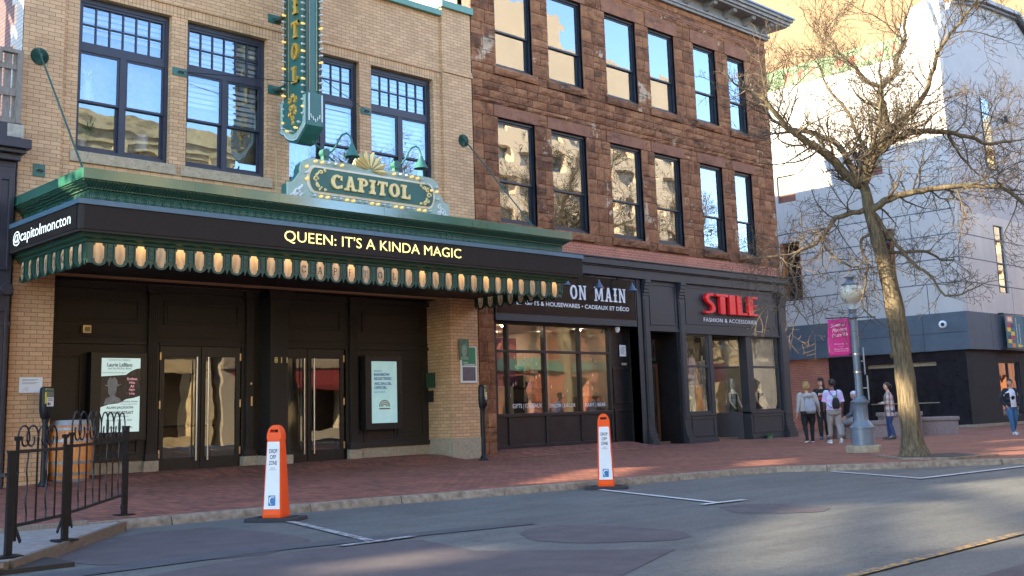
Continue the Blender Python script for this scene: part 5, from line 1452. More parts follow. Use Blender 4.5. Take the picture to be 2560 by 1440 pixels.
# ------------------------------------------------------------------ white corner building
M['white_panel'] = pm('white cladding panel', (.50,.475,.43), (.40,.38,.35), .9, .5, stretch=(1,1,.45))
M['white_side'] = None
def siding_mat(name, a, b, pitch, horiz=False, groove=.06):
    n = NT(name); vec = n.coord(); sp = n.new('ShaderNodeSeparateXYZ'); n.link(vec, sp.inputs[0])
    u = n.math('ADD', sp.outputs[0], sp.outputs[1]) if not horiz else sp.outputs[2]
    fr = n.math('FRACT', n.math('MULTIPLY', u, 1/pitch))
    g = n.ramp(fr, [(0, (.55,)*3), (groove, (1,1,1))])
    c = n.mix(1, n.ramp(n.noise(vec, 1.3, 4), [(.3, a), (.7, b)]), g, 'MULTIPLY')
    n.set(Base_Color=c, Roughness=.5); n.bump(g, .5, .01); return n.m
M['siding'] = siding_mat('white vertical siding', (.40,.385,.35), (.45,.435,.40), .42, groove=.035)
M['siding_fine'] = siding_mat('white board siding', (.27,.29,.31), (.32,.34,.36), .20, groove=.06)
M['band_grey'] = pm('slate grey cladding', (.075,.098,.118), (.10,.125,.145), 1.4, .6, spec=.2)
M['black_tile'] = pm('polished black stone', (.012,.012,.014), (.022,.022,.025), 3, .12)
M['grey_tile'] = pm('dark grey tile', (.036,.034,.033), (.05,.047,.045), 3, .8, spec=.12)
M['reveal'] = pm('orange brown panel', (.42,.16,.045), (.32,.11,.03), 2, .5)
XW, YS_ = 41.5, -2.57
wb = thing('corner_building', 'white clad corner building with a dark grey band and gabled street front', 'building', (XW, YS_, 0))
mb = MB()
wops = [(4.35,5.25,9.85,11.05), (4.3,5.3,5.5,8.05), (.02,.72,5.4,8.0), (.25,1.15,10.3,11.3)]   # openings along y on the west face
def grid_x(mb, y0, y1, z0, z1, x0, x1, ops):
    ys = sorted({y0, y1, *[v for o in ops for v in o[:2] if y0 < v < y1]}); zs = sorted({z0, z1, *[v for o in ops for v in o[2:] if z0 < v < z1]})
    for i in range(len(ys)-1):
        for k in range(len(zs)-1):
            cy, cz_ = (ys[i]+ys[i+1])/2, (zs[k]+zs[k+1])/2
            if not any(o[0] < cy < o[1] and o[2] < cz_ < o[3] for o in ops): mb.box(x0, x1, ys[i], ys[i+1], zs[k], zs[k+1])
grid_x(mb, YS_, 16, 8.45, 15.0, XW, XW+.3, wops)
mb.build('upper_siding', M['siding'], wb)
mb = MB(); grid_x(mb, YS_, 16, 4.40, 8.45, XW-.03, XW+.3, wops); mb.build('lower_cladding', M['white_panel'], wb)
mb = MB()
for z in (8.42, 7.45, 6.5, 5.55, 5.45): mb.box(XW-.036, XW-.0305, YS_, 16, z, z+.04) if z != 5.45 else None
for y in (-1.2, 1.4, 3.9): mb.box(XW-.034, XW-.0305, y, y+.035, 4.4, 5.54)
for y, z0, z1 in ((-.75,5.5,8.4),(1.0,5.5,8.4)): mb.box(XW-.034, XW-.0305, y, y+.035, z0+.1, z1-.01)
for z in (7.45, 6.5, 5.55): mb.box(XW, XW+14, YS_-.036, YS_-.0305, z, z+.04)
for x in (43.0, 46.2, 49.3, 52.4): mb.box(x, x+.02, YS_-.034, YS_-.0305, 4.4, 5.55)
mb.build('panel_joint', M['band_grey'], wb)
def slot_win(y0, y1, z0, z1, orange):
    mb = MB(); mb.box(XW+.28, XW+.34, y0, y1, z0, z1); f = mb.build('window', M['black_tile'], wb)
    mb = MB(); mb.box(XW-.01, XW+.28, y0-.001, y0+.06, z0, z1); mb.box(XW-.01, XW+.28, y1-.14, y1+.001, z0, z1); mb.box(XW+.2, XW+.279, y0+.05, y0+(y1-y0)*.42, z0, z1) if orange else None
    mb.build('window_reveal', M['reveal'], f)
slot_win(4.3,5.3,5.5,8.05,False); slot_win(.02,.72,5.4,8.0,True)
M['frosted'] = pm('olive frosted panel', (.20,.21,.15), (.26,.27,.19), 4, .4)
for y0, y1, z0, z1 in ((4.35,5.25,9.85,11.05),(.25,1.15,10.3,11.3)):
    mb = MB(); mb.box(XW+.10, XW+.2, y0, y1, z0+.38, z1); f = mb.build('window', M['frosted'], wb)
    mb = MB(); mb.box(XW+.09, XW+.2, y0, y1, z0, z0+.379); mb.build('window_apron', pm('rust panel', (.22,.075,.04), (.16,.055,.03), 3, .6), f)
# green sign band with faded red letters along the side parapet
mb = MB(); mb.box(XW-.05, XW-.001, -1.0, 16, 15.02, 15.86); gb = mb.build('sign_band', pm('green sign band', (.075,.155,.055), (.095,.19,.07), 3, .6), wb)
mb = MB(); rr = random.Random(9)
y = 9.0
for k in range(15):
    y = 8.2-.62*k
    if k in (5, 9): continue
    z = 15.22; a = .42
    mb.prism([(y,z),(y-.26,z+.02),(y-.42,z+.34),(y-.20,z+.42),(y-.10,z+.25)][::(1 if k % 2 else -1)], 'x', XW-.056, XW-.0505)
    mb.prism([(y-.30,z+.05),(y-.38,z+.0),(y-.46,z+.16),(y-.40,z+.2)], 'x', XW-.056, XW-.0505)
mb.build('faded_letters', pm('faded red paint', (.50,.085,.045), (.42,.07,.04), 6, .6), gb)
mb = MB(); mb.box(XW-.03, XW+.3, YS_-.03, -1.0, 15.0, 15.86); mb.box(XW-.02, XW+1.0, -1.9, -1.0, 15.86, 16.35); mb.box(XW+.3, XW+.9, YS_-.05, -1.7, 15.4, 17.1)
mb.prism([(-2.5,15.86),(-1.0,15.86),(-1.5,16.9),(-2.2,17.1)], 'x', XW+.02, XW+.5)
mb.build('corner_parapet', M['white_panel'], wb)
# street front with gambrel gable
g = [(XW,4.40),(XW+.0,15.4),(XW+1.6,17.3),(XW+4.6,17.9),(XW+8.4,18.2),(XW+12,16.4),(XW+14,14.2),(XW+14,4.40)]
mb = MB(); mb.prism([(XW+.301,8.45)]+[(XW+.301,15.4)]+g[2:7]+[(XW+14,8.45)], 'y', YS_, YS_+.3); mb.build('street_siding', M['siding_fine'], wb)
mb = MB()
for (xa, za), (xb, zb) in zip(g[2:6], g[3:7]): 
    mb.beam((xa,YS_-.12,za+.12),(xb,YS_-.12,zb+.12),.34,.16)
mb.build('gable_trim', pm('blue grey gable trim', (.16,.21,.27), (.20,.25,.31), 3, .4), wb)
mb = MB()
for (xa, za), (xb, zb) in zip(g[2:6], g[3:7]): mb.beam((xa,YS_-.06,za-.06),(xb,YS_-.06,zb-.06),.2,.08)
mb.build('gable_shadow_board', M['charcoal_dark'], wb)
sops = [(44.95,45.95,5.3,8.1), (48.5,49.6,5.35,8.15), (45.0,46.0,10.5,13.6)]
mb = MB(); wall_grid(mb, XW+.271, XW+14, 4.40, 8.45, YS_-.03, YS_+.3, [o for o in sops if o[3] < 8.4]); mb.build('street_cladding', M['white_panel'], wb)
for x0, x1, z0, z1 in sops:
    dy = .05 if z1 < 9 else -.02
    mb = MB(); mb.box(x0, x1, YS_+dy, YS_+dy+.05, z0, z1); mb.box(x0, x0+.03, YS_-.05, YS_+dy, z0, z1); f = mb.build('window', M['black_tile'], wb)
    mb = MB(); mb.quad((x0+.05,YS_+dy-.01,z0+.05),(x1-.25,YS_+dy-.01,z0+.05),(x1-.25,YS_+dy-.01,z1-.05),(x0+.05,YS_+dy-.01,z1-.05)); mb.build('pane', M['glass_brown'], f)
mb = MB(); mb.box(XW-.10, XW+.3, YS_-.10, 16, 2.95, 4.40); mb.box(XW+.3, XW+14, YS_-.10, YS_+.3, 2.95, 4.40)
mb.build('grey_band', M['band_grey'], wb)
mb = MB()
for z in (3.62,): mb.box(XW-.105, XW-.1005, YS_, 16, z, z+.012); mb.box(XW, XW+14, YS_-.105, YS_-.1005, z, z+.012)
for y in (-.9, 2.3, 5): mb.box(XW-.105, XW-.1005, y, y+.012, 2.95, 4.4)
for x in (43.6, 46.6, 49.6): mb.box(x, x+.015, YS_-.105, YS_-.1005, 2.95, 4.4)
mb.build('band_joint', M['charcoal_dark'], wb)
mb = MB(); mb.box(XW+.1, XW+.4, 3.4, 16, -.05, 2.95); mb.build('side_brick', M['red_brick'], wb)
mb = MB(); mb.box(XW+.0, XW+.4, -2.45, -1.25, .1, 2.95); mb.box(XW+.02, XW+.4, 1.72, 3.4, .0, 2.95); mb.box(XW+.05, XW+.4, -1.25, 1.72, 2.55, 2.95); mb.box(XW+.05,XW+.4,-1.25,1.72,0,.5)
mb.build('black_cladding', M['black_tile'], wb)
mb = MB(); mb.box(XW+.25, XW+.3, -1.25, 1.72, .5, 2.55); f = mb.build('window', M['black_tile'], wb)
mb = MB(); mb.box(XW+.2, XW+.249, -1.25, 1.72, 2.40, 2.55); mb.box(XW+.2, XW+.249, -1.25, 1.72, .95, .98); mb.build('window_rail', M['limestone'], f)
mb = MB(); wall_grid(mb, XW+.41, XW+14, .1, 2.95, YS_+.06, YS_+.4, [(44.3,46.4,.35,2.5),(47.0,49.5,.35,2.5)]); mb.build('street_tile', M['grey_tile'], wb)
mb = MB(); mb.add([(XW,-2.45,.1),(XW+.41,YS_+.06,.1),(XW+.41,YS_+.06,2.95),(XW,-2.45,2.95)],[(0,1,2,3)]); mb.build('corner_tile', M['grey_tile'], wb)
for x0, x1 in ((44.3,46.4),(47.0,49.5)):
    mb = MB(); frame_rect(mb, x0, x1, .35, 2.5, YS_+.12, YS_+.2, .05); mb.box((x0+x1)/2-.03, (x0+x1)/2+.03, YS_+.12, YS_+.2, .4, 2.45); f = mb.build('window', M['charcoal'], wb)
    mb = MB(); mb.quad((x0+.05,YS_+.17,.4),(x1-.05,YS_+.17,.4),(x1-.05,YS_+.17,2.45),(x0+.05,YS_+.17,2.45)); mb.build('pane', M['glass_brown'], f)
mb = MB(); mb.box(XW+.4, XW+14, 4, 4.1, 0, 14); mb.box(XW+.4,XW+14,-2.2,4,2.8,2.9); mb.build('interior_wall', M['plain_dark'], wb)
mb = MB(); mb.box(XW-.08, XW+14, YS_-.12, YS_+.4, -.05, .11); mb.box(XW-.08, XW+.4, YS_+.4, 3.3, -.05, .10); mb.build('tile_plinth', brick_mat('buff plinth tile', (.34,.28,.19), (.3,.24,.16), (.15,.12,.09), .2, .12, .006, plane='wall'), wb)
mb = MB(); mb.box(XW+.3, XW+14, YS_+.3, 16, 14.8, 15.0); mb.box(XW+13.7, XW+14, YS_+.3, 16, 0, 14.8); mb.box(XW, XW+14, 15.7, 16, 0, 14.8); mb.build('roof', M['white_panel'], wb)
mb = MB(); mb.beam((XW+1,YS_-.06,12.9),(XW+12,YS_-.06,12.9),.03); mb.build('cable_run', M['charcoal_dark'], wb)
for x, lb in ((47.2,'left black floodlight on the white gable'),(50.6,'right black floodlight on the white gable')):
    t = thing('floodlight', lb, 'light', (x, YS_-.1, 12.9), 'floodlights on the white gable')
    mb = MB(); mb.box(x-.16, x+.16, YS_-.3, YS_-.12, 12.78, 13.05); mb.build('housing', M['charcoal_dark'], t, bevel=.03); mb = MB(); mb.tube([(x,YS_-.12,12.85),(x,YS_-.01,12.75)], .03, 8); mb.build('arm', M['charcoal_dark'], t)
dc = thing('dome_camera', 'white dome camera with dark lens on the slate grey band', 'camera', (XW-.1, -1.72, 3.95))
mb = MB(); mb.tube([(XW-.1,-1.72,3.95),(XW-.17,-1.72,3.95),(XW-.2,-1.72,3.95)], [.15,.15,.11], 18); mb.build('housing', M['white_paint'], dc, smooth='auto'); mb = MB(); mb.ball((XW-.2,-1.74,3.95), .075, 12, 8); mb.build('lens', M['black_tile'], dc, smooth=True)
# teal banner on the street front
tb_ = thing('wall_banner', 'teal banner with coloured squares and a yellow arrow on the corner building', 'banner', (45.2, YS_-.35, 3.0))
bx0, bx1, by = 44.45, 46.2, YS_-.32
mb = MB(); mb.box(bx0, bx1, by, by+.015, 3.02, 4.36); mb.build('cloth', pm('teal banner cloth', (.015,.13,.17), (.02,.15,.19), 3, .6), tb_)
mb = MB(); mb.beam((bx0-.1,by+.1,4.40),(bx1+.15,by+.0,4.40),.04); mb.beam((bx0-.1,by+.1,2.98),(bx1+.15,by,2.98),.04); mb.box(bx0-.12,bx0-.06,by,YS_-.1,4.37,4.43); mb.box(bx0-.12,bx0-.06,by,YS_-.1,2.95,3.01); mb.build('bracket', M['iron'], tb_)
cs = {'r':(.45,.03,.09),'n':(.02,.035,.13),'y':(.75,.52,.04),'o':(.70,.20,.04)}
u = (bx1-bx0)/5.2
for col, cells in (('r',((0,0),(1,3))),('n',((1,0),(0,3))),('y',((0,1),(1,2),(0,4))),('o',((1,5),))):
    mb = MB()
    for i, j in cells: mb.box(bx0+.12+i*u*1.05, bx0+.12+(i+1)*u*1.05, by-.002, by-.0005, 4.0-.155*(j+1), 4.0-.155*j)
    if col == 'o': mb.box(bx0+.15, bx0+.75, by-.002, by-.0005, 4.06, 4.31)
    if col == 'y': mb.prism([(bx1-.75,3.13),(bx1-.5,3.22),(bx1-.5,3.165),(bx1-.2,3.165),(bx1-.2,3.095),(bx1-.5,3.095),(bx1-.5,3.04)], 'y', by-.002, by-.0005)
    mb.build('coloured_square', pm('banner '+{'r':'crimson','n':'navy','y':'yellow','o':'orange'}[col], cs[col], rough=.6), tb_)
mb = MB(); lay_text(mb, '88', (bx0+.26,by-.003,4.10), UX, UZ, .38, .17, .02)
lay_text(mb, 'Centre d\'apprentissage des langues', (bx0+1.12,by-.003,3.18), UZ, (-1,0,0), 1.08, .12, .01); lay_text(mb, 'Languages Learning Centre', (bx0+1.4,by-.003,3.18), UZ, (-1,0,0), .85, .12, .01)
mb.build('lettering', M['white_letter'], tb_)

# ------------------------------------------------------------------ tower behind, sunlit beige
def tower_mat():
    n = NT('beige precast wall'); vec = n.coord()
    c = n.ramp(n.noise(vec, .25, 5, .6), [(.3, (.245,.158,.078)), (.7, (.285,.187,.096))])
    sp = n.new('ShaderNodeSeparateXYZ'); n.link(vec, sp.inputs[0])
    fr = n.math('FRACT', n.math('MULTIPLY', sp.outputs[2], 1/1.1)); g = n.ramp(fr, [(0, (.86,)*3), (.08, (1,1,1))])
    n.set(Base_Color=n.mix(1, c, g, 'MULTIPLY'), Roughness=.85); n.bump(n.noise(vec, 3, 5), .2, .05); return n.m
M['tower'] = tower_mat()
tw = thing('beige_tower', 'tall windowless beige tower wall rising sunlit behind the white building', 'tower', (62, 12, 0))
t_ = Vector((.5,-.87,0)); nn = Vector((.87,.5,0))
P0 = Vector((66,12,0)); a = P0-t_*28; b = P0+t_*30; c = b+nn*20; d = a+nn*20
mb = MB(); mb.prism([(p.x,p.y) for p in (a,b,c,d)], 'z', 0, 62); mb.build('wall', M['tower'], tw)
mb = MB(); mb.prism([(p.x,p.y) for p in (a-nn*.2,b-nn*.2,c,d)], 'z', 62, 63); mb.build('parapet', M['tower'], tw)

# ------------------------------------------------------------------ left neighbour
nb = thing('dark_shopfront_building', 'dark slate painted shop building with heavy cornice left of the theatre', 'building', (3, 0, 0))
M['slate'] = pm('slate violet paint', (.026,.025,.034), (.036,.035,.046), 4, .45, bump=.05)
M['slate_dark'] = pm('dark plum panel', (.030,.022,.032), (.04,.03,.042), 4, .4)
mb = MB(); mb.box(-12, 7.10, .05, 12, 0, 6.45); mb.build('wall', M['slate'], nb)
mb = MB()
mb.box(-12, 7.24, -.42, .06, 6.12, 6.30); mb.box(-12, 7.18, -.34, .06, 6.04, 6.12); mb.box(-12, 7.12, -.24, .06, 5.92, 6.04); mb.box(-12, 7.08, -.12, .06, 5.80, 5.92)
mb.box(-12, 7.12, -.22, .06, 6.30, 6.62)
mb.build('cornice', M['slate'], nb, bevel=.015)
mb = MB(); mb.box(6.86, 7.15, -.225, -.221, 6.36, 6.6); mb.build('peeled_paint', pm('cracked cream paint', (.48,.45,.36), (.3,.28,.22), 9, .8), nb)
mb = MB(); mb.box(6.70, 7.06, -.16, .06, 0, 5.80); frame_rect(mb, 6.76, 7.0, 3.9, 5.6, -.19, -.161, .05); frame_rect(mb, 6.74, 7.02, .4, 3.2, -.19, -.161, .05); mb.box(6.2, 6.70, -.06, .06, 0, 5.8)
mb.tube([(6.98,-.24,3.56),(6.98,-.10,3.56)], .11, 14); mb.box(6.6, 7.1, -.2, .06, 3.45, 3.6); mb.box(6.66,7.09,-.18,.06,2.9,2.98)
mb.build('pilaster', M['slate'], nb, bevel=.01)
mb = MB(); mb.box(5.0, 6.2, -.02, .06, 0, 5.6); mb.build('shop_panel', M['slate_dark'], nb)
M['old_wood'] = pm('weathered grey wood', (.30,.26,.21), (.17,.15,.125), 10, .85, bump=.3, bscale=40, stretch=(6,6,.8))
wf = thing('wooden_screen', 'weathered grey plank fence on the roof left of the theatre', 'fence', (5.5, -.1, 6.64))
mb = MB(); rr = random.Random(4)
x = 2.0
while x < 7.0:
    mb.box(x, x+.12, -.09, -.06, 6.70, 7.98-(.02 if rr.random() < .5 else 0)); x += .155
mb.build('planks', M['old_wood'], wf)
mb = MB(); mb.box(2, 7.12, -.13, -.10, 6.64, 6.74); mb.box(2, 7.12, -.13, -.10, 7.15, 7.30); mb.box(2, 7.12, -.13, -.10, 7.66, 7.76); mb.box(2, 7.12, -.14, -.02, 7.98, 8.05)
mb.build('rails', M['old_wood'], wf)
mb = MB(); mb.box(7.02, 7.11, -.16, -.03, 6.64, 7.98); mb.box(6.68, 6.74, -.15, -.1305, 7.76, 7.98); mb.build('post', M['old_wood'], wf)

# ------------------------------------------------------------------ the far side of the street (seen in the windows) and an added wall out of view that shades the road
M['gold_stone'] = stone_mat('golden sandstone', [(.2,(.40,.30,.15)),(.5,(.56,.43,.23)),(.8,(.66,.53,.30))], (.5,.4,.23), tone=False)
ob = thing('sandstone_building', 'golden sandstone building with bracketed cornice across the street', 'building', (10, -25, 0))
mb = MB(); OB = [(x, x+1.5, z, z+2.6) for x in (-8,-4,0,4,8,12,16,20.5,23) for z in (5.2, 9.6)]+[(x, x+3, .4, 3.4) for x in (-8,-3,2,7,12,17,22)]
wall_grid(mb, -14, 26, 0, 13.2, -25.6, -25, OB); mb.box(-14, 26, -40, -39, 0, 13); mb.box(25.5,26,-39,-25.6,0,13.2)
mb.build('wall', M['gold_stone'], ob)
mb = MB(); mb.box(-14, 26.4, -25.6, -24.4, 13.9, 14.6); mb.box(-14, 26.3, -25.6, -24.6, 13.5, 13.9); mb.box(-14,26.2,-25.6,-24.8,13.2,13.5); mb.box(-14,26.1,-25.6,-24.85,8.6,9.0); mb.box(-14,26.1,-25.6,-24.85,4.2,4.7)
for i in range(18): mb.box(-13.5+2.25*i, -13.1+2.25*i, -24.9, -24.5, 12.6, 13.5)
for x in (18.9, 25.4, 12.0, 5): mb.box(x, x+.6, -25, -24.75, 4.7, 13.2)
mb.build('cornice', M['gold_stone'], ob)
mb = MB(); mb.box(-13.5, 25, -26.5, -26.3, .2, 12.5); mb.build('interior_wall', M['plain_dark'], ob)
ar = MB(); ar.lathe([(2.6,0),(2.6,.5),(1.2,2.6),(.3,4.0),(.05,4.2)], (15.5,-27,14.6), 20); ar.build('turret', M['gold_stone'], ob, smooth='auto')
rb = thing('red_brick_building', 'red brick shop row with teal trim across the street', 'building', (46, -25, 0))
mb = MB(); wall_grid(mb, 38, 57, 0, 11.5, -25.6, -25, [(x, x+2.2, .5, 3.2) for x in (39.5,44,49,53.5)]+[(x, x+1.3, 4.6, 7.2) for x in (39,42.5,46,49.5,53)]); mb.box(38,57,-40,-39,0,11.5); mb.box(38,38.4,-39,-25.6,0,11.5); mb.build('wall', M['red_brick'], rb)
mb = MB(); mb.box(38, 57, -25, -24.6, 11.2, 11.8); mb.box(38, 57, -25, -24.8, 3.5, 4.1); mb.build('cornice', M['coping'], rb)
mb = MB(); mb.box(38.5, 56.5, -26.5, -26.3, 0, 11.2); mb.build('interior_wall', M['plain_dark'], rb)
ow = thing('cream_shop_row', 'cream painted two storey shops with a dark red awning across the street', 'building', (32, -25, 0))
mb = MB(); wall_grid(mb, 26.5, 37.9, 0, 7.8, -25.6, -25, [(x, x+2.4, .5, 3.0) for x in (27.2,31,34.8)]+[(x, x+1.2, 4.6, 6.6) for x in (27.4,30.2,33,35.8)]); mb.build('wall', pm('cream render', (.46,.40,.29), (.38,.33,.24), 1, .8), ow)
mb = MB(); mb.box(26.5, 37.9, -25, -24.6, 7.5, 8.0); mb.box(26.5,37.9,-25,-24.85,3.7,4.1); mb.build('cornice', M['limestone'], ow)
mb = MB(); mb.add([(27,-25,3.6),(34,-25,3.6),(34,-23.8,2.8),(27,-23.8,2.8),(27,-23.8,2.6),(34,-23.8,2.6)],[(0,1,2,3),(3,2,5,4)]); mb.build('awning', pm('dark red canvas', (.20,.02,.02), (.15,.015,.015), 4, .8), ow)
mb = MB(); mb.box(26.7, 37.7, -26.5, -26.3, 0, 7.6); mb.build('interior_wall', M['plain_dark'], ow)
og = thing('orange_brick_block', 'orange brick block far down the opposite side of the street', 'building', (115, -25, 0))
mb = MB(); wall_grid(mb, 90.5, 170, 0, 9, -25.6, -25, [(90.5+4.4*i+1, 90.5+4.4*i+2.6, z, z+2) for i in range(18) for z in (1,5)]); mb.box(90.5, 170, -26.5, -26.3, 0, 8.5); mb.build('wall', brick_mat('orange brick', (.50,.17,.06), (.42,.13,.05), (.4,.28,.2), .21, .075, .006), og)
ct = thing('cream_apartment_block', 'tall cream apartment block behind the orange brick block across the street', 'building', (110, -32, 0))
mb = MB(); wall_grid(mb, 88, 150, 0, 32, -33, -32, [(90+5*i, 92+5*i, 3+3.4*k, 4.6+3.4*k) for i in range(12) for k in range(8)]); mb.box(88, 150, -34, -33.9, 0, 31); mb.build('wall', pm('cream render wall', (.74,.58,.38), (.80,.63,.42), .3, .85), ct)
cb = thing('concrete_block', 'low grey concrete shop block across the street beyond the red brick row', 'building', (68, -25, 0))
mb = MB(); wall_grid(mb, 57.2, 90, 0, 7.5, -25.6, -25, [(x, x+2.6, .5, 3.0) for x in (58.5,63,67.5,72,76.5,81)]+[(x, x+1.6, 4.4, 6.4) for x in (58.5,62,65.5,69,72.5,76,79.5)]); mb.build('wall', pm('grey concrete', (.34,.33,.31), (.27,.265,.25), 1, .8), cb)
mb = MB(); mb.box(57.2, 90, -25, -24.7, 7.3, 7.8); mb.build('cornice', M['limestone'], cb)
mb = MB(); mb.box(57.5, 89.5, -26.5, -26.3, 0, 7.2); mb.build('interior_wall', M['plain_dark'], cb)
tw2 = thing('beige_office_tower', 'beige office tower with ribbon windows beyond the opposite side of the street', 'tower', (92, -80, 0))
mb = MB(); ops = [(x, x+3.2, z, z+1.7) for x in [81+4.4*i for i in range(8)] for z in [4+3.6*k for k in range(9)]]
wall_grid(mb, 80, 117, 0, 44.5, -66, -65, ops); mb.box(80, 81, -70, -66, 0, 44.5); mb.box(116,117,-70,-66,0,44.5); mb.box(80, 94, -70, -65.5, 44.5, 49)
mb.build('wall', pm('cream precast', (.72,.55,.36), (.78,.60,.40), .3, .85), tw2)
mb = MB(); mb.box(81, 116, -67, -66.5, 1, 44); mb.build('glazing', pm('pale office glazing', (.35,.42,.5), (.5,.55,.6), 1, .2), tw2)
mb = MB(); mb.tube([(86,-68,49),(86,-68,56)], .25, 8); mb.build('mast', M['white_paint'], tw2)
# ------------------------------------------------------------------ unseen thin wall added to block the sun; its openings shape the sun pools
WY = 3.0
def to_wall(x, y):
    t = (WY-y)/SUN_H.y
    return x+SUN_H.x*t, t*math.tan(SUN_EL)-(.1 if y < -8.4 else 0)
def seg_poly(p, q, wa, wb, n=7):
    p = Vector((*p,0)); q = Vector((*q,0)); d = (q-p).normalized(); n_ = Vector((-d.y,d.x,0))
    a0 = math.atan2(d.y, d.x); out = []
    for i in range(n): a = a0+math.pi/2+math.pi*i/(n-1); out.append((p.x+wa*math.cos(a), p.y+wa*math.sin(a)))
    for i in range(n): a = a0-math.pi/2+math.pi*i/(n-1); out.append((q.x+wb*math.cos(a), q.y+wb*math.sin(a)))
    return out
LIGHT = [[(12.1,-13.2),(11.9,-13.75),(9.4,-14.85),(7.3,-15.9),(6.6,-15.9),(7.0,-15.3),(9.2,-14.05)], [(12.3,-13.95),(12.9,-14.55),(9.4,-16.75),(8.5,-16.2)],
         [(15.2,-13.3),(18,-13.8),(13.5,-15.9),(11.9,-15.9),(13.4,-14.6)], [(5.2,-12.6),(7.0,-12.7),(6.2,-13.3),(4.9,-13.2)],
         [(18.4,-6.9),(18.65,-7.53),(22.0,-5.4),(22.0,-4.8)], [(17.0,-8.9),(18.09,-9.21),(22.0,-6.8),(21.4,-6.2)],
         [(11.8,-8.2),(13.92,-8.6),(16.49,-7.0),(15.62,-6.08)], [(25.2,-8.3),(26.9,-7.2),(29.5,-7.8),(27.0,-9.0)], [(21.3,-11.46),(22.35,-12.35),(26.2,-11.0),(24.9,-10.4)],
         [(27.3,-12.1),(29.8,-13.2),(29.8,-14.2),(27.3,-13.2)], [(30.5,-7.8),(33.5,-8.4),(33.5,-9.5),(30.5,-9.0)]]
HOLES = [[to_wall(x, y) for x, y in poly] for poly in LIGHT]  # chosen sun pools traced back along the sun onto the added wall
ub = thing('sun_screen_wall', 'unseen screen wall added to shade the street, with openings cut for sun pools', 'building', (-20, WY, 0))
ops = []
for poly in HOLES:
    z0 = min(z for _, z in poly); z1 = max(z for _, z in poly); k = max(2, int((z1-z0)/.18))
    for i in range(k):
        za = z0+(z1-z0)*i/k; zb = z0+(z1-z0)*(i+1)/k; zc = (za+zb)/2; xs_ = []
        for (xa, ya), (xb, yb) in zip(poly, poly[1:]+poly[:1]):
            if (ya <= zc) != (yb <= zc): xs_.append(xa+(xb-xa)*(zc-ya)/(yb-ya))
        if len(xs_) >= 2:
            a, b = min(xs_), max(xs_); ops.append((a, b, za, zb))
mb = MB()
TOPS = ((-80, -16, 26.0), (-16, -8, 19.5), (-8, -2, 24.0), (-2, 2, 12.0))
for x0_, x1_, zt_ in TOPS: wall_grid(mb, x0_, x1_, 0, zt_, WY, WY+.05, [o for o in ops if o[1] > x0_ and o[0] < x1_])
mb.build('wall', M['dark_brick'], ub)
ca = MB()
for x0_, x1_, zt_ in TOPS: ca.box(x0_, x1_, WY, WY+.5, zt_, zt_+.2)
ca.build('roof', M['plain_dark'], ub)  # thin cap along the added sun screen, no rooms beneath

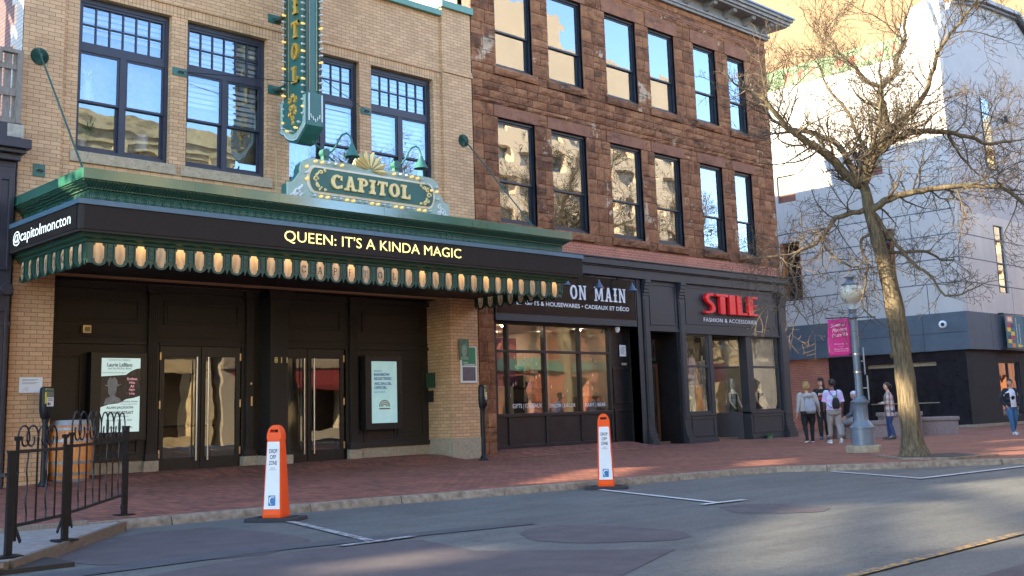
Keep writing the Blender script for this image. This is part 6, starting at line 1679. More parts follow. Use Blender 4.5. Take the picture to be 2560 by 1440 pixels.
# ------------------------------------------------------------------ tree
M['bark'] = None
def bark_mat():
    n = NT('bark'); vec = n.coord()
    mp = n.new('ShaderNodeMapping'); mp.inputs['Scale'].default_value = (14, 14, 2.2); n.link(vec, mp.inputs[0])
    f = n.noise(mp.outputs[0], 1.6, 6, .7)
    c = n.ramp(f, [(.3, (.035,.027,.017)), (.48, (.115,.088,.048)), (.75, (.24,.19,.105))])
    c = n.mix(n.ramp(n.noise(vec, 2.2, 4), [(.55, (0,0,0)), (.7, (.6,.6,.6))]), c, (.15,.14,.06))
    n.set(Base_Color=c, Roughness=.9); n.bump(f, .9, .04); return n.m
M['bark'] = bark_mat()
M['twig'] = pm('twig bark', (.070,.054,.037), (.14,.11,.07), 5, .85, spec=.2)
tr = random.Random(21)
VD = Vector((.698, .716, 0)); VL = Vector((.716, -.698, 0))
LIMBS = {
 'LL': ([(20.42,-9.66,5.47),(20.18,-9.42,5.77),(19.96,-9.21,6.09),(19.71,-8.96,6.28),(19.39,-8.65,6.55),(19.2,-8.45,6.8),(18.9,-8.2,7.2)], .105, -.9),
 'LM': ([(20.39,-9.63,5.64),(20.22,-9.47,6.28),(20.05,-9.3,6.52),(19.83,-9.09,6.7),(19.56,-8.82,6.85),(19.34,-8.6,7.1),(19.2,-8.4,7.6)], .075, .8),
 'C': ([(20.44,-9.68,5.49),(20.57,-9.8,5.67),(20.67,-9.9,6.04),(20.94,-10.17,6.53),(20.91,-10.14,6.93),(20.9,-10.13,7.55),(21.14,-10.37,7.89),(21.2,-10.42,8.21),(21.45,-10.6,8.8)], .115, .3),
 'CR': ([(20.94,-10.17,6.53),(21.17,-10.39,6.83),(21.47,-10.68,7.29),(21.6,-10.81,7.76),(21.71,-10.92,8.24),(21.94,-11.15,8.63),(22.2,-11.4,9.1)], .07, -.7),
 'R': ([(20.77,-10.0,6.17),(21.15,-10.37,6.53),(21.52,-10.73,6.63),(21.93,-11.13,6.63),(22.32,-11.51,6.56),(22.57,-11.76,6.43),(23.1,-12.25,6.55)], .075, .9),
 'RL': ([(20.54,-9.77,4.87),(20.71,-9.94,5.08),(20.89,-10.12,5.18),(21.15,-10.37,5.25),(21.55,-10.76,5.31),(21.97,-11.17,5.29),(22.19,-11.38,5.23),(22.35,-11.54,5.08),(22.61,-11.8,4.61)], .085, -1.0),
 'L2': ([(20.46,-9.7,4.94),(20.09,-9.33,4.83),(19.92,-9.17,4.64),(19.73,-8.98,4.35),(19.36,-8.63,4.06),(18.91,-8.18,3.97)], .06, -.6),
 'L2b': ([(19.73,-8.98,4.35),(19.94,-9.19,3.95),(20.22,-9.46,3.77),(20.34,-9.58,3.89)], .03, 0),
 'L2c': ([(19.36,-8.63,4.06),(19.28,-8.55,3.7),(19.36,-8.62,3.35),(19.30,-8.56,3.05),(19.42,-8.7,2.75)], .024, 0),
 'RS': ([(20.62,-9.85,4.85),(20.82,-10.05,4.32),(21.05,-10.28,3.79),(21.27,-10.48,3.51),(21.37,-10.58,3.11),(21.63,-10.84,3.14)], .045, -.7),
 'H': ([(20.52,-9.76,4.48),(20.37,-9.61,4.29),(20.43,-9.67,3.74),(20.32,-9.56,3.2),(20.29,-9.53,2.96),(20.43,-9.67,2.71)], .035, -.2),
 'R3': ([(20.65,-9.88,4.14),(20.92,-10.14,4.07),(21.35,-10.56,4.11),(21.63,-10.84,3.96),(21.88,-11.08,3.95)], .045, .6),
 'RD': ([(21.93,-11.13,6.63),(22.03,-11.22,6.28),(22.18,-11.37,5.93),(22.39,-11.58,5.59)], .035, 0),
 'CL': ([(20.9,-10.13,7.55),(20.69,-9.92,7.72),(20.54,-9.77,8.16),(20.26,-9.5,8.6),(20.0,-9.3,9.1)], .05, .6),
 'CM': ([(20.67,-9.9,6.04),(20.5,-9.75,6.6),(20.45,-9.7,7.2),(20.3,-9.5,7.8),(20.25,-9.45,8.5)], .05, 1.2),
 'BK': ([(20.52,-9.76,5.2),(20.7,-9.6,5.7),(21.1,-9.6,6.2),(21.6,-9.7,6.6),(22.1,-10.0,7.1)], .06, .9),
 'FR': ([(20.5,-9.75,5.3),(20.3,-9.9,5.8),(20.2,-10.2,6.4),(20.0,-10.4,7.0),(19.8,-10.5,7.6)], .055, -.4),
}
def grow(mb, p, d, length, r, level, up):
    segs = max(3, int(length/(.17 if level < 2 else .10))); pts = [p.copy()]; rads = [r]; q = p.copy(); d = d.normalized()
    sl = length/segs; curl = Vector((tr.uniform(-1,1), tr.uniform(-1,1), tr.uniform(-1,1)))
    for i in range(segs):
        d = (d+Vector((tr.gauss(0,1), tr.gauss(0,1), tr.gauss(0,.8)))*.22+curl*.09+Vector((0,0,up*.09))).normalized()
        q = q+d*sl; pts.append(q.copy()); rads.append(r*(1-.72*(i+1)/segs))
    mb.tube(pts, [max(.0042, x) for x in rads], 5 if level == 1 else 4 if level == 2 else 3, cap=False)
    if level < 4:
        gap = {1:.115, 2:.11, 3:.12}[level]; s = gap*1.2; k = tr.choice((-1, 1))
        while s < length:
            i = min(segs-1, int(s/sl)); f = s/sl-i
            b = pts[i].lerp(pts[i+1], f); dd = (pts[i+1]-pts[i]).normalized()
            side = dd.orthogonal().normalized(); side.rotate(__import__('mathutils').Quaternion(dd, tr.uniform(0, 6.28)))
            nd = dd*tr.uniform(.35,.8)+side*tr.uniform(.6,1.0)+Vector((0,0,up*.2))
            ratio = {1:(.38,.66), 2:(.34,.6), 3:(.3,.5)}[level]
            ln = max(.06, (length-s*.55)*tr.uniform(*ratio))
            if not (level == 3 and tr.random() < .45): grow(mb, b, nd, ln, max(.0045, rads[i]*.55), level+1, up)
            s += gap*tr.uniform(.6,1.5)
def smooth_path(pts, sub=4):
    P = [Vector(p) for p in pts]; out = []
    for i in range(len(P)-1):
        a = P[max(0,i-1)]; b = P[i]; c = P[i+1]; d = P[min(len(P)-1,i+2)]
        for k in range(sub):
            t = k/sub; out.append(.5*((2*b)+(c-a)*t+(2*a-5*b+4*c-d)*t*t+(3*b-a-3*c+d)*t**3))
    out.append(P[-1]); return out
tree = thing('street_tree', 'bare leaning street tree with a dense tangle of twigs at the kerb bend', 'tree', (20.87, -10.1, 0))
tp = smooth_path([(20.88,-10.11,-.05),(20.87,-10.1,.25),(20.86,-10.09,1.09),(20.83,-10.06,2.21),(20.76,-9.99,3.34),(20.63,-9.86,4.33),(20.55,-9.78,4.87),(20.50,-9.74,5.38),(20.42,-9.66,5.6)], 5)
trr = []
for p in tp:
    z = p.z; r = .20+.16*math.exp(-max(0,z)/.16) if z < 1 else .20-.005*(z-1) if z < 3 else .19-.034*(z-3)
    trr.append(max(.105, r*.93)*(1+.05*math.sin(z*9)))
mb = MB(); mb.tube(tp, trr, 18)
vs2 = []
for i, (x, y, z) in enumerate(mb.v):
    k = i//18; c = tp[k]; a = math.atan2(y-c.y, x-c.x); f = 1+.07*math.sin(a*3+z*.8)+.05*math.sin(a*7-z*1.7)+(.10*math.sin(a*5+.5)*math.exp(-max(0,z)/.2))
    vs2.append((c.x+(x-c.x)*f, c.y+(y-c.y)*f, z))
mb.v = vs2
for z, a in ((3.9,2.6),(4.4,-.6),(2.0,.4)):
    mb.ball((20.7+.14*math.cos(a), -9.95+.14*math.sin(a), z), .09, 8, 6)
for k, (path, r0, dep) in LIMBS.items():
    if r0 < .03: continue
mb.build('trunk', M['bark'], tree, smooth=True)
mb = MB(); mt = MB()
for k, (path, r0, dep) in LIMBS.items():
    P = smooth_path(path, 4); n_ = len(P)
    off = 0 if k not in ('CR','RD','L2b','L2c') else (LIMBS[{'CR':'C','RD':'R','L2b':'L2','L2c':'L2'}[k]][2]*.45)
    for i in range(n_): P[i] = P[i]+VD*(dep*(i/(n_-1))**1.3+off)+Vector((tr.gauss(0,.012),tr.gauss(0,.012),tr.gauss(0,.012)))
    rads = [r0*(1-.62*i/(n_-1)) for i in range(n_)]
    mb.tube(P, rads, 8)
    s = 0
    up = {'RL':.3,'L2':-.1,'L2b':.1,'L2c':0,'RS':-.15,'H':-.3,'R3':.0,'RD':-.1,'R':.7}.get(k, .8)
    tot = sum((b-a).length for a, b in zip(P, P[1:])); acc = 0; nxt = .25 if r0 > .05 else .12
    for a, b in zip(P, P[1:]):
        l = (b-a).length
        while acc+l > nxt:
            t = (nxt-acc)/l; p = a.lerp(b, t); dd = (b-a).normalized()
            side = dd.orthogonal().normalized(); side.rotate(__import__('mathutils').Quaternion(dd, tr.uniform(0, 6.28)))
            nd = dd*tr.uniform(.2,.7)+side+Vector((0,0,up*.35))
            f = nxt/tot
            grow(mt, p, nd, tr.uniform(.7,1.75)*(.7 if r0 < .05 else 1)*(.75+.5*f), max(.009, r0*.30*(1-.5*f)), 1, up)
            nxt += tr.uniform(.105,.20)
        acc += l
    grow(mt, P[-1], P[-1]-P[-2], tr.uniform(.5,1.0), rads[-1]*.8, 1, up)
mb.build('limbs', M['bark'], tree, smooth=True)
mt.build('twigs', M['twig'], tree)
for (x, y, s, rz, lb) in ((46.5,-22.3,1.75,2.2,'bare tree on the far pavement before the red brick row'), (58,-22.2,1.6,.9,'second bare tree on the far pavement farther along'), (33.5,-22.6,1.5,4.0,'bare tree on the far pavement beside the sandstone building')):
    c = copy_tree(tree); c.location = (x, y, -.1); c.scale = (s, s, s); c.rotation_euler = (0,0,rz); c['label'] = lb; c['group'] = 'trees across the street'

# ------------------------------------------------------------------ lamp post
M['lamp_paint'] = pm('blue grey lamp paint', (.125,.165,.20), (.165,.205,.24), 4, .32)
lx, ly = 22.4, -8.22
pl = MB()
rr = random.Random(8); pr_ = []
for i in range(9): a = 2*math.pi*i/9+.3; pr_.append((lx+.40*math.cos(a)*rr.uniform(.9,1.08), ly+.40*math.sin(a)*rr.uniform(.9,1.08)))
pl.prism(pr_, 'z', -.02, .15); tag(pl.build('granite_plinth', M['limestone'], at=(lx,ly,0), bevel=.02), 'rough round granite block under the street lamp', 'plinth')
lp = thing('street_lamp', 'blue grey cast iron street lamp with a pale globe beside the tree', 'street lamp', (lx, ly, .15))
mb = MB(); fl = lambda k, z: 1-.09*(1 if (k % 4) in (0,1) else 0) if .66 < z < 1.03 else 1
mb.lathe([(.255,.15),(.255,.50),(.275,.51),(.275,.55),(.24,.56),(.22,.60),(.165,.66),(.15,.70),(.15,1.0),(.17,1.04),(.20,1.07),(.205,1.10),(.16,1.13),(.13,1.16),(.12,1.20),(.09,1.22)], (lx,ly,0), 48, flute=fl)
mb.build('base', M['lamp_paint'], lp, smooth='auto')
mb = MB(); mb.lathe([(.085,1.22),(.078,2.9),(.07,2.91),(.115,2.95),(.11,3.0),(.085,3.03),(.085,3.10),(.10,3.14)], (lx,ly,0), 20); mb.build('shaft', M['lamp_paint'], lp, smooth='auto')
mb = MB(); mb.lathe([(.10,3.14),(.09,3.2),(.10,3.26),(.14,3.30)], (lx,ly,0), 20); mb.build('globe_holder', pm('pale grey metal', (.45,.48,.46), rough=.35), lp, smooth='auto')
M['globe'] = pm('pale opal globe', (.55,.55,.42), (.60,.60,.48), 3, .18)
mb = MB(); mb.lathe([(.13,3.29),(.20,3.35),(.238,3.43),(.25,3.52),(.235,3.61),(.20,3.66),(.17,3.68)], (lx,ly,0), 28); mb.build('globe', M['globe'], lp, smooth='auto')
mb = MB(); mb.lathe([(.19,3.665),(.20,3.70),(.16,3.74),(.10,3.77),(.075,3.82),(.085,3.84),(.14,3.855),(.14,3.87),(.03,3.885),(.02,3.93)], (lx,ly,0), 20); mb.build('cap', M['lamp_paint'], lp, smooth='auto')
BL = Vector((-.716,.698,0))
mb = MB()
c0 = Vector((lx,ly,0))
mb.tube([c0+Vector((0,0,2.955)), c0+BL*.62+Vector((0,0,2.955))], .012, 6); mb.tube([c0+Vector((0,0,2.955)), c0-BL*.5+Vector((0,0,2.955))], .012, 6); mb.tube([c0+Vector((0,0,2.14)), c0+BL*.16+Vector((0,0,2.14))], .012, 6)
mb.build('banner_arm', M['iron'], lp)
mb = MB(); mb.lathe([(.09,1.72),(.09,1.76)], (lx,ly,0), 16); mb.lathe([(.088,2.12),(.088,2.16)], (lx,ly,0), 16); mb.build('strap', M['steel'], lp)
bn = thing('street_banner', 'magenta cloth banner with white script hanging on the street lamp', 'banner', tuple(c0+Vector((0,0,2.1))))
mb = MB(); NX, NZ = 10, 16; vs = []; nrm = Vector((-.698,-.716,0))
for j in range(NZ+1):
    for i in range(NX+1):
        u = i/NX; v = j/NZ
        wv = .018*math.sin(u*5+v*3)+.012*math.sin(v*9+u*2)
        vs.append(c0+BL*(.10+.50*(1-u)+.018*math.sin(v*5)*(1-u))+nrm*wv+Vector((0,0,2.12+.82*v-.02*(1-u))))
fs = [(j*(NX+1)+i, j*(NX+1)+i+1, (j+1)*(NX+1)+i+1, (j+1)*(NX+1)+i) for j in range(NZ) for i in range(NX)]
mb.add(vs, fs); cl = mb.build('cloth', pm('magenta cloth', (.60,.025,.22), (.66,.035,.26), 3, .7), bn, smooth=True)
s_ = cl.modifiers.new('thick', 'SOLIDIFY'); s_.thickness = .004
mb = MB(); Ur = -BL
def bt(body, z, wd, x=.06, h=None, sh=.25, rot=.12):
    u = (Ur+Vector((0,0,rot))).normalized(); v = Vector((0,0,1))
    lay_text(mb, body, c0+BL*(.60-x)+nrm*.034+Vector((0,0,z)), u, v, wd, h, 0, shear=sh)
bt('Downtown', 2.74, .34, .07, .075); bt('Moncton', 2.63, .32, .10, .085); bt('Centre-Ville', 2.52, .36, .09, .08)
bt('#DowntownMoncton', 2.36, .30, .12, .025, 0, 0); bt('f  o  y', 2.30, .10, .21, .03, 0, 0); bt('/Moncton Centre-Ville', 2.25, .32, .11, .025, 0, 0); bt('downtownmoncton.com', 2.21, .32, .11, .02, 0, 0)
mb.build('lettering', M['white_letter'], bn)
for (z0, z1, dx, lb) in ((1.68,2.28,.16,'grey back of the upper traffic sign on the street lamp'), (1.12,1.66,.20,'grey back of the lower traffic sign on the street lamp')):
    t = thing('traffic_sign', lb, 'sign', tuple(c0-BL*dx+Vector((0,0,z0))))
    cc = c0-BL*dx+Vector((0,0,(z0+z1)/2)); e = (VD*.96-BL*.28).normalized()
    mb = MB(); mb.obox(cc, e*.22, e.cross(Vector((0,0,1)))*.012, Vector((0,0,(z1-z0)/2))); mb.build('plate', pm('galvanised plate', (.26,.31,.33), (.32,.37,.39), 8, .4), t, bevel=.01)
    mb = MB(); mb.beam(cc-e*.0, c0+Vector((0,0,(z0+z1)/2)), .03); mb.build('clamp', M['steel'], t)

# ------------------------------------------------------------------ delineator posts
def cone(x, y, yaw, label):
    t = thing('drop_off_post', label, 'traffic post', (x, y, -.1), 'orange drop off zone posts')
    c = Vector((x,y,0)); f = Vector((math.cos(yaw), math.sin(yaw), 0)); r_ = Vector((-f.y, f.x, 0)); UP = Vector((0,0,1))
    def W(a, b, z): return c+r_*a+f*b+UP*z
    H = 1.12; zb = -.055
    prof = [(0,.125,.125),(.03,.128,.128),(.10,.124,.12),(.55,.108,.095),(.92,.094,.072)]
    mb = MB(); rings = []
    for z, a, b in prof:
        e = .018
        rings.append([W(sa*(a-(e if k else 0)), sb*(b-(0 if k else e)), zb+z) for sa, sb, k in ((-1,1,1),(1,1,1),(1,1,0),(1,-1,0),(1,-1,1),(-1,-1,1),(-1,-1,0),(-1,1,0))])
    n = 8; vs = [p for r0 in rings for p in r0]
    fs = [(i*n+k, i*n+(k+1) % n, (i+1)*n+(k+1) % n, (i+1)*n+k) for i in range(len(prof)-1) for k in range(n)]
    fs.append(list(range(n))[::-1]); mb.add(vs, fs)
    # rounded head with a grip slot
    a, b = .094, .072; out = []
    for i in range(13):
        an = math.pi*i/12; out.append((a*math.cos(an)*(1 if i not in (0,12) else 1), .92+.17*math.sin(an)**.75))
    slot = [(-.045,1.0),(.045,1.0),(.05,1.035),(-.05,1.035)]
    def Q(u, z, d): return W(u, d, zb+z)
    polys = [[(a,.92),(.05,1.0),(.05,1.035)]+[]]
    top = out
    pieces = [[(-a,.92),(a,.92),(.05,1.0),(-.05,1.0)], [top[0],top[1],top[2],top[3],(.05,1.035),(.05,1.0)], [top[3],top[4],top[5],top[6],top[7],top[8],top[9],(-.05,1.035),(.05,1.035)], [top[9],top[10],top[11],top[12],(-.05,1.0),(-.05,1.035)]]
    for pc_ in pieces:
        m_ = len(pc_); mb.add([Q(u,z,b*(1-(z-.92)*1.2)) for u, z in pc_]+[Q(u,z,-b*(1-(z-.92)*1.2)) for u, z in pc_], [list(range(m_)), list(range(m_, 2*m_))[::-1]]+[(i, m_+i, m_+(i+1) % m_, (i+1) % m_) for i in range(m_)])
    mb.add([W(-a,b*.98,zb+.92),W(a,b*.98,zb+.92),W(a,-b*.98,zb+.92),W(-a,-b*.98,zb+.92)], [(0,1,2,3)])
    mb.build('body', M['orange'], t)
    mb = MB(); z0, z1 = .10, .90
    def fr(z): return .124+(.094-.124)*(z-.1)/.82, .12+(.072-.12)*(z-.1)/.82
    for z0_, z1_ in ((.10,.89),):
        (a0,b0),(a1,b1) = fr(z0_), fr(z1_)
        vs = [W(-a0+.022,b0+.002,zb+z0_),W(a0-.022,b0+.002,zb+z0_),W(a1-.018,b1+.002,zb+z1_),W(-a1+.018,b1+.002,zb+z1_)]
        mb.add(vs+[p+f*.003 for p in vs], [(3,2,1,0),(4,5,6,7),(0,1,5,4),(1,2,6,5),(2,3,7,6),(3,0,4,7)])
    mb.build('panel', M['panel_white'], t)
    # facing direction of text: right of viewer = -r_
    u = r_; sl = (f*(-.048/.82)+UP).normalized()
    sl = (W(0, fr(.89)[1], .89)-W(0, fr(.1)[1], .1)).normalized()
    def org(x_, z): return W(x_, fr(z)[1]+.0075, zb+z)
    mb = MB()
    for body, z, h, wd in (('DROP',.755,.05,.105),('OFF',.685,.05,.08),('ZONE',.615,.05,.105)): lay_text(mb, body, org(0, z), u, sl, wd, h, .012, mid=True)
    lay_text(mb, 'ZONE DE', org(0,.575), u, sl, .055, .014, .0, mid=True); lay_text(mb, 'DÉBARQUEMENT', org(0,.553), u, sl, .09, .014, .0, mid=True)
    mb.build('lettering', M['black_letter'], t)
    mb = MB(); o = org(0, .14)
    mb.add([o-u*.045, o+u*.045, o+u*.045+sl*.12, o-u*.045+sl*.12], [(0,1,2,3)]); mb.build('logo_square', M['logo_blue'], t)
    mb = MB(); o = o+f*.002
    for ph, k in ((0,1),(.6,.8)):
        pts = [o+u*(.034*math.cos(3.9+ph-a_*.42)*k)+sl*(.06+.045*math.sin(3.9+ph-a_*.42)) for a_ in range(9)]; mb.tube(pts, .004, 4)
    mb.tube([o-u*.035+sl*.085, o+u*.005+sl*.095, o+u*.038+sl*.112], .004, 4)
    mb.build('logo_mark', M['white_letter'], t)
    mb = MB(); 
    out = [(-.29,-.24),(-.24,-.29),(.24,-.29),(.29,-.24),(.29,.24),(.24,.29),(-.24,.29),(-.29,.24)]
    vs = [W(a_*1.15,b_*.78,-.098) for a_, b_ in out]+[W(a_*1.12,b_*.75,-.058) for a_, b_ in out]
    mb.add(vs, [list(range(8))[::-1], list(range(8,16))]+[(i,(i+1) % 8,8+(i+1) % 8,8+i) for i in range(8)])
    for sx in (-1,1): mb.obox(W(sx*.2,0,-.052), r_*.03, f*.12, UP*.006)
    mb.build('base', M['rubber'], t, bevel=.01)
fa = math.atan2(-.55,-.84)
cone(7.27, -8.66, fa, 'orange drop off post standing at the kerb before the double doors')
cone(12.82, -9.08, math.atan2(-.66,-.75), 'orange drop off post standing at the kerb before the gift shop')

# ------------------------------------------------------------------ parking meters
def meter(x, y, z, yaw, label):
    t = thing('parking_meter', label, 'parking meter', (x, y, z), 'parking meters')
    f = Vector((math.sin(yaw), -math.cos(yaw), 0)); r_ = Vector((math.cos(yaw), math.sin(yaw), 0)); c = Vector((x,y,z)); UP = Vector((0,0,1))
    mb = MB(); mb.lathe([(.13,0),(.13,.02),(.09,.04),(.075,.10),(.055,.12),(.05,1.16),(.065,1.17),(.065,1.20)], (x,y,z), 16); mb.build('pole', M['iron'], t, smooth='auto')
    mb = MB()
    def ring(zz, a, b, n=14): return [c+r_*(a*math.copysign(abs(math.cos(2*math.pi*k/n))**.6, math.cos(2*math.pi*k/n)))+f*(b*math.copysign(abs(math.sin(2*math.pi*k/n))**.6, math.sin(2*math.pi*k/n)))+UP*zz for k in range(n)]
    pr_ = [(1.19,.05,.05),(1.24,.085,.075),(1.34,.105,.085),(1.42,.112,.09),(1.70,.115,.085),(1.75,.11,.075),(1.775,.095,.06)]
    vs = [p for a in pr_ for p in ring(*a)]; n = 14
    mb.add(vs, [list(range(n))[::-1], [len(vs)-n+i for i in range(n)]]+[(i*n+k, i*n+(k+1) % n, (i+1)*n+(k+1) % n, (i+1)*n+k) for i in range(len(pr_)-1) for k in range(n)])
    mb.build('housing', M['iron'], t, smooth='auto')
    def pl_(name, u0, u1, z0, z1, d, m):
        mb = MB(); mb.obox(c+r_*(u0+u1)/2+f*d+UP*(z0+z1)/2, r_*(u1-u0)/2, f*.004, UP*(z1-z0)/2); mb.build(name, m, t, bevel=.003)
    pl_('green_header', -.085, .085, 1.71, 1.755, .086, M['cap_green'])
    pl_('screen', -.055, .085, 1.60, 1.70, .090, pm('grey green display', (.16,.20,.16), rough=.15))
    pl_('instruction_label', -.055, .085, 1.43, 1.595, .090, M['panel_white'])
    pl_('yellow_label', -.098, -.062, 1.48, 1.69, .090, pm('yellow label', (.70,.55,.03), rough=.5))
    mb = MB(); 
    for u0, u1, z0, z1 in ((-.045,-.01,1.45,1.50),(.0,.015,1.45,1.50),(-.04,.07,1.56,1.57),(-.04,.07,1.535,1.545)): mb.obox(c+r_*(u0+u1)/2+f*.0955+UP*(z0+z1)/2, r_*(u1-u0)/2, f*.001, UP*(z1-z0)/2)
    mb.build('print', M['black_letter'], t)
    mb = MB(); mb.tube([c+f*.07+UP*1.325, c+f*.105+UP*1.325], .05, 16); mb.tube([c+f*.1+UP*1.325, c+f*.115+UP*1.325], .03, 12); mb.build('coin_vault', M['iron'], t)
meter(17.75, -.95, 0, .55, 'black parking meter with a yellow label by the right theatre pier')
meter(7.72, -.28, .035, .30, 'black parking meter with green header by the left brick pier')

# ------------------------------------------------------------------ barrel
bx, by, bz = 8.36, .20, .09
br_t = thing('wooden_barrel', 'orange oak barrel with grey hoops standing beside the left poster case', 'barrel', (bx, by, bz))
def oak():
    n = NT('oak staves'); vec = n.coord(); sp = n.new('ShaderNodeSeparateXYZ'); n.link(vec, sp.inputs[0])
    at = n.new('ShaderNodeMath', operation='ARCTAN2'); n.link(sp.outputs[1], at.inputs[0]); n.link(sp.outputs[0], at.inputs[1])
    q = n.math('MULTIPLY', at.outputs[0], 26/(2*math.pi)); fr = n.math('FRACT', q); idx = n.math('FLOOR', q)
    wn = n.new('ShaderNodeTexWhiteNoise', noise_dimensions='1D'); n.link(idx, wn.inputs['W'])
    c = n.ramp(wn.outputs['Value'], [(0, (.62,.22,.045)), (1, (.74,.31,.08))])
    mp = n.new('ShaderNodeMapping'); mp.inputs['Scale'].default_value = (9,9,1); n.link(vec, mp.inputs[0])
    c = n.mix(1, c, n.ramp(n.noise(mp.outputs[0], 3, 5), [(.3, (.72,)*3), (.7, (1.15,)*3)]), 'MULTIPLY')
    c = n.mix(n.ramp(fr, [(0, (1,1,1)), (.07, (0,0,0))]), c, (.06,.03,.012))
    n.set(Base_Color=c, Roughness=.5); return n.m
M['oak'] = oak(); M['hoop'] = pm('galvanised hoop', (.36,.38,.38), (.24,.25,.25), 12, .45, metal=.5)
def br_r(z): return .345+.075*(1-((z-.56)/.56)**2)
mb = MB(); mb.lathe([(br_r(i*.07), i*.07) for i in range(17)], (bx,by,bz), 52); mb.build('staves', M['oak'], br_t, smooth='auto')
mb = MB(); mb.lathe([(.315,1.10),(.315,1.085)], (bx,by,bz), 30); mb.build('head', M['room_floor'], br_t)
for z0, z1 in ((.0,.06),(.13,.18),(.33,.385),(.73,.785),(.94,.99),(1.03,1.125)):
    mb = MB(); mb.lathe([(br_r(z0)+.003,z0),(br_r(z0)+.008,z0),(br_r(z1)+.008,z1),(br_r(z1)+.003,z1)], (bx,by,bz), 40); mb.build('hoop', M['hoop'], br_t, smooth='auto')

# ------------------------------------------------------------------ patio platform and railing
M['deck'] = pm('grey deck boards', (.30,.27,.235), (.18,.165,.145), 8, .8, bump=.3, bscale=60, stretch=(1,1,1))
dk = thing('wooden_platform', 'low grey plank platform at the kerb beneath the black railing', 'platform', (2, -9.3, -.1))
# boards run along the kerb
edge = [(-6,-7.86),(5.70,-7.90),(5.66,-8.07),(3.50,-10.66),(3.1,-10.95),(-6,-10.95)]
def xr(y): return 5.70 if y > -8.07 else 5.66+(3.50-5.66)*(y+8.07)/(-10.66+8.07) if y > -10.66 else 3.5-(y+10.66)/-.29*.4
mb = MB(); y = -7.90
while y > -10.9:
    a, b = xr(y)-.07, xr(y-.13)-.07
    mb.prism([(-6,y),(a,y),(b,y-.13),(-6,y-.13)], 'z', -.045, -.005); y -= .138
mb.build('boards', M['deck'], dk)
mb = MB(); mb.beam((5.64,-8.05,-.05),(3.50,-10.62,-.05),.05,.11); mb.beam((3.46,-10.64,-.052),(-6,-10.93,-.052),.05,.11); mb.beam((5.66,-7.9,-.05),(5.66,-8.05,-.05),.05,.1)
mb.build('fascia', pm('brown fascia board', (.17,.13,.09), (.11,.085,.06), 7, .8, stretch=(1,1,5)), dk)
mb = MB(); mb.box(-5.9, 4.0, -10.7, -8.0, -.098, -.06); mb.prism([(4,-8.1),(5.4,-8.1),(4,-9.8)],'z',-.098,-.06); mb.build('joists', M['plain_dark'], dk)
mb = MB(); mb.beam((2.0,-7.86,.02),(5.3,-7.90,.02),.07,.05); tag(mb.build('timber_edge', M['old_wood'], at=(4,-7.88,0)), 'grey timber batten lying between platform and brick pavement', 'timber')
rl = thing('iron_railing', 'black wrought iron railing with scroll tops round the platform', 'railing', (4.4, -9.4, 0))
def post(p, h, s=.036):
    mb = MB(); mb.box(p[0]-s, p[0]+s, p[1]-s, p[1]+s, .0, h); mb.box(p[0]-s-.006, p[0]+s+.006, p[1]-s-.006, p[1]+s+.006, h, h+.02); mb.box(p[0]-.10, p[0]+.10, p[1]-.10, p[1]+.10, .0, .014); mb.build('post', M['iron'], rl)
P1, P2, P3 = (6.08,-7.12), (4.41,-9.45), (3.57,-10.33)
post(P1, 1.06, .03); post(P2, .90, .028); post(P3, .88, .027)
def rail_panel(a, b, n, h=.90, zl=.25):
    a = Vector((*a,0)); b = Vector((*b,0)); d = (b-a); ln = d.length; d.normalize()
    mb = MB()
    mb.beam(a+Vector((0,0,zl)), b+Vector((0,0,zl)), .012, .03); mb.beam(a+Vector((0,0,h)), b+Vector((0,0,h)), .012, .03)
    for p in (a, b): mb.beam(p+Vector((0,0,.12)), p+Vector((0,0,h+.13)), .026, .026); mb.beam(p+Vector((0,0,h+.10)), p+Vector((0,0,h+.135)), .05,.05)
    mb.beam(a+Vector((0,0,zl)), a+d*.12+Vector((0,0,zl-.15)), .014, .03); mb.beam(b+Vector((0,0,zl)), b-d*.12+Vector((0,0,zl-.15)), .014, .03)
    mb.build('rail_frame', M['iron'], rl)
    for i in range(1, n):
        p = a+d*ln*i/n; mb = MB()
        if i % 2 == 0: mb.beam(p+Vector((0,0,zl)), p+Vector((0,0,h+.09)), .014, .014); mb.beam(p+Vector((0,0,h+.08)), p+Vector((0,0,h+.12)), .018, .022)
        else: mb.tube([p+d*.014*math.sin(k*1.05)+Vector((0,0,zl+(h-zl)*k/14)) for k in range(15)], .0085, 5)
        mb.build('baluster', M['iron'], rl)
    mb = MB()
    m_ = n/2 if n % 2 == 0 else (n-1)/2
    w_ = ln/(n/2)
    for i in range(int(n/2)):
        for s in (1, -1):
            c = a+d*(w_*(i+.5)-s*w_*.22); pts = []
            for k in range(22):
                an = R(200-k*19); r_ = w_*.30*(1 if k < 12 else max(.25, 1-(k-11)*.085))
                zz = h+.03+w_*.22+r_*math.sin(an)*.9
                pts.append(c+d*s*(r_*math.cos(an)*.95)+Vector((0,0,zz)))
            mb.tube(pts, .0085, 5)
    mb.build('scroll', M['iron'], rl)
rail_panel((4.52,-9.28),(6.02,-7.21), 8); rail_panel((3.65,-10.24),(4.36,-9.52), 5, .885)
mb = MB(); mb.beam((3.5,-10.4,.70),(3.45,-10.46,.70),.05,.03); mb.beam((3.62,-10.27,.70),(3.66,-10.23,.70),.03,.03); mb.build('hinge', M['iron'], rl)

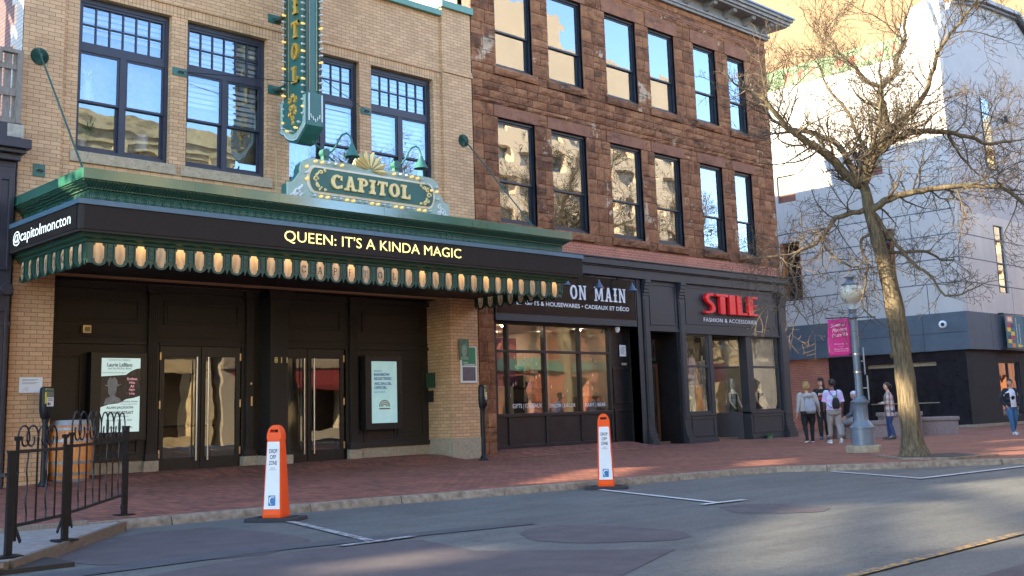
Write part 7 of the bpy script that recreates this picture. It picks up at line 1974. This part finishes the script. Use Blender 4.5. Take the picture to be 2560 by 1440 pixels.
# ------------------------------------------------------------------ stone benches
M['pink_granite'] = pm('pink grey granite', (.27,.21,.19), (.19,.15,.14), 16, .75, bump=.3, bscale=60)
def bench(c, yaw, l, wd, h, label, cap=.12):
    t = thing('stone_bench', label, 'bench', (*c, 0), 'granite block benches')
    u = Vector((math.cos(yaw),math.sin(yaw),0)); v = Vector((-u.y,u.x,0)); C_ = Vector((*c,0))
    mb = MB(); mb.obox(C_+Vector((0,0,(h-cap)/2-.02)), u*l/2, v*wd/2, Vector((0,0,(h-cap)/2+.02))); mb.build('block', M['pink_granite'], t, bevel=.02)
    mb = MB(); mb.obox(C_+Vector((0,0,h-cap/2)), u*(l/2+.04), v*(wd/2+.04), Vector((0,0,cap/2))); mb.build('seat_slab', M['pink_granite'], t, bevel=.02)
ang = math.atan2(-.698,.716)
bench((31.25,-3.35), ang, 1.55, .6, .50, 'low granite bench where the man in the pale cap sits')
bench((32.3,-4.15), ang, 1.15, .6, .74, 'tall granite block behind the woman in the plaid shirt')
bench((33.75,-4.65), ang, 1.15, .55, .55, 'granite bench right of the tree trunk before the black stone wall')
# ------------------------------------------------------------------ people
def skin_mesh(verts, edges, rads, root, sub=1):
    me = bpy.data.meshes.new('s'); me.from_pydata([tuple(v) for v in verts], edges, [])
    ob = bpy.data.objects.new('s', me); COL.objects.link(ob)
    sk = ob.modifiers.new('skin', 'SKIN'); sk.use_smooth_shade = True
    if not me.skin_vertices:
        me.update()
    ly_ = me.skin_vertices[0].data if me.skin_vertices else None
    if ly_ is None: raise RuntimeError('no skin layer')
    for i, r_ in enumerate(rads):
        ly_[i].radius = (r_, r_) if not isinstance(r_, tuple) else r_; ly_[i].use_root = (i == root)
    sb_ = ob.modifiers.new('sub', 'SUBSURF'); sb_.levels = sub; sb_.render_levels = sub
    dg = bpy.context.evaluated_depsgraph_get(); ev = ob.evaluated_get(dg)
    m2 = bpy.data.meshes.new_from_object(ev)
    out = ([v.co.copy() for v in m2.vertices], [list(p.vertices) for p in m2.polygons])
    bpy.data.objects.remove(ob); bpy.data.meshes.remove(me); bpy.data.meshes.remove(m2)
    return out
SKINM = {'light': pm('light skin', (.58,.33,.23), rough=.5), 'dark': pm('brown skin', (.20,.10,.06), rough=.5), 'tan': pm('tan skin', (.46,.25,.16), rough=.5)}
def person(pos, head, H, label, skin, top, legs, shoes, hair, arms, stride=.12, turn=0, sit=False, short_sleeve=False, topm=None, jacket_len=.0, build_w=1.0, hair_style='short', fname='top'):
    """pos on the ground, head = heading (0 faces +Y, positive turns to -X), arms = ((elbow dx,dy,dz),(wrist dx,dy,dz)) for left(-x) and right(+x) relative to the shoulder in heights"""
    t = thing('person', label, 'person', (*pos, 0), 'people on the pavement')
    ch, sh = math.cos(head), math.sin(head)
    def W(x, y, z): return Vector((pos[0]+(x*ch-y*sh)*H, pos[1]+(x*sh+y*ch)*H, z*H))
    bw = build_w
    hipz = .52; 
    if sit: hipz = .30
    sz_ = hipz+.30
    J = {'pel': (0,0,hipz), 'spine': (0,.0,hipz+.10), 'chest': (0,.01,hipz+.23), 'neck0': (0,0,sz_+.025), 'neck1': (0,.012,sz_+.07), 'head': (0,.02,sz_+.10)}
    names = list(J); V = [W(*J[n]) for n in names]; Rr = [.075*H*bw,.068*H*bw,.075*H*bw,.032*H,.030*H,.034*H]; E_ = [(i,i+1) for i in range(5)]
    def addv(p, r_, par): V.append(p); Rr.append(r_*H); E_.append((par, len(V)-1)); return len(V)-1
    LEG = {}; ARM = {}
    for s in (-1, 1):
        st = stride*s
        hx = .052*s*bw
        if sit: hip, knee, ank, toe = (hx,0,hipz-.01), (hx*1.3,.24,hipz+.0), (hx*1.2,.25+st*.3,.045), (hx*1.3,.36+st*.3,.02)
        else: 
            bend = .035 if s*stride < 0 else .015
            hip, knee, ank = (hx,0,hipz-.03), (hx*1.05, st*.5+bend, .285), (hx*1.0, st-bend*.2, .045 if abs(stride) < .05 or s*stride > 0 else .07)
            toe = (hx*1.15, st+.095, .018 if ank[2] < .05 else .02)
        LEG[s] = (hip, knee, ank, toe)
        a = addv(W(*hip), .046*bw, 0); a = addv(W(*knee), .029, a); a = addv(W(*ank), .019, a); addv(W(*toe), .018, a)
        (ex,ey,ez), (wx,wy,wz) = arms[0 if s < 0 else 1]
        shd = (.102*s*bw, 0, sz_-.005); el = (shd[0]+ex*s, shd[1]+ey, shd[2]+ez); wr = (el[0]+wx*s, el[1]+wy, el[2]+wz)
        ARM[s] = (shd, el, wr)
        a = addv(W(*shd), .036*bw, 2); a = addv(W(*el), .026, a); a = addv(W(*wr), .0165, a)
        # hand: palm, four fingers, thumb
        d = Vector(wr)-Vector(el); d.normalize(); side = Vector((0,1,0))-d*d.y
        side = side.normalized() if side.length > .1 else Vector((0,0,1)); inw = d.cross(side)
        pc_ = Vector(wr)+d*.028; p = addv(W(*pc_), .0155, a)
        for k, (o_, l) in enumerate(((-.016,.040),(-.005,.047),(.006,.044),(.016,.034))):
            b1 = pc_+d*.02+side*o_; b2 = b1+d*l*.5+inw*.003*s; b3 = b2+d*l*.5+inw*.010*s
            q = addv(W(*b1), .0062, p); q = addv(W(*b2), .0055, q); addv(W(*b3), .0045, q)
        b1 = pc_-d*.008+side*.020; b2 = b1+d*.018+side*.012; b3 = b2+d*.018+side*.004
        q = addv(W(*b1), .0072, p); q = addv(W(*b2), .006, q); addv(W(*b3), .005, q)
    vs, fs = skin_mesh(V, E_, Rr, 0)
    mb = MB(); mb.add(vs, fs)
    # head with a face, turned on the neck
    ht = head+turn; c2, s2 = math.cos(ht), math.sin(ht); hc = J['head']; hz = sz_+.085
    def HW(x, y, z): 
        b = W(hc[0], hc[1], 0); return Vector((b.x+(x*c2-y*s2)*H, b.y+(x*s2+y*c2)*H, (hz+z)*H))
    rings = [(0,.012,.0,.020,.020),(0,.014,.012,.030,.033),(0,.010,.03,.037,.043),(0,.004,.055,.043,.050),(0,.0,.08,.045,.053),(0,-.002,.100,.043,.051),(0,-.004,.118,.034,.041),(0,-.004,.130,.016,.02)]
    n = 14; hv = []
    for cx_, cy_, z, rx, ry in rings:
        for k in range(n): a = 2*math.pi*k/n; hv.append(HW(cx_+rx*math.cos(a), cy_+ry*math.sin(a), z))
    hf = [(i*n+k, i*n+(k+1) % n, (i+1)*n+(k+1) % n, (i+1)*n+k) for i in range(len(rings)-1) for k in range(n)]+[list(range(n))[::-1], [len(hv)-n+k for k in range(n)]]
    mb.add(hv, hf)
    mb.add([HW(-.009,.050,.045),HW(.009,.050,.045),HW(0,.066,.047),HW(0,.050,.074)], [(0,1,2),(0,2,3),(2,1,3)])      # nose
    for s in (-1,1): mb.add([HW(s*.043,-.004,.045),HW(s*.043,.010,.05),HW(s*.052,-.008,.066),HW(s*.045,.006,.072),HW(s*.046,-.012,.055)], [(0,1,3,2),(0,2,4),(1,0,3)])  # ears
    mb.build('body', SKINM[skin], t, smooth=True)
    mb = MB()
    for s in (-1,1): mb.add([HW(s*.009,.0515,.064),HW(s*.024,.047,.064),HW(s*.024,.0475,.071),HW(s*.009,.0525,.071)], [(0,1,2,3)])
    mb.add([HW(-.016,.050,.0285),HW(.016,.050,.0285),HW(.012,.052,.034),HW(-.012,.052,.034)], [(0,1,2,3)])
    mb.build('face_features', pm('eyes and mouth', (.06,.03,.03), rough=.5), t)
    # trousers
    def limb(mb, pts, rads, n=10):
        P = smooth_path([W(*p) for p in pts], 4); k = len(P); rr_ = []
        for i in range(k):
            f = i/(k-1)*(len(rads)-1); a = int(min(f, len(rads)-2)); rr_.append((rads[a]+(rads[a+1]-rads[a])*(f-a))*H)
        mb.tube(P, rr_, n)
    mb = MB()
    lm, loose, cuff = legs
    for s in (-1,1):
        hip, knee, ank, toe = LEG[s]
        mid = tuple((a+b)/2 for a, b in zip(hip, knee)); low = tuple(b+(a-b)*(1-cuff) for a, b in zip(knee, ank)) if cuff < 1 else ank
        limb(mb, [(hip[0]*.9,hip[1],hip[2]+.05), mid, knee, tuple(a*.55+b*.45 for a, b in zip(knee, ank)), low], [.064*bw*loose,.056*bw*loose,.042*loose,.039*loose,.027*loose])
    def lof(mb, rings, n=16):
        base = len(mb.v)
        for x, y, z, rx, ry in rings:
            for k in range(n): a = 2*math.pi*k/n; mb.v.append(tuple(W(x+rx*math.cos(a), y+ry*math.sin(a), z)))
        for i in range(len(rings)-1):
            for k in range(n): mb.f.append([base+i*n+k, base+i*n+(k+1) % n, base+(i+1)*n+(k+1) % n, base+(i+1)*n+k]); mb.t.append(.5)
        mb.f.append([base+k for k in range(n)][::-1]); mb.t.append(.5); mb.f.append([base+(len(rings)-1)*n+k for k in range(n)]); mb.t.append(.5)
    lof(mb, [(0,-.005,hipz-.07,.100*bw,.070*bw),(0,-.012,hipz-.02,.112*bw,.082*bw),(0,-.006,hipz+.04,.100*bw,.072*bw),(0,0,hipz+.075,.090*bw,.065*bw)])
    mb.build('trousers', lm, t, smooth=True)
    # upper garment
    mb = MB(); jl = hipz+.02-jacket_len
    lof(mb, [(0,0,jl,.118*bw,.086*bw),(0,0,jl+.004,.120*bw,.088*bw),(0,0,hipz+.09,.108*bw,.080*bw),(0,.004,hipz+.19,.116*bw,.080*bw),(0,.004,hipz+.265,.122*bw,.072*bw),(0,0,sz_+.008,.085*bw,.055*bw),(0,.004,sz_+.032,.042,.038)])
    for s in (-1,1):
        shd, el, wr = ARM[s]
        if short_sleeve: limb(mb, [(shd[0]*.8,shd[1],shd[2]), shd, tuple(a*.25+b*.75 for a, b in zip(shd, el)), tuple(a*.05+b*.95 for a, b in zip(shd, el))], [.042*bw,.045*bw,.044*bw,.046*bw])
        else: limb(mb, [(shd[0]*.8,shd[1],shd[2]), shd, tuple((a+b)/2 for a, b in zip(shd, el)), el, tuple((a+b)/2 for a, b in zip(el, wr)), tuple(a*.05+b*.95 for a, b in zip(el, wr))], [.040*bw,.041*bw,.037*bw,.031*bw,.027*bw,.023*bw])
    mb.build(fname, top, t, smooth=True)
    # shoes
    for s in (-1,1):
        hip, knee, ank, toe = LEG[s]; mb = MB()
        d = Vector((toe[0]-ank[0], toe[1]-ank[1], 0)).normalized(); heel = Vector(ank)-d*.03; heel.z = max(.022, ank[2]-.022)
        P = [W(*(heel+Vector((0,0,.0)))), W(*(Vector((ank[0],ank[1],heel.z+.006))+d*.01)), W(*(Vector((ank[0],ank[1],.024))+d*.06)), W(*(Vector((ank[0],ank[1],.018))+d*.115)), W(*(Vector((ank[0],ank[1],.016))+d*.128))]
        mb.tube(P, [.018*H,.030*H,.026*H,.021*H,.008*H], 10); mb.tube([W(*(Vector((ank[0],ank[1],heel.z+.0)))), W(*(Vector((ank[0],ank[1],heel.z+.035))))], [.026*H,.024*H], 10)
        mb.build('shoe', shoes[0], t, smooth=True)
        mb = MB(); P2 = [Vector((p.x,p.y,max(.006, p.z-.020*H))) for p in P]; mb.tube(P2, [.016*H,.028*H,.026*H,.022*H,.008*H], 8)
        mb.v = [(x,y,min(z, .03*H+ (P2[0].z if P2[0].z > .03*H else 0))) for x, y, z in mb.v]; mb.build('sole', shoes[1], t, smooth=True)
    # hair
    if hair:
        mb = MB(); n = 16
        def hring(y, z, rx, ry): 
            return [HW(rx*math.cos(2*math.pi*k/n), y+ry*math.sin(2*math.pi*k/n), z) for k in range(n)]
        if hair_style == 'curly':
            hr = random.Random(3); rg = [(-.025,.0,.040,.030),(-.024,.018,.056,.046),(-.021,.04,.064,.056),(-.018,.065,.067,.062),(-.014,.09,.065,.064),(-.011,.112,.058,.060),(-.009,.132,.046,.048),(-.007,.146,.028,.03),(-.006,.152,.010,.01)]
        elif hair_style == 'long': rg = [(-.035,-.075,.050,.026),(-.03,-.03,.056,.034),(-.022,.02,.056,.042),(-.012,.06,.054,.050),(-.006,.09,.052,.055),(-.006,.118,.043,.048),(-.006,.138,.018,.02)]
        elif hair_style == 'bun': rg = [(-.022,.03,.040,.034),(-.016,.06,.050,.046),(-.010,.09,.051,.054),(-.006,.118,.042,.048),(-.006,.137,.018,.02)]
        else: rg = [(-.020,.035,.038,.034),(-.014,.062,.049,.045),(-.006,.092,.0505,.056),(-.003,.118,.042,.050),(-.003,.140,.018,.02)]
        vs = [p for a in rg for p in hring(*[a[0],a[1],a[2],a[3]])]
        if hair_style == 'curly': vs = [Vector(v)+Vector((hr.uniform(-.012,.012),)*1+(hr.uniform(-.012,.012),hr.uniform(-.012,.012))) for v in vs]
        mb.add(vs, [(i*n+k, i*n+(k+1) % n, (i+1)*n+(k+1) % n, (i+1)*n+k) for i in range(len(rg)-1) for k in range(n)]+[list(range(n))[::-1],[len(vs)-n+k for k in range(n)]])
        if hair_style == 'bun': mb.tube([HW(0,-.05,.075),HW(0,-.075,.085),HW(0,-.085,.06),HW(0,-.08,.01)], [.012*H,.022*H,.018*H,.006*H], 8)
        mb.build('hair', hair, t, smooth=True)
    return t, W, HW, sz_, hipz
def cap_on(t, HW, m, H, back=False):
    mb = MB(); n = 16; rg = [(.0,.088,.054,.060),(-.002,.105,.053,.058),(-.004,.130,.042,.046),(-.004,.145,.016,.02)]
    vs = [HW(rx*math.cos(2*math.pi*k/n), y+ry*math.sin(2*math.pi*k/n), z) for y, z, rx, ry in rg for k in range(n)]
    mb.add(vs, [(i*n+k, i*n+(k+1) % n, (i+1)*n+(k+1) % n, (i+1)*n+k) for i in range(3) for k in range(n)]+[list(range(n))[::-1],[len(vs)-n+k for k in range(n)]])
    s = -1 if back else 1
    br_ = [HW(-.045,s*.035,.094),HW(-.035,s*.085,.088),HW(0,s*.10,.086),HW(.035,s*.085,.088),HW(.045,s*.035,.094)]
    mb.add(br_+[p+Vector((0,0,.008)) for p in br_], [(0,1,2,3,4),(9,8,7,6,5)]+[(i,5+i,5+(i+1) % 5,(i+1) % 5) for i in range(5)])
    mb.build('cap', m, t, smooth='auto')
def fabric(name, a, b=None, s=9): return pm(name, a, b or tuple(x*.75 for x in a), s, .85, bump=.3, bscale=30)
F = {'hoodie': fabric('pale grey fleece', (.42,.40,.37), (.34,.325,.30)), 'black': fabric('black cloth', (.012,.012,.014)), 'greyleg': fabric('warm grey leggings', (.31,.285,.265), (.25,.23,.215)),
     'sweater': fabric('slate sweater', (.13,.15,.185)), 'joggers': fabric('light grey joggers', (.30,.31,.33)), 'jeans': fabric('dark jeans', (.022,.045,.12), (.03,.06,.16), 14), 'jeans2': fabric('blue jeans', (.025,.09,.20), (.05,.14,.28), 14),
     'jacket': fabric('navy black jacket', (.014,.018,.028)), 'tee': fabric('white tee shirt', (.66,.67,.70))}
def tiedye():
    n = NT('tie dye cotton'); vec = n.coord(); f = n.noise(vec, 5.5, 3, .5)
    n.set(Base_Color=n.ramp(f, [(.30,(.12,.52,.60)),(.42,(.55,.62,.72)),(.50,(.62,.36,.62)),(.60,(.45,.40,.66)),(.70,(.15,.50,.58))]), Roughness=.85); return n.m
def plaid():
    n = NT('plaid flannel'); vec = n.coord(); sp = n.new('ShaderNodeSeparateXYZ'); n.link(vec, sp.inputs[0])
    a = n.math('FRACT', n.math('MULTIPLY', n.math('ADD', sp.outputs[0], n.math('MULTIPLY', sp.outputs[1], -1)), 1/.17)); b = n.math('FRACT', n.math('MULTIPLY', sp.outputs[2], 1/.17))
    k = ((0, (0,0,0)), (.44, (0,0,0)), (.46, (1,1,1)), (.86, (1,1,1)), (.88, (0,0,0)))
    s1 = n.ramp(a, [k[0],k[1],k[2],k[3],k[4]]); s2 = n.ramp(b, [k[0],k[1],k[2],k[3],k[4]])
    c = n.mix(n.math('MULTIPLY', s1, .65), (.56,.50,.46), (.16,.055,.04)); c = n.mix(n.math('MULTIPLY', s2, .45), c, (.16,.06,.045))
    n.set(Base_Color=c, Roughness=.9); return n.m
HAIR = {'blond': pm('dark blond hair', (.42,.25,.08), (.28,.16,.05), 20, .6), 'black': pm('black hair', (.010,.009,.009), rough=.5), 'brown': pm('dark brown hair', (.035,.018,.010), rough=.5), 'long': pm('brown long hair', (.05,.025,.013), rough=.5)}
SH_B = (fabric('black shoe', (.015,.015,.017)), M['white_paint']); SH_W = (fabric('white shoe', (.55,.53,.50)), M['white_paint']); SH_BL = (fabric('blue shoe', (.05,.11,.17)), fabric('dark sole', (.03,.03,.03))); SH_G = (fabric('olive boot', (.10,.11,.09)), fabric('dark sole', (.03,.03,.03)))
DN = ((.015,-.01,-.17),(.01,.03,-.155))
AW = -math.atan2(.72,.69)       # heading away from the viewer
TW = AW+math.pi                 # towards the viewer
# 1 woman in a grey hoodie with a slung grey backpack, seen from behind
t, W, HW, sz_, hz_ = person((27.8,-3.67), AW, 1.62, 'woman with curly blond hair in pale grey hoodie and black leggings', 'light', F['hoodie'], (F['black'], .95, 1), SH_B, HAIR['blond'], (((.03,-.01,-.16),(.03,.02,-.15)),((.05,.0,-.155),(.03,.06,-.14))), .07, .0, build_w=1.22, hair_style='curly', fname='hoodie')
mb = MB(); mb.loft([(*W(0,-.075,sz_-.04),.16,.05,AW),(*W(0,-.085,sz_-.0),.13,.07,AW),(*W(0,-.06,sz_+.03),.09,.06,AW)], 14); mb.build('hood', F['hoodie'], t, smooth=True)
H1 = 1.62
def pack(W, H, label, m, x0, z0, z1, w_, d_, tilt, yaw, straps=True):
    p = W(x0, -.12, z0); b = thing('backpack', label, 'backpack', tuple(p))
    mb = MB(); k = 8
    rings = []
    for i in range(k+1):
        f = i/k; z = z0+(z1-z0)*f; ww = w_*(math.sin(math.pi*(.12+.80*f)))**.45*(1-.18*f); dd = d_*(math.sin(math.pi*(.10+.84*f)))**.5
        c = W(x0+tilt*f, -.085-d_*.62/H-.01, z); rings.append((c.x,c.y,c.z,ww*.5,dd*.5,yaw))
    mb.loft(rings, 16); mb.build('bag', m, b, smooth=True)
    mb = MB(); f0 = W(x0, -.085-d_*1.08/H, z0+(z1-z0)*.22); c = W(x0, -.085-d_*1.0/H, z0+(z1-z0)*.22)
    mb.loft([(c.x,c.y,(z0+(z1-z0)*.12)*H,w_*.36,d_*.18,yaw),(c.x,c.y,(z0+(z1-z0)*.2)*H,w_*.38,d_*.22,yaw),(c.x,c.y,(z0+(z1-z0)*.42)*H,w_*.36,d_*.2,yaw),(c.x,c.y,(z0+(z1-z0)*.5)*H,w_*.3,d_*.1,yaw)], 12); mb.build('front_pocket', m, b, smooth=True)
    return b
b = pack(W, H1, 'slouchy pale grey backpack slung low on the woman in the grey hoodie', fabric('pale grey nylon', (.36,.36,.38), (.28,.28,.30)), .02, .50, .74, .36, .17, -.03, AW)
mb = MB(); mb.tube([W(-.07,-.06,.83),W(-.075,-.11,.76),W(-.06,-.12,.68)], .014, 6); mb.tube([W(.02,-.12,.74),W(-.02,-.12,.80),W(-.06,-.07,.84)], .014, 6); mb.build('strap', fabric('grey strap', (.25,.25,.27)), b)
# 2 young man in black facing the viewer
t, W, HW, sz_, hz_ = person((30.2,-2.75), TW-.25, 1.78, 'person in black cap and black shirt with white and red print', 'light', F['black'], (F['black'], 1.08, 1), SH_BL, HAIR['long'], (((.02,.0,-.165),(.0,.03,-.15)),((.02,.0,-.165),(.0,.03,-.15))), .06, -.55, short_sleeve=True, hair_style='long', fname='shirt')
cap_on(t, HW, F['black'], 1.78)
ux = (W(1,0,0)-W(0,0,0)).normalized()
mb = MB(); o = W(0,.0825+.012,.735)
lay_text(mb, 'JOHN', o+Vector((0,0,0)), -ux, UZ, .20, .085, .02, mid=True); mb.build('white_print', M['white_letter'], t)
mb = MB(); lay_text(mb, 'BOTWIN', W(0,.0825+.010,.675), -ux, UZ, .24, .07, .02, mid=True); lay_text(mb, '♥' if False else 'o', W(.012,.0825+.0135,.738), -ux, UZ, .05, .07, .03, mid=True); mb.build('red_print', M['red_letter'], t)
# 3 woman in a tie-dye shirt with a small black backpack
t, W, HW, sz_, hz_ = person((27.2,-4.83), AW+.05, 1.66, 'person in a tie-dye shirt and grey leggings with dark hair, seen from behind', 'dark', tiedye(), (F['greyleg'], 1.0, .72), SH_W, HAIR['black'], (((.03,.02,-.15),(-.02,.10,-.09)),((.03,-.01,-.16),(.01,.05,-.14))), -.10, .45, short_sleeve=True, build_w=1.08, fname='shirt')
b = pack(W, 1.66, 'small black backpack worn over the tie-dye shirt', F['black'], 0, .555, .735, .235, .12, 0, AW)
mb = MB()
for s in (-1,1): mb.tube([W(s*.015,-.11,.735),W(s*.045,-.082,.79),W(s*.062,-.03,.845),W(s*.062,.05,.83)], .010, 6); mb.tube([W(s*.055,-.115,.57),W(s*.10,-.07,.60),W(s*.115,.0,.66)], .008, 6)
mb.build('strap', F['black'], b)
mb = MB(); mb.lathe([(.03,0),(.028,.05),(.01,.07)], tuple(W(0,-.11,.735)), 10); tag(mb.build('green_pouch', pm('green pouch', (.05,.35,.10), rough=.6), at=tuple(W(0,-.11,.735))), 'bright green pouch on top of the small black backpack', 'pouch')
# 4 man with a pale cap sitting on the low bench behind the lamp
t, W, HW, sz_, hz_ = person((30.75,-3.55), AW+.9, 1.72, 'man in slate sweater and pale cap sitting on the low bench', 'light', F['sweater'], (F['joggers'], 1.1, 1), SH_G, None, (((.02,.03,-.155),(.0,.10,-.06)),((.02,.03,-.155),(.0,.10,-.06))), .05, .3, sit=True, build_w=1.12, fname='sweater')
cap_on(t, HW, pm('lilac white cap', (.55,.54,.66), rough=.8), 1.72, True)
# 5 woman in plaid shirt
t, W, HW, sz_, hz_ = person((29.9,-5.07), AW+1.15, 1.56, 'woman in a brown and white plaid overshirt and dark jeans with tied back hair', 'light', plaid(), (F['jeans'], 1.05, 1), SH_G, HAIR['brown'], (((.02,.02,-.155),(-.06,.10,.0)),((.02,.02,-.155),(-.06,.10,.0))), .05, .35, jacket_len=.12, build_w=1.12, hair_style='bun', fname='overshirt')
# 6 man in dark jacket walking towards the viewer
t, W, HW, sz_, hz_ = person((33.2,-7.22), TW+.15, 1.56, 'man in dark open jacket, white printed tee shirt and blue jeans', 'tan', F['tee'], (F['jeans2'], 1.0, 1), SH_W, HAIR['black'], (((.055,-.04,-.15),(-.045,.06,-.125)),((.055,-.04,-.15),(-.045,.06,-.125))), .08, -.8, jacket_len=.03, build_w=1.05, fname='tee_shirt')
mb = MB(); H = 1.56
def half(s):
    rings = []
    for z, r1, r2 in ((.515,.128,.098),(.60,.126,.094),(.70,.130,.094),(.775,.128,.084),(.825,.09,.062),(.855,.052,.046)):
        rings.append([W(r1*.99*math.cos(a), r2*1.0*math.sin(a), z) for a in [R(90-s*(28 if z < .8 else 40)-s*k*14.2) for k in range(11)]])
    for i in range(len(rings)-1):
        for k in range(10):
            mb.quad(rings[i][k], rings[i][k+1], rings[i+1][k+1], rings[i+1][k])
half(1); half(-1)
for s in (-1,1):
    shd = (.107*s,0,.815); el = (shd[0]+.055*s,-.04,.665); wr = (el[0]-.045*s,.02,.545)
    P = smooth_path([W(shd[0]*.8,0,.82),W(*shd),W(*el),W(*wr)], 4); mb.tube(P, [.043*H]*5+[.036*H]*4+[.030*H]*4, 10)
j = mb.build('jacket', F['jacket'], t, smooth=True); sm = j.modifiers.new('thick','SOLIDIFY'); sm.thickness = .012; sm.offset = 1
mb = MB(); mb.prism([(-.03,0),(.05,-.03),(.07,.06),(.01,.10),(-.05,.07)], 'y', 0, .001)
mb.v = [tuple(W(.0,.094,.66)+(W(1,0,0)-W(0,0,0)).normalized()*x+Vector((0,0,z))) for x, y, z in mb.v]; mb.build('tee_print', F['black'], t)
